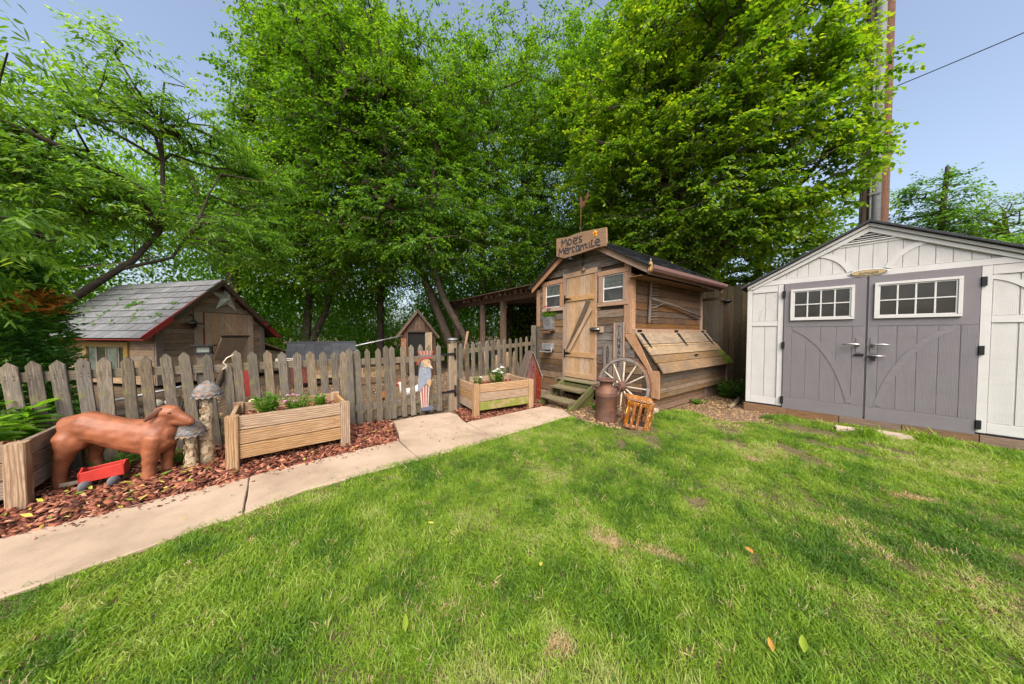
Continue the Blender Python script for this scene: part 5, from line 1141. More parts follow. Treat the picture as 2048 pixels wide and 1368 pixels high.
# ------------------------------------------------------------------ toy wagon
wg = thing('toy_wagon', 'small red wooden wagon with grey disc wheels on the mulch', 'wagon', (-1.44, 3.83, .03), R(2))
wg.scale = (.82, .82, .82)
for y in (0, .14): prism(wg, 'side_panel', frame((0, y, .045), (1, 0, .06), (0, 0, 1)), [(0, 0), (.27, 0), (.27, .115), (0, .1)], .012, M_BRIGHTRED)
for x, s in ((0, 1), (.262, 1)): prism(wg, 'end_panel', frame((x+.012, .0, .045+x*.06), (0, 1, 0), (0, 0, 1)), [(0, 0), (.14, 0), (.14, .1), (.07, .135), (0, .1)], .012, M_BRIGHTRED)
board(wg, 'floor_board', (.0, .07, .05), (.27, .07, .065), .012, .13, M_BRIGHTRED)
for x in (.03, .2):
    board(wg, 'axle', (x, -.06, .04), (x, .2, .04), .03, .03, M_SIGNG)
    for y in (-.05, .17): lathe(wg, 'wheel', [(.045, -.008), (.047, 0), (.045, .014)], M_WHEELG, 20, frame((x+.02, y, .03), (.6, .8, 0), (0, 0, 1)))
board(wg, 'tow_bar', (-.12, .05, .05), (.0, .06, .05), .03, .025, M_SIGNG)

# ------------------------------------------------------------------ painted bird figure on a stake
bf = thing('painted_bird_figure', 'painted wooden bird in red striped top hat, blue coat and striped trousers', 'yard figure', (1.5, 4.3, 0), 0)
def bp(name, pts, y, t, mat, ch=.003): return facade(bf, name, [(p[0]-1.5, p[1]) for p in pts], y, t, mat, 'x', ch)
coat = [(1.433, .79), (1.406, .70), (1.39, .56), (1.395, .42), (1.416, .38), (1.46, .46), (1.51, .5), (1.555, .53), (1.585, .587), (1.588, .64), (1.576, .72), (1.54, .8), (1.48, .82)]
bp('coat', coat, -.03, .022, M_GREYP)
bp('head', [(1.424, .777), (1.43, .84), (1.46, .878), (1.54, .878), (1.575, .84), (1.578, .78), (1.55, .745), (1.47, .76)], -.036, .024, M_FLESH)
bp('beak', [(1.57, .8), (1.612, .725), (1.57, .73), (1.545, .76)], -.038, .02, M_WHITEP)
bp('whiskers', [(1.424, .777), (1.43, .84), (1.47, .83), (1.47, .775)], -.04, .01, M_GREYP)
lathe(bf, 'eye', [(.008, 0), (.006, .003)], M_IRON, 10, frame((.045, -.04, .83), (1, 0, 0), (0, 0, 1)))
bp('hat_brim', [(1.363, .79), (1.377, .845), (1.416, .885), (1.5, .912), (1.6, .905), (1.623, .888), (1.586, .876), (1.5, .882), (1.44, .866), (1.4, .82)], -.046, .022, M_REDP)
bp('hat_band', [(1.41, .888), (1.41, .93), (1.6, .94), (1.6, .905), (1.5, .913)], -.04, .018, M_HATB)
x0, x1 = 1.378, 1.622; n = 9
for i in range(n):
    f0, f1 = i/n, (i+1)/n; b0, b1 = 1.41+.19*f0, 1.41+.19*f1; t0, t1 = x0+(x1-x0)*f0, x0+(x1-x0)*f1
    bp('hat_stripe', [(b0, .932), (b1, .932), (t1, .998), (t0, .998)], -.036-.001*(i % 2), .016, M_REDP if i % 2 == 0 else M_HATW, .001)
n = 7
for i in range(n):
    f0, f1 = i/n, (i+1)/n
    bp('trouser_stripe', [(1.44+.1*f0, .14), (1.44+.1*f1, .14), (1.41+.155*f1, .5), (1.41+.155*f0, .46)], -.024-.001*(i % 2), .016, M_WHITEP if i % 2 == 0 else M_REDP, .001)
bp('hand', [(1.52, .5), (1.53, .55), (1.575, .57), (1.59, .54), (1.575, .47), (1.56, .44)], -.044, .014, M_FLESH)
bp('shoes', [(1.435, .095), (1.43, .15), (1.54, .15), (1.56, .165), (1.61, .15), (1.64, .115), (1.6, .092)], -.032, .022, M_NAVY)
board(bf, 'stake', (-.03, 0, -.05), (-.03, 0, .5), .05, .02, M_DARK, (1, 0, 0)); board(bf, 'stake', (.03, .012, .4), (.03, .012, .9), .05, .02, M_DARK, (1, 0, 0))

# ------------------------------------------------------------------ birdhouse, rock, milk can, wheel, crate
bh = thing('red_birdhouse', 'tall narrow red wooden birdhouse with steep grey roof beside the square planter', 'birdhouse', (3.3, 4.12, 0), math.atan2(-.1, .42))
for i, (a, b) in enumerate(((.118, .215), (.218, .32))):
    P = gclip(rect(a, .005, b, 1.0), .145, .875, 2.45); facade(bh, 'front_board', P, i*.003, .02, M_REDW, 'z')
facade(bh, 'front_board', gclip(rect(.03, .4, .115, .9), .145, .875, 2.45), .004, .02, M_REDW, 'z')
facade(bh, 'body_core', gclip(rect(.12, .0, .315, .9), .145, .86, 2.45), .025, .2, M_DARK, 'z')
for s, L_ in ((-1, .46), (1, .5)):
    a = V(.145, .1, .92); e = V(.145+s*L_*.39, .1, .92-L_*.955)
    board(bh, 'roof_board', a, e, .26, .016, M_SIGNG, (0, 1, 0)) if s > 0 else board(bh, 'roof_board', a+V(-.015, 0, .02), e, .28, .022, M_PERG, (0, 1, 0))
lathe(bh, 'entry_hole', [(.014, 0), (.012, .002)], M_IRON, 12, frame((.16, -.004, .64), (1, 0, 0), (0, 0, 1)))
tube(bh, 'perch', [(.16, 0, .58), (.16, -.05, .58)], .005, M_DARK, 6)
def rock(label, loc, s, seed, group=None):
    v, f = ball_np((0, 0, 0), s, 12, 8); r = random.Random(seed); v = [(p[0]*(1+r.uniform(-.15, .15)), p[1]*(1+r.uniform(-.15, .15)), p[2]*(1+r.uniform(-.1, .15))) for p in v]
    o = mkobj('rock', pymesh('rock', v, f, True), None, Matrix.Translation(loc), M_STONE); tag(o, label, 'rock', group)
rock('pale rock between the red birdhouse and the steps', (3.82, 3.95, .06), (.09, .07, .075), 3)
can = thing('milk_can', 'rusty old milk can standing on wood chips in front of the wagon wheel', 'milk can', (3.52, 2.55, 0), 0)
lathe(can, 'can_body', [(.13, 0), (.148, .005), (.15, .03), (.146, .04), (.148, .36), (.155, .37), (.157, .385), (.15, .4), (.155, .415), (.148, .43), (.12, .48), (.098, .505), (.09, .515), (.09, .56), (.1, .575)], M_CAN, 40)
lathe(can, 'lid', [(.1, .572), (.132, .58), (.14, .59), (.138, .605), (.118, .612), (.1, .598), (.06, .596), (.01, .6)], M_CAN, 40)
for s in (-1, 1):
    a = R(36)+s*math.pi/2; d = V(math.cos(a), math.sin(a), 0)
    tube(can, 'handle', [d*.13+V(0, 0, .45), d*.185+V(0, 0, .455), d*.19+V(0, 0, .51), d*.1+V(0, 0, .53)], .009, M_CAN, 6)
wh = thing('wagon_wheel', 'old wooden wagon wheel leaning against the coop front', 'wheel', (3.93, 2.56, .455), -math.pi/2)
wh.rotation_euler = (R(-11), 0, -math.pi/2)
Rw = .44; nspk = 12
for i in range(6):
    vs = []; fs = []; K = 7
    for k in range(K+1):
        a = 2*math.pi*(i/6)+2*math.pi/6*(k/K)*.985+.12
        for (rr, y) in ((Rw-.045, -.022), (Rw-.003, -.022), (Rw-.003, .022), (Rw-.045, .022)): vs.append((rr*math.cos(a), y, rr*math.sin(a)))
    for k in range(K):
        for q in range(4): fs.append((k*4+q, k*4+(q+1) % 4, k*4+4+(q+1) % 4, k*4+4+q))
    fs += [(3, 2, 1, 0), tuple(K*4+q for q in range(4))]
    mkobj('felloe', pymesh('felloe', vs, fs), wh, None, [M_SIGN, M_SIGNG, M_SIGNG, M_SIGN, M_SIGN, M_SIGNG][i])
vs = []; fs = []; K = 48
for k in range(K):
    a = 2*math.pi*k/K
    for (rr, y) in ((Rw-.002, -.02), (Rw+.006, -.02), (Rw+.006, .02), (Rw-.002, .02)): vs.append((rr*math.cos(a), y, rr*math.sin(a)))
for k in range(K):
    for q in range(4): fs.append((k*4+q, k*4+(q+1) % 4, ((k+1) % K)*4+(q+1) % 4, ((k+1) % K)*4+q))
mkobj('iron_tyre', pymesh('iron_tyre', vs, fs), wh, None, M_RUST)
for i in range(nspk):
    a = 2*math.pi*i/nspk+.02; d = V(math.cos(a), 0, math.sin(a)); tube(wh, 'spoke', [d*.05, d*.16, d*.3, d*.4], [.012, .013, .01, .009], M_SPOKE, 8)
lathe(wh, 'hub', [(.055, -.05), (.062, -.03), (.075, -.01), (.075, .03), (.06, .07), (.05, .085), (.045, .09), (.022, .088)], M_CAN, 22, frame((0, 0, 0), (1, 0, 0), (0, 0, 1)))
lathe(wh, 'axle_hole', [(.022, .0885), (.02, .0895)], M_IRON, 14, frame((0, 0, 0), (1, 0, 0), (0, 0, 1)))
cr = thing('orange_crate', 'rusty orange slatted crate tilted against the wagon wheel', 'crate', (3.60, 2.16, .03), R(-52))
cr.rotation_euler = (R(6), R(9), R(-50))
cw, cd2, chh = .27, .23, .35
for (x, y) in ((-1, -1), (1, -1), (-1, 1), (1, 1)): board(cr, 'corner_post', (x*cw/2, y*cd2/2, 0), (x*cw/2, y*cd2/2, chh), .05, .028, M_ORANGE, (1, 0, 0), .003, .002, 3)
for z in (.02, chh-.02):
    for y in (-1, 1): board(cr, 'rail', (-cw/2, y*(cd2/2+.018), z), (cw/2, y*(cd2/2+.018), z), .045, .016, M_ORANGE)
    for x in (-1, 1): board(cr, 'rail', (x*cw/2, -cd2/2, z), (x*cw/2, cd2/2, z), .045, .016, M_ORANGE)
for x in (-.07, .0): board(cr, 'slat', (x, -cd2/2-.032, 0), (x+.004, -cd2/2-.032, chh), .035, .014, M_ORANGE, (1, 0, 0))
board(cr, 'slat', (.11, -cd2/2-.034, 0), (.11, -cd2/2-.034, chh), .05, .014, M_ORANGE, (1, 0, 0))
for x in (-.1, .02, .1): board(cr, 'slat', (x, cd2/2+.03, 0), (x, cd2/2+.03, chh), .06, .014, M_ORANGE, (1, 0, 0))
for i in range(5): board(cr, 'top_slat', (-cw/2-.03, -cd2/2+.03+i*.052, chh+.012), (cw/2+.03, -cd2/2+.03+i*.052, chh+.012), .047, .016, M_ORANGE, (0, 1, 0))
prism(cr, 'floor_panel', Matrix.Translation((0, 0, .02)), [(-cw/2, -cd2/2), (cw/2, -cd2/2), (cw/2, cd2/2), (-cw/2, cd2/2)], .012, M_DARK)
hoop = thing('wire_hoop', 'thin rusty wire hoop hanging round the orange crate', 'hoop', (3.58, 2.22, .2))
tube(hoop, 'wire_ring', [(.255*math.cos(a)*.95, .2*math.sin(a)*1.1, .015*math.sin(a*2)) for a in [i*math.pi/16 for i in range(32)]], .005, M_RUST, 6, closed=True)

# ------------------------------------------------------------------ tall dark fence behind, mesh gate
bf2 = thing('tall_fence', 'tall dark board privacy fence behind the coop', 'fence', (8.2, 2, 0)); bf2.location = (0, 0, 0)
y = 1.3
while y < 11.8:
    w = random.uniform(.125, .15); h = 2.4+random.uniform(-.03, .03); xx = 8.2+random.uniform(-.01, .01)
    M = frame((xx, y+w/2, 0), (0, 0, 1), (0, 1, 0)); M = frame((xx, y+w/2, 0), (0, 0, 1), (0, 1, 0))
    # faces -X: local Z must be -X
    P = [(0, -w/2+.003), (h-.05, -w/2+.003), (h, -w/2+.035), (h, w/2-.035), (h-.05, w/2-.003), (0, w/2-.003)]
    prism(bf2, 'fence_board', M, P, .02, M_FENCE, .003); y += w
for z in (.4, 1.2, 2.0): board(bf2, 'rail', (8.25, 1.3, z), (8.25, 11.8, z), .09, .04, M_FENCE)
mg = thing('mesh_gate', 'narrow wire mesh gate with a dark post between coop and tall fence', 'gate', (0, 0, 0)); 
board(mg, 'gate_post', (7.26, 2.3, 0), (7.26, 2.3, 1.9), .1, .05, M_DARK, (0, 1, 0)); lathe(mg, 'post_cap', [(.04, 1.9), (.09, 1.93), (.1, 1.945), (.03, 1.97)], M_IRON, 16, Matrix.Translation((7.26, 2.3, 0)))
board(mg, 'gate_board', (7.24, 2.36, .75), (7.2, 2.75, .75), .16, .02, M_DARK); board(mg, 'gate_board', (7.24, 2.36, 2.0), (7.2, 2.75, 2.0), .06, .02, M_DARK); board(mg, 'gate_board', (7.24, 2.36, .2), (7.2, 2.75, .2), .2, .02, M_DARK)
sgm = []
for i in range(19): f = i/18; sgm.append(((7.24-.04*f, 2.34+.41*f, .1), (7.24-.04*f, 2.34+.41*f, 2.0), .0012, .0012))
for i in range(80): z = .1+i*.024; sgm.append(((7.24, 2.34, z), (7.2, 2.75, z), .0012, .0012))
vs, fs = tubes_np(sgm, 3); tag(mkobj('wire_mesh', npmesh('wire_mesh', vs, fs), mg, None, M_MESHW), kind='stuff')
lg = tube(None, 'fallen_branch', [(5.75, 1.75, .03), (6.3, 1.8, .05), (6.9, 1.95, .04)], [.03, .035, .03], M_RAIL, 8); tag(lg, 'pale mossy branch lying on the dirt beside the shed corner', 'branch')

# ------------------------------------------------------------------ pergola roof left of the coop
pg = thing('lean_to', 'open dark timber lean-to with slatted roof left of the coop', 'lean-to', (0, 0, 0))
for y in (6.75, 7.9, 9.8): board(pg, 'post', (4.6, y, 0), (4.6, y, 2.16), .13, .13, M_PERG, (0, 1, 0), .006, .004, 4)
for y in (5.6, 7.9, 10.2): board(pg, 'post', (7.9, y, 0), (7.9, y, 2.4), .12, .12, M_DARK, (0, 1, 0))
board(pg, 'beam', (4.6, 5.1, 2.23), (4.6, 10.3, 2.23), .14, .06, M_PERG, wear=.004, n=5); board(pg, 'beam', (7.9, 5.1, 2.46), (7.9, 10.3, 2.46), .14, .06, M_DARK)
y = 5.2
while y < 10.5: board(pg, 'rafter', (4.35, y, 2.32), (8.1, y, 2.56), .09, .045, M_PERG); y += .72
x = 4.3; i = 0
while x < 8.1:
    z = 2.38+(x-4.35)*.064; board(pg, 'roof_board', (x, 5.02+random.uniform(-.05, .05), z), (x, 10.5+random.uniform(-.12, .12), z), .15, .018, M_PERG if i < 3 else M_DARK, (1, 0, .06), wear=.004, n=5); x += .17; i += 1

# ------------------------------------------------------------------ playhouse on the left
HD = R(41); ph = thing('playhouse', 'small weathered playhouse with grey shingle roof, red trim and a metal star', 'playhouse', (-2.66, 9.47, 0), HD)
# local x along the gable (to the right), local y back along the ridge; gable faces -y
HW = 2.8; HA = 1.4; HE = 1.2; HZ = 2.64; HS = (HZ-HE)/HA; HB = 4.1
facade(ph, 'wall_core', gclip(rect(.3, .1, HW-.3, 2.8), HA, HZ-.09, HS), .3, HB-.5, M_DARK)
hz_ = [(.93, 2.24, .05, 1.9)]
z = .12; 
while z < 2.55:
    z1 = z+random.uniform(.1, .15); zm = (z+z1)/2; spans = [(.34, 2.46)]
    if zm < 1.9: spans = [(.34, .94), (2.23, 2.46)]
    for (s, e) in spans:
        P = gclip(rect(s+.002, z+.002, e-.002, z1-.003, .001), HA, HZ-.06, HS)
        if P: facade(ph, 'siding_board', P, .25+random.uniform(-.006, .006), .03, M_HOUSE)
    z = z1
facade(ph, 'corner_board', rect(.27, .1, .4, 1.55), .225, .05, M_SIGNG, 'z'); facade(ph, 'corner_board', rect(2.44, .1, 2.55, 1.5), .225, .05, M_SIGNG, 'z')
for q, g in (((.93, .1, 1.1, 1.8), 'z'), ((2.12, .1, 2.24, 1.8), 'z'), ((.93, 1.803, 2.24, 1.92), 'x')): facade(ph, 'door_frame', rect(*q), .215, .03, M_HOUSE if g == 'x' else M_HDOOR, g)
x = 1.14
while x < 2.1: facade(ph, 'door_board', rect(x+.002, .1, x+.137, 1.79), .225+random.uniform(-.003, .003), .025, M_HDOOR, 'z'); x += .14
facade(ph, 'red_door_edge', rect(1.1, .5, 1.135, 1.79), .222, .02, M_REDT, 'z')
facade(ph, 'door_hinge', rect(1.08, 1.38, 1.14, 1.46), .21, .01, M_GALV)
# roof: left slope seen; both slopes built
for s in (-1, 1):
    dx = s/math.hypot(1, HS); dz = -HS/math.hypot(1, HS); L = (HA+.04)*math.hypot(1, HS)
    o0 = V(HA, 0, HZ)
    # frame with normal pointing out: X along ridge, Y down the slope
    M = frame(o0, (0, 1, 0), (dx, 0, dz)); sgn = 1 if (M.to_3x3() @ V(0, 0, 1)).z > 0 else -1
    prism(ph, 'roof_deck', M @ Matrix.Translation((0, 0, 0 if sgn > 0 else .03)) if sgn > 0 else M @ Matrix.Translation((0, 0, .0)), [(0, 0), (HB, 0), (HB, L), (0, L)] if sgn > 0 else [(0, 0), (HB, 0), (HB, L), (0, L)], .03, M_DARK) if sgn > 0 else prism(ph, 'roof_deck', M @ Matrix.Translation((0, 0, .03)), [(0, 0), (HB, 0), (HB, L), (0, L)], .03, M_DARK)
    rows = 9; rh = L/rows
    for c in range(rows):
        x = -(c % 2)*.16; 
        while x < HB:
            a, b = max(0, x), min(HB, x+.31); x += .312
            if b-a < .04: continue
            if s > 0 and c % 3: continue
            y0, y1 = c*rh-.01, (c+1)*rh*1.0+.012 if s < 0 else (c+3)*rh
            hgt = random.uniform(.0, .006)
            vs = [(a+.006, y0, .004*sgn), (b-.006, y0, .004*sgn), (b-.006, y1, (.022+hgt)*sgn), (a+.006, y1, (.022+random.uniform(0, .006))*sgn)]; vs += [(p[0], p[1], p[2]-.009*sgn) for p in vs]
            f = [(0, 1, 2, 3), (7, 6, 5, 4), (0, 4, 5, 1), (1, 5, 6, 2), (2, 6, 7, 3), (3, 7, 4, 0)]
            if sgn < 0: f = [tuple(reversed(q)) for q in f]
            cx, cy = (a+b)/2, (y0+y1)/2; MM = M @ Matrix.Translation((cx, cy, 0)); vs = [(p[0]-cx, p[1]-cy, p[2]) for p in vs]
            mkobj('shingle', pymesh('shingle', vs, f), ph, MM, M_SHINGLE)
    e = V(HA+s*1.42, .0, HE-.0); tp = V(HA, 0, HZ-.05)
    board(ph, 'red_rake_board' if True else '', tp+V(s*.3, .01, -.3*HS-.02), e+V(0, .01, -.05), .11, .03, M_REDT if True else M_HOUSE, (0, 0, 1)); board(ph, 'rake_board', tp+V(0, .0, -.02), tp+V(s*.95, .0, -.95*HS-.02), .1, .05, M_DARK)
board(ph, 'red_eave_board', (-.01, 0, HE-.06), (-.01, HB, HE-.06), .05, .025, M_REDT); 
# left side wall with ochre window
def hside(name, y0, z0, y1, z1, x, t, mat):
    M = frame((x, (y0+y1)/2, (z0+z1)/2), (0, -1, 0), (0, 0, 1)); a, b = (y1-y0)/2, (z1-z0)/2; return prism(ph, name, M, [(-a, -b), (a, -b), (a, b), (-a, b)], t, mat)
z = .1
while z < 1.3:
    z1 = min(1.32, z+random.uniform(.12, .16)); sp = [(.3, HB-.1)] if (z1 < .28 or z > 1.08) else [(.3, 1.2), (2.6, HB-.1)]
    for s0, e0 in sp: hside('siding_board', s0, z+.002, e0, z1-.003, .27+random.uniform(-.004, .004), .03, M_HOUSE)
    z = z1
for q in ((1.1, .95, 2.7, 1.07), (1.1, .28, 2.7, .38), (1.1, .382, 1.24, .948), (2.56, .382, 2.7, .948)): hside('window_trim', *q, .235, .04, M_YEL)
hw = hside('window_glass', 1.24, .38, 2.56, .95, .262, .01, M_GLASS)
for y in (1.42, 1.85, 2.2): hside('sash_bar', y, .385, y+.03, .945, .246, .014, M_SIGNG)
hside('curtain', 1.5, .4, 1.84, .94, .256, .004, M_GLASSL); hside('curtain', 2.24, .4, 2.5, .94, .256, .004, M_GLASSL)
# little annex roof on the right
prism(ph, 'annex_roof', frame((2.5, .25, 1.02), (1, 0, -.42), (0, 1, 0)), [(0, 0), (1.0, 0), (1.0, 1.2), (0, 1.2)], .03, M_HOUSE)
for k in range(5): facade(ph, 'annex_board', [(2.56, .1+.14*k), (3.3, .1+.14*k), (3.3, min(.66, .235+.14*k)), (2.56, .235+.14*k)], .36, .02, M_HOUSE)
# star
sr_ = thing('metal_star', 'large grey metal star fixed on the playhouse gable', 'star', (0, 0, 0), 0)
sr_.location = ph.matrix_basis @ V(0, 0, 0); cs = Matrix.Rotation(HD, 4, 'Z'); base = Matrix.Translation((-2.66, 9.47, 0)) @ cs
sr_.location = base @ V(1.62, .2, 2.2); sr_.rotation_euler = (0, 0, HD)
ctr = V(0, -.1, 0); O = [V(p[0], .0, p[1]) for p in starpts(0, 0, .4, .4, .07)]
for i in range(10):
    a, b = O[i], O[(i+1) % 10]; mkobj('star_facet', pymesh('star_facet', [a, b, ctr, a+V(0, .015, 0), b+V(0, .015, 0), V(0, .015, 0)], [(0, 1, 2), (3, 5, 4), (0, 3, 4, 1)]), sr_, None, M_STAR)
for i, (x, lb) in enumerate(((.83, 'black barn lamp left of the playhouse door'), (2.5, 'black barn lamp right of the playhouse door'))):
    t = thing('barn_lamp', lb, 'lamp', base @ V(x, .2, 1.5), HD, 'barn lamps on the playhouse')
    lathe(t, 'shade', [(.03, .08), (.05, .06), (.06, .03), (.18, .0), (.17, -.008), (.02, .02)], M_IRON, 20, Matrix.Translation((0, -.14, 0)))
    tube(t, 'arm', [(0, .02, .2), (0, -.08, .22), (0, -.14, .14), (0, -.14, .07)], .012, M_IRON, 6); lathe(t, 'bulb_guard', [(.05, 0), (.055, -.06), (.035, -.1)], M_IRON, 12, Matrix.Translation((0, -.14, 0)))
hp = thing('propped_hatch', 'brown plywood hatch propped open on the front of the playhouse', 'hatch', base @ V(1.3, .2, .6), HD)
pl_ = board(hp, 'hatch_panel', (.28, -.0, .0), (.28, -.3, .56), .6, .035, M_DOOR, (1, 0, 0)); board(hp, 'hatch_edge', (-.03, -.31, .59), (.6, -.31, .59), .05, .06, M_DARK)
tube(hp, 'string', [(.28, -.3, .61), (.2, -.0, 1.05)], .004, M_ROPE, 4)
ek = thing('small_sign', 'small pale hand lettered sign seen between pickets right of the playhouse', 'sign', (.25, 8.0, .86), R(-10)); ek.location = (-.16, 6.2, .7)
facade(ek, 'board', rect(-.2, 0, .1, .14), 0, .015, M_WHITEP); ls = []
for ch_, x in (('E', -.05), ('K', .015)):
    for L_ in GLY[ch_]: ls.append([(x+p[0]*.045, .03+p[1]*.09) for p in L_])
strokes(ek, 'lettering', ls, frame((0, -.001, 0), (1, 0, 0), (0, 0, 1)), .01, .003, M_LETTER); board(ek, 'stake', (-.05, .03, -.7), (-.05, .03, .05), .04, .02, M_DARK, (1, 0, 0))
# fallen leafy twigs on the playhouse roof
rr = np.random.default_rng(9); p = []; 
for (u, v, k) in ((.5, .95, 7), (1.35, 1.2, 6), (2.0, .95, 26), (1.75, .8, 10), (2.5, 1.15, 8), (2.7, .8, 6), (1.0, 1.45, 5), (3.3, 1.1, 4), (.55, 1.35, 9), (1.6, 1.55, 3), (2.4, 1.6, 5), (3.0, 1.5, 6)):
    for _ in range(k): p.append((u+rr.normal(0, .1), v+rr.normal(0, .07)))
dxr, dzr = -1/math.hypot(1, HS), -HS/math.hypot(1, HS); nv = V(-HS, 0, 1).normalized()
pts = np.array([tuple(base @ (V(HA+dxr*v, u, HZ+dzr*v)+nv*.035)) for u, v in p]); n = len(pts)
dd = np.array([tuple((base.to_3x3() @ (V(dxr, 0, dzr)*math.sin(a)+V(0, 1, 0)*math.cos(a)))) for a in rr.uniform(0, 6.28, n)]); nw = np.tile(tuple(base.to_3x3() @ nv), (n, 1))
v, F, ti = leafmesh(pts, dd, nw, rr.uniform(.09, .16, n), rr.uniform(.03, .05, n), rr.uniform(.3, .8, n), .1, .0)
tag(mkobj('roof_leaves', npmesh('roof_leaves', v, F, tint=ti), None, None, L_BRIGHT), 'green leafy sprigs fallen on the playhouse roof', 'fallen leaves', kind='stuff')

# ------------------------------------------------------------------ far little barn and the dark roofed hutch
lb_ = thing('duck_house', 'small brown gabled animal house with open doorway beyond the gate', 'duck house', (2.33, 8.75, 0), R(-22))
BW = 1.08; BA = .5; BE = 1.16; BZ = 1.93; BS = (BZ-BE)/.58
facade(lb_, 'wall_core', gclip(rect(.0, 0, 1.0, 2.2), BA, BZ-.06, BS), .04, 1.25, M_DOORSHADE)  # solid core coloured near black to paint the shade inside the doorway
x = 0
while x < 1.0:
    for (c, d) in (((0, 2.2),) if (x < .2 or x > .78) else ((1.33, 2.2),)):
        P = gclip(rect(x+.002, c, min(1.0, x+.098), d), BA, BZ-.05, BS)
        if P: facade(lb_, 'wall_board', P, random.uniform(0, .005), .03, M_DARKB, 'z')
    x += .1
facade(lb_, 'lintel', rect(.18, 1.3, .82, 1.36), -.02, .03, M_DARK); 
for x in (.18, .76): facade(lb_, 'door_post', rect(x, .1, x+.04, 1.3), -.02, .03, M_DARK, 'z')
dl = board(lb_, 'open_door_leaf', (.8, -.03, .62), (.8, -.03, 1.3), .22, .02, M_LID, (.9, -.4, 0)); board(lb_, 'shutter_leaf', (.1, -.03, .6), (.1, -.03, 1.12), .14, .015, M_ORANGE, (1, 0, 0))
for s in (-1, 1):
    a = V(BA, .0, BZ); e = V(BA+s*.6, .0, BZ-.6*BS); nB = 7
    board(lb_, 'rake_board', a+V(0, -.1, 0), e+V(0, -.1, 0), .07, .03, M_DARK if s > 0 else M_PERG)
    sl2 = (e-a); Lr = sl2.length
    for k in range(nB):
        c0 = a+sl2*((k+.5)/nB)+V(0, .6, .03); nrm = V(-sl2.z, 0, sl2.x).normalized(); nrm = nrm if nrm.z > 0 else -nrm
        for j in range(4): ob = board(lb_, 'shingle', c0+V(0, -.72+j*.36, 0), c0+V(0, -.37+j*.36, 0), Lr/nB+.01, .015, M_SHINGLEB, tuple(sl2.normalized()), .002)
hu = thing('hutch', 'low hutch with dark shingle roof and red door behind the long fence', 'hutch', (-.27, 8.5, 0), R(-4))
Wd = 1.4
for k in range(4):
    for j in range(8):
        off = .08*(k % 2); x0 = j*Wd/8+off*.0; o = board(hu, 'shingle', (x0+.002, -.02-.115*k, 1.0-.1*k), (x0+Wd/8-.002, -.02-.115*k, 1.0-.1*k), .16, .014, M_SHINGLED, (0, -.75, -.66), .002)
board(hu, 'ridge_cap', (-.01, .03, 1.04), (Wd+.01, .03, 1.04), .06, .08, M_SHINGLED); facade(hu, 'back_panel', rect(0, .1, Wd, 1.0), .05, .02, M_DARK)
for k in range(5): facade(hu, 'wall_board', rect(.45, .2+.1*k, 1.36, .296+.1*k), -.28, .02, M_LID if k > 1 else M_HOUSE)
facade(hu, 'red_door', rect(.08, .12, .44, .68), -.29, .02, M_REDW, 'z'); facade(hu, 'window_opening', rect(.6, .5, .75, .6), -.3, .015, M_GLASS)
for x in (.03, 1.36): board(hu, 'corner_post', (x, -.28, 0), (x, -.28, .75), .06, .05, M_HOUSE, (1, 0, 0))
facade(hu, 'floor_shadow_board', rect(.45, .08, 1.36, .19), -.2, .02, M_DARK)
tag(tube(None, 'metal_pipe', [(1.12, 8.3, .95), (2.35, 8.6, 1.2)], .018, M_GALV, 8), 'pale metal pipe sloping from the hutch up to the little barn', 'pipe')
tag(board(None, 'red_board', (-.62, 5.3, .4), (-.58, 5.3, .86), .12, .02, M_REDT, (1, 0, 0)), 'bright red board behind the leaning broken picket', 'board')
tag(tube(None, 'tool_handle', [(2.42, 4.75, .5), (2.36, 4.72, .9), (2.43, 4.7, 1.3)], .022, M_SIGN, 8), 'brown wooden tool handle standing behind the fence by the gate post', 'tool')
for i, (a, b, w, lb) in enumerate((((.9, 6.3, .35), (2.2, 7.6, .12), .12, 'grey plank ramp lying in the yard behind the gate, longer one'), ((1.0, 6.6, .5), (1.9, 7.3, .45), .1, 'grey plank propped level behind the gate'), ((.7, 7.6, .2), (1.9, 8.0, .2), .3, 'dark board lying before the small barn'))):
    tag(board(None, 'plank', a, b, w, .03, M_HOUSE, (0, 0, 1)), lb, 'plank')
for i, (x, y, s) in enumerate(((-1.35, 5.0, .07), (-1.25, 5.05, .05))):
    rock(['grey stone behind the fence above the dog sculpture, bigger one', 'grey stone behind the fence above the dog sculpture, smaller one'][i], (x, y, .45), (s, s, s*.8), 8+i)
tag(board(None, 'stone_shelf', (-1.7, 5.05, .38), (-1.0, 5.05, .38), .03, .3, M_DARK), 'dark low shelf holding the stones behind the fence', 'shelf')
tag(tube(None, 'metal_pipe', [(-1.75, 5.2, .5), (-1.1, 5.25, .62)], .016, M_GALV, 8), 'short grey pipe seen through the pickets above the dog sculpture', 'pipe')
# firewood split pieces stacked behind the right fence
for i in range(22):
    x = 3.3+random.uniform(0, 1.0); y = 5.25+random.uniform(0, .35); z = random.uniform(.05, .75); a = random.uniform(-.4, .4)
    tag(board(None, 'firewood', (x-.03, y, z-.12), (x+.05*a, y+.1, z+.22), .07, .05, M_LID if i % 3 == 0 else M_HOUSE, (1, 0, 0), .006), 'split firewood piece piled behind the right picket fence', 'firewood', 'split firewood pile')

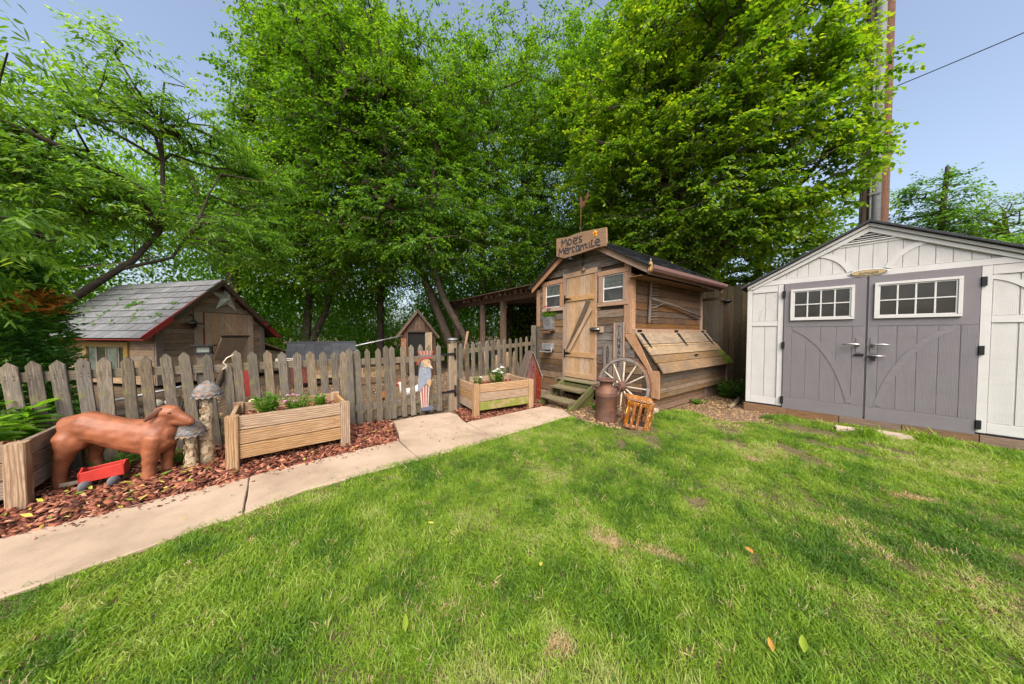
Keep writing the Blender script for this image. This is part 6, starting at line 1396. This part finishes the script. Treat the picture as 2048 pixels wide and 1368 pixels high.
# ------------------------------------------------------------------ hens
def hen(label, loc, rz, mat, s=1.0):
    t = thing('hen', label, 'hen', loc, rz); c = lambda x, y, z: V(x*s, y*s, z*s)
    blob('hen_body', [[(c(-.17, 0, .3), .02*s, .05*s), (c(-.11, 0, .24), .055*s, .07*s), (c(-.02, 0, .2), .085*s, .085*s), (c(.07, 0, .21), .075*s, .08*s), (c(.12, 0, .27), .045*s, .05*s), (c(.14, 0, .34), .03*s, .03*s), (c(.155, 0, .38), .028*s, .027*s)]], [(c(.16, 0, .385), (.03*s, .025*s, .026*s))], voxel=.009, sm=3, parent=t, mat=mat)
    for y in (-1, 1):
        blob('wing', [[(c(.05, y*.075, .23), .012*s, .04*s), (c(-.04, y*.085, .215), .014*s, .05*s), (c(-.12, y*.06, .23), .008*s, .02*s)]], voxel=.008, sm=1, parent=t, mat=mat)
        tube(t, 'leg', [c(0, y*.04, .14), c(.0, y*.045, .06), c(.005, y*.045, .0)], .007*s, M_LEG, 6)
        tube(t, 'foot', [c(-.02, y*.045, .006), c(.05, y*.055, .005)], .006*s, M_LEG, 5)
    for k in range(5):
        a = .5+.22*k; board(t, 'tail_feather', c(-.14, 0, .27), c(-.14-.13*math.cos(a), (k-2)*.012, .27+.13*math.sin(a)), .03*s, .006*s, mat, (0, 0, 1), .001)
    prism(t, 'comb', frame(c(.165, .004, .405), (1, 0, 0), (0, 0, 1)), [(-.03*s, -.005*s), (.025*s, -.01*s), (.03*s, .02*s), (.014*s, .006*s), (.008*s, .03*s), (-.005*s, .01*s), (-.014*s, .028*s), (-.02*s, .01*s)], .008, M_COMB, .001)
    prism(t, 'beak', frame(c(.185, .004, .383), (1, 0, 0), (0, 0, 1)), [(0, -.008*s), (.028*s, -.004*s), (0, .008*s)], .008, M_LEG, .001); prism(t, 'wattle', frame(c(.178, .004, .36), (1, 0, 0), (0, 0, 1)), [(-.008*s, -.02*s), (.008*s, -.02*s), (.01*s, .015*s), (-.01*s, .015*s)], .008, M_COMB, .001)
    return t
hen('brown hen standing behind the gate, left of the white hen', (1.15, 5.3, 0), R(205), M_HENB, .95)
hen('white hen with red face behind the gate beside the painted figure', (1.52, 5.15, 0.02), R(172), M_HENW, 1.0)

# a few larger single leaves on the lawn
for i, (x, y, a, L_, W_, ti, lb) in enumerate(((.32, 1.17, 1.3, .09, .025, .35, 'long pale green leaf lying on the lawn at the bottom centre'), (1.51, .21, .2, .1, .028, .35, 'long yellow green leaf near the bottom right of the lawn'), (1.42, .28, .4, .07, .02, .95, 'brown curled leaf beside the long yellow green leaf'), (1.98, .48, 1.0, .06, .03, .98, 'dark curled leaf in the middle of the lawn'), (.98, 1.1, .6, .035, .02, .6, 'small yellow leaf below the straw patch'), (.66, 1.75, 2.2, .05, .02, .7, 'pale curled leaf close to the path edge'))):
    v, F, t_ = leafmesh(np.array([[0, 0, 0.]]), np.array([[math.cos(a), math.sin(a), .05]]), np.array([[0, 0, 1.]]), np.array([L_]), np.array([W_]), np.array([ti]), .15, .1)
    tag(mkobj('fallen_leaf', npmesh('fallen_leaf', v, F, tint=t_), None, Matrix.Translation((x, y, .05)), L_LITTER), lb, 'leaf', 'single leaves on the lawn')
# ------------------------------------------------------------------ trees
def sample_blobs(r, blobs, n, shell=.45):
    w = np.array([b[1][0]*b[1][1]*b[1][2] for b in blobs]); idx = r.choice(len(blobs), n, p=w/w.sum()); c = np.array([b[0] for b in blobs], float)[idx]; s = np.array([b[1] for b in blobs], float)[idx]
    d = r.normal(size=(n, 3)); d /= np.linalg.norm(d, axis=1, keepdims=True); rad = r.uniform(0, 1, n)**shell
    return c+d*s*rad[:, None]
def grow(r, trunks, pts, step=.45):
    """attach each point to the nearest node of the limbs; returns segments with pipe-model radii"""
    nodes = []; par = []; fixed = []
    for tr in trunks:
        prev = -1; P = tr['p']; R_ = tr['r']
        if nodes: prev = int(((np.array(nodes)-np.array(P[0], float))**2).sum(1).argmin())
        for i, p in enumerate(P):
            if i:
                a = np.array(P[i-1], float); b = np.array(p, float); m = max(1, int(np.linalg.norm(b-a)/step))
                for k in range(1, m+1):
                    nodes.append(a+(b-a)*k/m+r.normal(0, .012, 3)); par.append(prev); fixed.append(R_[i-1]+(R_[i]-R_[i-1])*k/m); prev = len(nodes)-1
            else: nodes.append(np.array(p, float)); par.append(prev); fixed.append(R_[0]); prev = len(nodes)-1
    root = np.array(trunks[0]['p'][-1], float)
    order = np.argsort(np.linalg.norm(pts-root, axis=1))
    arr = np.zeros((len(nodes)+len(pts)*8, 3)); arr[:len(nodes)] = nodes; cnt = len(nodes); par = list(par); leafn = []
    for i in order:
        q = pts[i]; dlt = arr[:cnt]-q; d2 = (dlt**2).sum(1)+np.maximum(0, dlt[:, 2])*2.5
        j = int(d2.argmin()); D = math.sqrt(((arr[j]-q)**2).sum()); m = int(min(7, max(1, D/step))); a = arr[j].copy(); pj = j
        for k in range(1, m+1):
            f = k/m; pos = a+(q-a)*f+np.array([0, 0, .1*D*math.sin(f*math.pi)])+(r.normal(0, .04*step, 3) if k < m else 0)
            arr[cnt] = pos; par.append(pj); fixed.append(0); pj = cnt; cnt += 1
        leafn.append(pj)
    load = np.zeros(cnt)
    for l in leafn: load[l] += 1
    for k in range(cnt-1, -1, -1):
        if par[k] >= 0: load[par[k]] += load[k]
    rad = .0055*np.sqrt(np.maximum(load, 1)); 
    for k in range(cnt):
        if fixed[k] > 0: rad[k] = fixed[k]
    segs = [(arr[par[k]], arr[k], min(rad[par[k]], rad[k]*1.5 if fixed[k] == 0 else rad[par[k]]), rad[k]) for k in range(cnt) if par[k] >= 0 and ((arr[par[k]]-arr[k])**2).sum() > 1e-6]
    return segs
def foliage(r, centers, trunkc, K, M, tw, L, W, droop, young=.35, six=False, spread=.7, base=.3, horiz=.35):
    n = len(centers); out = centers-trunkc; out[:, 2] *= .3; out /= np.linalg.norm(out, axis=1, keepdims=True)+1e-9
    ct = np.clip(r.normal(base, .13, n), 0, 1)
    td = np.repeat(out, K, 0)*.55+r.normal(0, spread, (n*K, 3))*np.array([1, 1, horiz]); td /= np.linalg.norm(td, axis=1, keepdims=True)
    tc = np.repeat(centers, K, 0); tl = r.uniform(tw[0], tw[1], n*K)
    t = np.tile((np.arange(M)+.6)/M, n*K); d = np.repeat(td, M, 0); p = np.repeat(tc, M, 0)+d*(t*np.repeat(tl, M))[:, None]; p[:, 2] -= (t**2)*np.repeat(tl, M)*.35*droop
    side = np.cross(d, [0, 0, 1.]); side /= np.linalg.norm(side, axis=1, keepdims=True)+1e-9; sg = np.where(np.arange(len(p)) % 2 == 0, 1., -1.)[:, None]
    N_ = len(p); ld = d*.55+side*sg*.75+r.normal(0, .28, (N_, 3)); ld[:, 2] -= droop*r.uniform(.3, 1.3, N_)
    nr = np.tile([0, 0, 1.], (N_, 1))+r.normal(0, .45, (N_, 3))
    ti = np.clip(np.repeat(np.repeat(ct, K), M)+young*t**2*.9+r.normal(0, .09, N_), 0, 1)
    return (leafmesh if six else leaf4)(p, ld, nr, L*r.uniform(.6, 1.15, N_)*(1-.25*t), W*r.uniform(.7, 1.15, N_), ti, .12, .12)
def tree(name, label, loc, trunks, blobs, ncl, K, M, tw, L, W, droop, leaf, bark, seed, group=None, six=False, young=.35, base=.38, shell=.38, spread=.7, horiz=.35, holes=(), bk=5, centre=None):
    r = np.random.default_rng(seed); t = thing(name, label, 'tree', loc, 0, group); lo = np.array(loc, float)
    pts = sample_blobs(r, blobs, ncl, shell)
    for (hc, hr) in holes: pts = pts[(((pts-np.array(hc))/np.array(hr))**2).sum(1) > 1]
    # drop clusters where a slow noise says "gap"
    gap = np.sin(pts[:, 0]*1.7+seed)+np.sin(pts[:, 1]*1.9+pts[:, 2]*.8)+np.sin(pts[:, 2]*2.1-pts[:, 0]*.6+seed*2); gap2 = np.sin(pts[:, 0]*4.1-pts[:, 2]*2.3)+np.sin(pts[:, 1]*3.7+seed)+np.sin(pts[:, 2]*4.6+pts[:, 0]); pts = pts[(gap > -1.7) & (gap2 > -1.3)]
    segs = grow(r, trunks, pts); thr = .011 if seed in (120, 121) else .03; big = [s for s in segs if s[3] > thr]; small = [s for s in segs if s[3] <= thr]
    vs, fs = tubes_np(big, 9); tag(mkobj('trunk', npmesh('trunk', vs-lo, fs, True), t, None, bark))
    if small: vs, fs = tubes_np(small, bk-1); tag(mkobj('branches', npmesh('branches', vs-lo, fs, True), t, None, bark), kind='stuff')
    tc = np.array(centre if centre is not None else pts.mean(0)-np.array([0, 0, .5])); v, F, ti = foliage(r, pts.copy(), tc, K, M, tw, L, W, droop, young, six, spread, base, horiz)
    mkobj('crown', npmesh('crown', v-lo, F, tint=ti), t, None, leaf); return len(F)
NT = 0
# big middle trees
NT += tree('deciduous_tree', 'tall leafy tree with straight dark trunk behind the lean-to', (6.04, 10.37, 0), [dict(p=[(6.04, 10.37, -.1), (6.03, 10.37, 2.6), (6.06, 10.36, 5), (6.1, 10.3, 7.5), (6.0, 10.2, 10.5)], r=[.17, .15, .12, .09, .04])],
     [((6.0, 9.6, 7.0), (3.0, 1.7, 4.0)), ((5.2, 9.2, 4.8), (2.2, 1.6, 1.6)), ((4.7, 9.8, 3.5), (1.3, 1.0, .6)), ((6.8, 8.8, 10), (2.6, 2.2, 2.6)), ((4.6, 9.4, 8.6), (2, 2, 2.6))], 1404, 4, 8, (.3, .6), 0.124, 0.064, .5, L_MAIN, M_BARK, 101)
NT += tree('deciduous_tree', 'leafy tree whose two dark limbs lean left over the small barn', (4.5, 9.3, 0), [dict(p=[(4.5, 9.3, -.1), (4.3, 9.5, .7), (3.9, 9.7, 1.9), (3.5, 9.9, 3.1), (2.75, 10.1, 4.6), (2.3, 9.9, 6.5), (2.0, 9.7, 8.5)], r=[.2, .17, .15, .13, .11, .08, .04]), dict(p=[(4.55, 9.35, .2), (4.5, 8.9, 1.1), (3.85, 9.2, 2.4), (3.4, 9.1, 3.6), (3.3, 8.8, 5.2), (3.4, 8.6, 7.0)], r=[.14, .12, .11, .09, .07, .04])],
     [((2.4, 9.4, 6.6), (3.0, 1.6, 3.6)), ((3.6, 8.4, 4.4), (2.2, 1.5, 1.5)), ((2.0, 8.9, 4.4), (1.9, 1.4, 1.1)), ((2.5, 9.4, 3.6), (1.7, 1.0, .75)), ((.9, 9.8, 4.0), (1.5, 1.0, 1.0)), ((3.8, 8.8, 7.8), (2.6, 1.7, 3.2)), ((1.2, 9.2, 8.6), (2.2, 2.0, 2.8))], 2047, 4, 8, (.3, .6), 0.124, 0.064, .6, L_MAIN, M_BARK, 102)
NT += tree('deciduous_tree', 'leafy tree rising behind the playhouse gable', (-1.7, 13.2, 0), [dict(p=[(-1.7, 13.2, -.1), (-1.8, 13.2, 3.1), (-1.7, 13.0, 5.2), (-1.3, 12.6, 8), (-1, 12.3, 10)], r=[.19, .16, .12, .08, .04]), dict(p=[(-1.8, 13.2, 3.2), (-2.3, 12.9, 4.6), (-2.7, 12.6, 6.5)], r=[.1, .08, .04])],
     [((.3, 12, 8.0), (2.2, 2.3, 3.0)), ((-.6, 11.6, 5.4), (2.4, 1.8, 1.5)), ((-1.2, 11.9, 4.0), (1.6, 1.2, .9)), ((1.2, 11.4, 10), (2.2, 2.2, 3)), ((-2.0, 12.2, 5.2), (1.8, 1.8, 1.3))], 1677, 4, 8, (.32, .6), 0.136, 0.070, .55, L_MAIN, M_BARKL, 103)
NT += tree('deciduous_tree', 'slender tree forking low beyond the dark roofed hutch', (0.1, 13.9, 0), [dict(p=[(.05, 13.9, -.1), (.2, 13.9, 1.6), (.33, 13.9, 3.4), (.5, 13.6, 6), (.7, 13.2, 9)], r=[.17, .15, .12, .09, .04]), dict(p=[(.1, 13.9, .3), (.75, 13.7, 2.0), (1.15, 13.6, 3.6), (1.5, 13.2, 6), (1.8, 12.9, 8)], r=[.13, .12, .1, .07, .04])],
     [((1.2, 12.2, 7.4), (2.8, 2.0, 3.4)), ((.6, 12.3, 4.6), (2.2, 1.6, 1.4)), ((.9, 11.3, 3.5), (1.8, 1.1, .9)), ((-.4, 12.0, 3.4), (1.3, 1.1, .9)), ((1.2, 11.6, 10.4), (2.6, 2, 2.6))], 1482, 4, 8, (.32, .6), 0.136, 0.070, .55, L_YEL, M_BARKL, 104)
NT += tree('deciduous_tree', 'ivy wrapped slim tree left of the small barn', (2.6, 12.7, 0), [dict(p=[(2.6, 12.7, -.1), (2.62, 12.7, 2.6), (2.7, 12.6, 5.5), (2.9, 12.4, 9)], r=[.15, .13, .1, .05])],
     [((3.2, 11.8, 8.2), (2.4, 1.8, 3.2)), ((3.0, 12.0, 4.9), (1.8, 1.4, 1.7)), ((2.6, 12.6, 2.4), (.35, .35, 1.6))], 1092, 4, 8, (.3, .55), 0.130, 0.070, .55, L_DARK, M_BARK, 105)
NT += tree('deciduous_tree', 'dark trunked tree standing close beside the straight one behind the lean-to', (7.2, 10.2, 0), [dict(p=[(7.2, 10.2, -.1), (7.25, 10.1, 3.4), (7.5, 9.8, 6.5), (7.7, 9.4, 10)], r=[.15, .12, .08, .04])],
     [((8.0, 8.8, 6.0), (2.4, 2.0, 2.6)), ((8.4, 8.0, 9.8), (2.6, 2.2, 3.0))], 1092, 4, 8, (.3, .55), 0.130, 0.070, .55, L_MAIN, M_BARK, 106)
# right tree over the coop, yellow green outside
NT += tree('spreading_tree', 'large yellow green tree spreading over the coop and towards the utility poles', (9.3, 4.6, 0), [dict(p=[(9.3, 4.6, -.1), (9.1, 4.4, 1.6), (8.75, 4.25, 2.8), (8.5, 4.35, 4.6), (8.4, 4.1, 6.0), (8.2, 3.9, 8)], r=[.2, .17, .14, .1, .07, .04]),
     dict(p=[(9.25, 4.5, .5), (9.3, 3.7, 2.0), (9.15, 3.1, 3.4), (9.0, 2.5, 4.4), (8.6, 1.9, 5.6), (8.2, 1.4, 6.8)], r=[.15, .13, .1, .08, .05, .03]), dict(p=[(9.2, 4.0, 1.8), (9.1, 3.0, 3.3), (9.0, 1.6, 4.5), (8.7, .8, 5.2)], r=[.1, .08, .05, .025])],
     [((8.3, 4.4, 5.2), (1.7, 1.6, 2.0)), ((8.3, 2.9, 5.2), (1.5, 1.5, 1.9)), ((8.4, 1.8, 5.6), (1.3, 1.2, 1.8)), ((7.9, 3.8, 7.6), (1.9, 1.8, 2.2)), ((8.0, 2.2, 7.4), (1.5, 1.4, 1.8)), ((8.9, 4.2, 3.3), (1.6, 1.6, .9)), ((8.7, 1.2, 4.9), (.9, .7, 1.0)), ((8.5, .75, 5.4), (.7, .4, 1.7)), ((8.6, .75, 4.6), (.6, .4, .9)), ((8.3, .9, 7.6), (.7, .4, 1.4)), ((8.4, 1.1, 6.0), (.9, .5, 1.3)), ((8.6, 2.2, 3.9), (1.3, 1.4, .8)), ((8.3, 1.3, 7.4), (1.0, .7, 1.3)), ((8.2, 3.0, 9.6), (2.2, 2.2, 1.8)), ((7.2, 5.2, 6.6), (1.5, 1.4, 2.4))], 3900, 4, 8, (.25, .5), 0.124, 0.074, .5, L_YEL, M_BARK, 107, young=.5, base=.4, shell=.36)
NT += tree('deciduous_tree', 'leafy tree filling the gap between the lean-to trees and the yellow green tree', (9.6, 7.0, 0), [dict(p=[(9.6, 7.0, -.1), (9.5, 6.9, 3.0), (9.2, 6.6, 6), (8.9, 6.3, 9.5)], r=[.18, .14, .1, .05])],
     [((9.2, 6.4, 5.4), (2.2, 1.8, 2.6)), ((8.9, 6.2, 9.4), (2.4, 2.1, 2.8)), ((9.8, 5.8, 3.2), (1.8, 1.8, 1.0))], 1482, 4, 8, (.3, .55), 0.130, 0.070, .5, L_MAIN, M_BARK, 108)
NT += tree('deciduous_tree', 'tree behind the right end of the tall fence and the shed roof', (12.5, 3.2, 0), [dict(p=[(12.5, 3.2, -.1), (12.5, 3.1, 3.0), (12.3, 2.9, 6)], r=[.16, .12, .05])],
     [((12.2, 3.0, 3.6), (2.0, 1.8, 2.6)), ((11.6, 1.7, 3.6), (1.4, 1.3, 1.9)), ((12.6, 4.8, 4.2), (2, 1.8, 2.6))], 1248, 4, 8, (.32, .6), 0.136, 0.076, .5, L_YEL, M_BARK, 109)
NT += tree('deciduous_tree', 'sparse green tree to the right of the utility poles', (15.0, -.4, 0), [dict(p=[(15.0, -.4, -.1), (15.0, -.4, 3), (14.9, -.5, 6)], r=[.14, .1, .04])],
     [((15.0, -.25, 4.9), (.9, .8, 1.1)), ((15.0, -.75, 4.3), (.8, .6, .8)), ((15.2, .2, 4.2), (.7, .7, 1.0))], 300, 4, 8, (.25, .45), .11, .05, .4, L_DARK, M_BARK, 110)
NT += tree('deciduous_tree', 'thin pale crowned tree beyond the right slope of the shed roof', (15.6, -1.5, 0), [dict(p=[(15.6, -1.5, -.1), (15.6, -1.5, 3), (15.5, -1.4, 4.6)], r=[.12, .09, .03])],
     [((15.5, -1.3, 4.2), (1.0, .8, .85))], 190, 4, 7, (.3, .6), .09, .035, .3, L_YEL, M_BARK, 111, shell=.7)
NT += tree('shrub_tree', 'low green tree showing above the right end of the shed roof', (12.8, -1.3, 0), [dict(p=[(12.8, -1.3, -.1), (12.8, -1.3, 2.4)], r=[.1, .05])],
     [((12.7, -1.2, 2.8), (.9, .7, .7)), ((12.8, -2.2, 2.6), (.9, .8, .75)), ((13, -.2, 3.0), (.9, .8, .6))], 330, 5, 8, (.2, .4), .09, .045, .4, L_BRIGHT, M_BARK, 112)
NT += tree('deciduous_tree', 'twig ends of a tree reaching in at the right edge of the sky', (10.2, -3.4, 0), [dict(p=[(10.2, -3.4, -.1), (10.1, -3.0, 2.5), (9.8, -2.0, 3.5), (9.5, -1.45, 3.6)], r=[.1, .08, .03, .008])],
     [((9.45, -1.3, 3.55), (.4, .3, .45)), ((10, -2.8, 3.8), (.8, .8, .8))], 70, 3, 6, (.2, .4), .07, .03, .3, L_DARK, M_BARK, 113)
# peach tree leaning over the playhouse
NT += tree('peach_tree', 'narrow leaved tree with curved trunk arching over the playhouse roof', (-3.3, 7.3, 0), [dict(p=[(-3.5, 7.15, -.1), (-3.2, 7.35, .9), (-2.905, 7.454, 1.67), (-2.566, 7.577, 2.1), (-2.235, 7.681, 2.49), (-1.967, 7.754, 3.02), (-1.9, 7.77, 3.6), (-1.93, 7.76, 4.9), (-1.85, 7.7, 5.6)], r=[.085, .075, .055, .048, .043, .038, .032, .022, .012]), dict(p=[(-2.4, 7.63, 2.3), (-1.84, 7.786, 2.6), (-1.5, 7.86, 3.45), (-1.2, 7.8, 4.3)], r=[.03, .024, .018, .01]), dict(p=[(-3.0, 7.4, 1.4), (-3.1, 7.5, 2.6), (-3.1, 7.6, 3.6), (-2.8, 7.5, 4.6)], r=[.045, .035, .025, .015])],
     [((-2.1, 7.6, 5.1), (.8, .8, .95)), ((-1.5, 7.7, 4.4), (.85, .8, 1.0)), ((-2.7, 7.4, 4.3), (.8, .8, 1.0)), ((-3.3, 7.2, 3.4), (.9, .8, 1.0)), ((-1.1, 7.9, 3.6), (.75, .7, .8)), ((-2.3, 7.5, 3.5), (1.0, .8, .6)), ((-.9, 8.2, 4.6), (.8, .7, .9)), ((-1.6, 7.7, 2.95), (.9, .6, .4)), ((-.6, 8.2, 3.2), (.7, .6, .6)), ((-3.9, 7.2, 4.2), (.8, .8, .9))], 856, 5, 10, (.25, .5), 0.127, 0.031, .55, L_WILLOW, M_BARK, 120, shell=.6, six=False, young=.3)
NT += tree('peach_tree', 'near narrow leaved tree overhanging the top left corner', (-3.9, 4.9, 0), [dict(p=[(-3.9, 4.9, -.1), (-3.7, 4.9, 1.5), (-3.2, 4.85, 2.6), (-2.6, 4.7, 3.2)], r=[.1, .09, .06, .03])],
     [((-2.4, 4.6, 3.3), (.6, .6, .75)), ((-2.35, 4.9, 2.45), (.65, .6, .55)), ((-2.9, 4.5, 3.9), (.8, .7, .7)), ((-2.7, 4.9, 1.95), (.55, .5, .3))], 200, 5, 10, (.25, .5), .13, .028, .8, L_WILLOW, M_BARK, 121, shell=.7, six=True, young=.3)
NT += tree('deciduous_tree', 'thin crowned trees far behind the left playhouse roof', (-7, 13, 0), [dict(p=[(-7, 13, -.1), (-7, 13, 4), (-6.8, 13, 6)], r=[.15, .1, .05])],
     [((-6.5, 12.5, 4.6), (2.6, 2.4, 2.0)), ((-4.4, 12.8, 4.2), (2.2, 2, 1.8)), ((-8.5, 11, 3.8), (2.2, 2, 1.8))], 520, 5, 8, (.3, .6), .12, .05, .4, L_MAIN, M_BARKL, 122, shell=.8)

# arborvitae: fans of scale leaves
def arborvitae(label, loc, h, rad, seed):
    r = np.random.default_rng(seed); t = thing('arborvitae', label, 'evergreen', loc); mkobj('trunk', npmesh('trunk', *tubes_np([((0, 0, -.1), (0, 0, h*.9), .06, .015)], 8)), t, None, M_BARK)
    n = 8500; z = h*r.uniform(0.02, 1, n)**.9; a = r.uniform(0, 6.28, n); prof = rad*np.sqrt(np.clip(1-(z/h)**2.2, .01, 1))*(1+.12*np.sin(a*5+z*4)+.08*np.sin(a*11-z*7)); q = prof*r.uniform(.72, 1.03, n)
    c = np.stack([q*np.cos(a), q*np.sin(a), z], 1); out = np.stack([np.cos(a), np.sin(a), r.uniform(-.1, .7, n)], 1)
    dead = np.exp(-(((c-np.array([.56, -.1, 1.62]))/np.array([.22, .3, .15]))**2).sum(1))+.7*np.exp(-(((c-np.array([.35, -.75, 1.9]))/np.array([.12, .2, .06]))**2).sum(1))
    base = np.clip(.4+.22*np.sin(z*6+a*3)+r.normal(0, .13, n), 0, .88); base = np.where(r.uniform(0, 1, n) < dead*1.4-.15, r.uniform(.94, 1, n), base)
    M_ = 9; p = np.repeat(c, M_, 0)+np.repeat(out, M_, 0)*np.tile(np.linspace(0, .1, M_), n)[:, None]; side = np.cross(np.repeat(out, M_, 0), [0, 0, 1.])
    d = np.repeat(out, M_, 0)*.7+side*np.where(np.arange(n*M_) % 2, 1, -1)[:, None]*.6+r.normal(0, .25, (n*M_, 3)); nr = r.normal(0, .6, (n*M_, 3))+np.array([0, 0, 1.])
    v, F, ti = leaf4(p, d, nr, r.uniform(.04, .07, n*M_), r.uniform(.018, .028, n*M_), np.clip(np.repeat(base, M_)+np.where(np.repeat(base, M_) > .93, 0, 1)*r.normal(0, .08, n*M_), 0, 1), .1, .1)
    mkobj('crown', npmesh('crown', v, F, tint=ti), t, None, L_ARBOR)
arborvitae('dark green arborvitae with a patch of dead orange foliage at the left edge', (-3.16, 6.25, 0), 2.75, .74, 130)

# undergrowth and far woods: one mass of leaves
def mass(name, label, n, rfun, L, W, mat, seed, clump=18, base=.4):
    r = np.random.default_rng(seed); c = rfun(r, n//clump); k = len(c); p = np.repeat(c, clump, 0)+r.normal(0, .28, (k*clump, 3)); d = r.normal(0, 1, (k*clump, 3)); d[:, 2] -= .5; nr = np.tile([0, -.3, 1.], (k*clump, 1))+r.normal(0, .5, (k*clump, 3))
    ti = np.clip(np.repeat(r.normal(base, .2, k), clump)+r.normal(0, .1, k*clump), 0, 1)
    v, F, t = leaf4(p, d, nr, L*r.uniform(.6, 1.2, len(p)), W*r.uniform(.7, 1.2, len(p)), ti); v[:, 2] = np.maximum(v[:, 2], .0)
    tag(mkobj(name, npmesh(name, v, F, tint=t), None, None, mat), label, 'undergrowth' if 'under' in name else 'woods', kind='stuff')
def ring(a0, a1, d0, d1, z0, z1, pw=1.0):
    def f(r, n):
        a = np.radians(r.uniform(a0, a1, n)); d = r.uniform(d0, d1, n); z = z0+(z1-z0)*r.uniform(0, 1, n)**pw; g = np.sin(a*23)+np.sin(a*11+z*.9)+np.sin(z*1.3+d)
        k = g > -1.2; return np.stack([d*np.cos(a), d*np.sin(a), z], 1)[k]
    return f
mass('undergrowth', 'bright green undergrowth below the trees behind the yard', 60000, ring(62, 122, 13.5, 19, 0, 3.2, 1.4), .14, .08, L_UNDER, 201, base=.5)
mass('undergrowth', 'leafy thicket behind the tall dark fence', 26000, ring(14, 60, 12, 15, .5, 3.6), .13, .07, L_YEL, 202, base=.45)
mass('undergrowth', 'mid height leafy growth between the trunks behind the yard', 60000, ring(58, 118, 13, 16, 2.2, 6.0), .13, .07, L_UNDER, 205, base=.45)
mass('undergrowth', 'leafy growth behind the lean-to roof', 40000, ring(28, 60, 12.5, 16, 2.5, 6.5), .13, .07, L_UNDER, 206, base=.45)
mass('distant_woods', 'far wood reading as one green mass behind the trees', 90000, ring(18, 128, 17, 22, 1.0, 9, 1.2), .2, .11, L_UNDER, 203, base=.55)
mass('distant_woods', 'upper crowns of the far wood between the nearer trees', 90000, ring(30, 94, 16, 20, 6.5, 17, 1.0), .17, .09, L_YEL, 204, base=.45)
print('tree tris', NT, sum(len(o.data.polygons) for o in bpy.data.objects if o.type == 'MESH'))
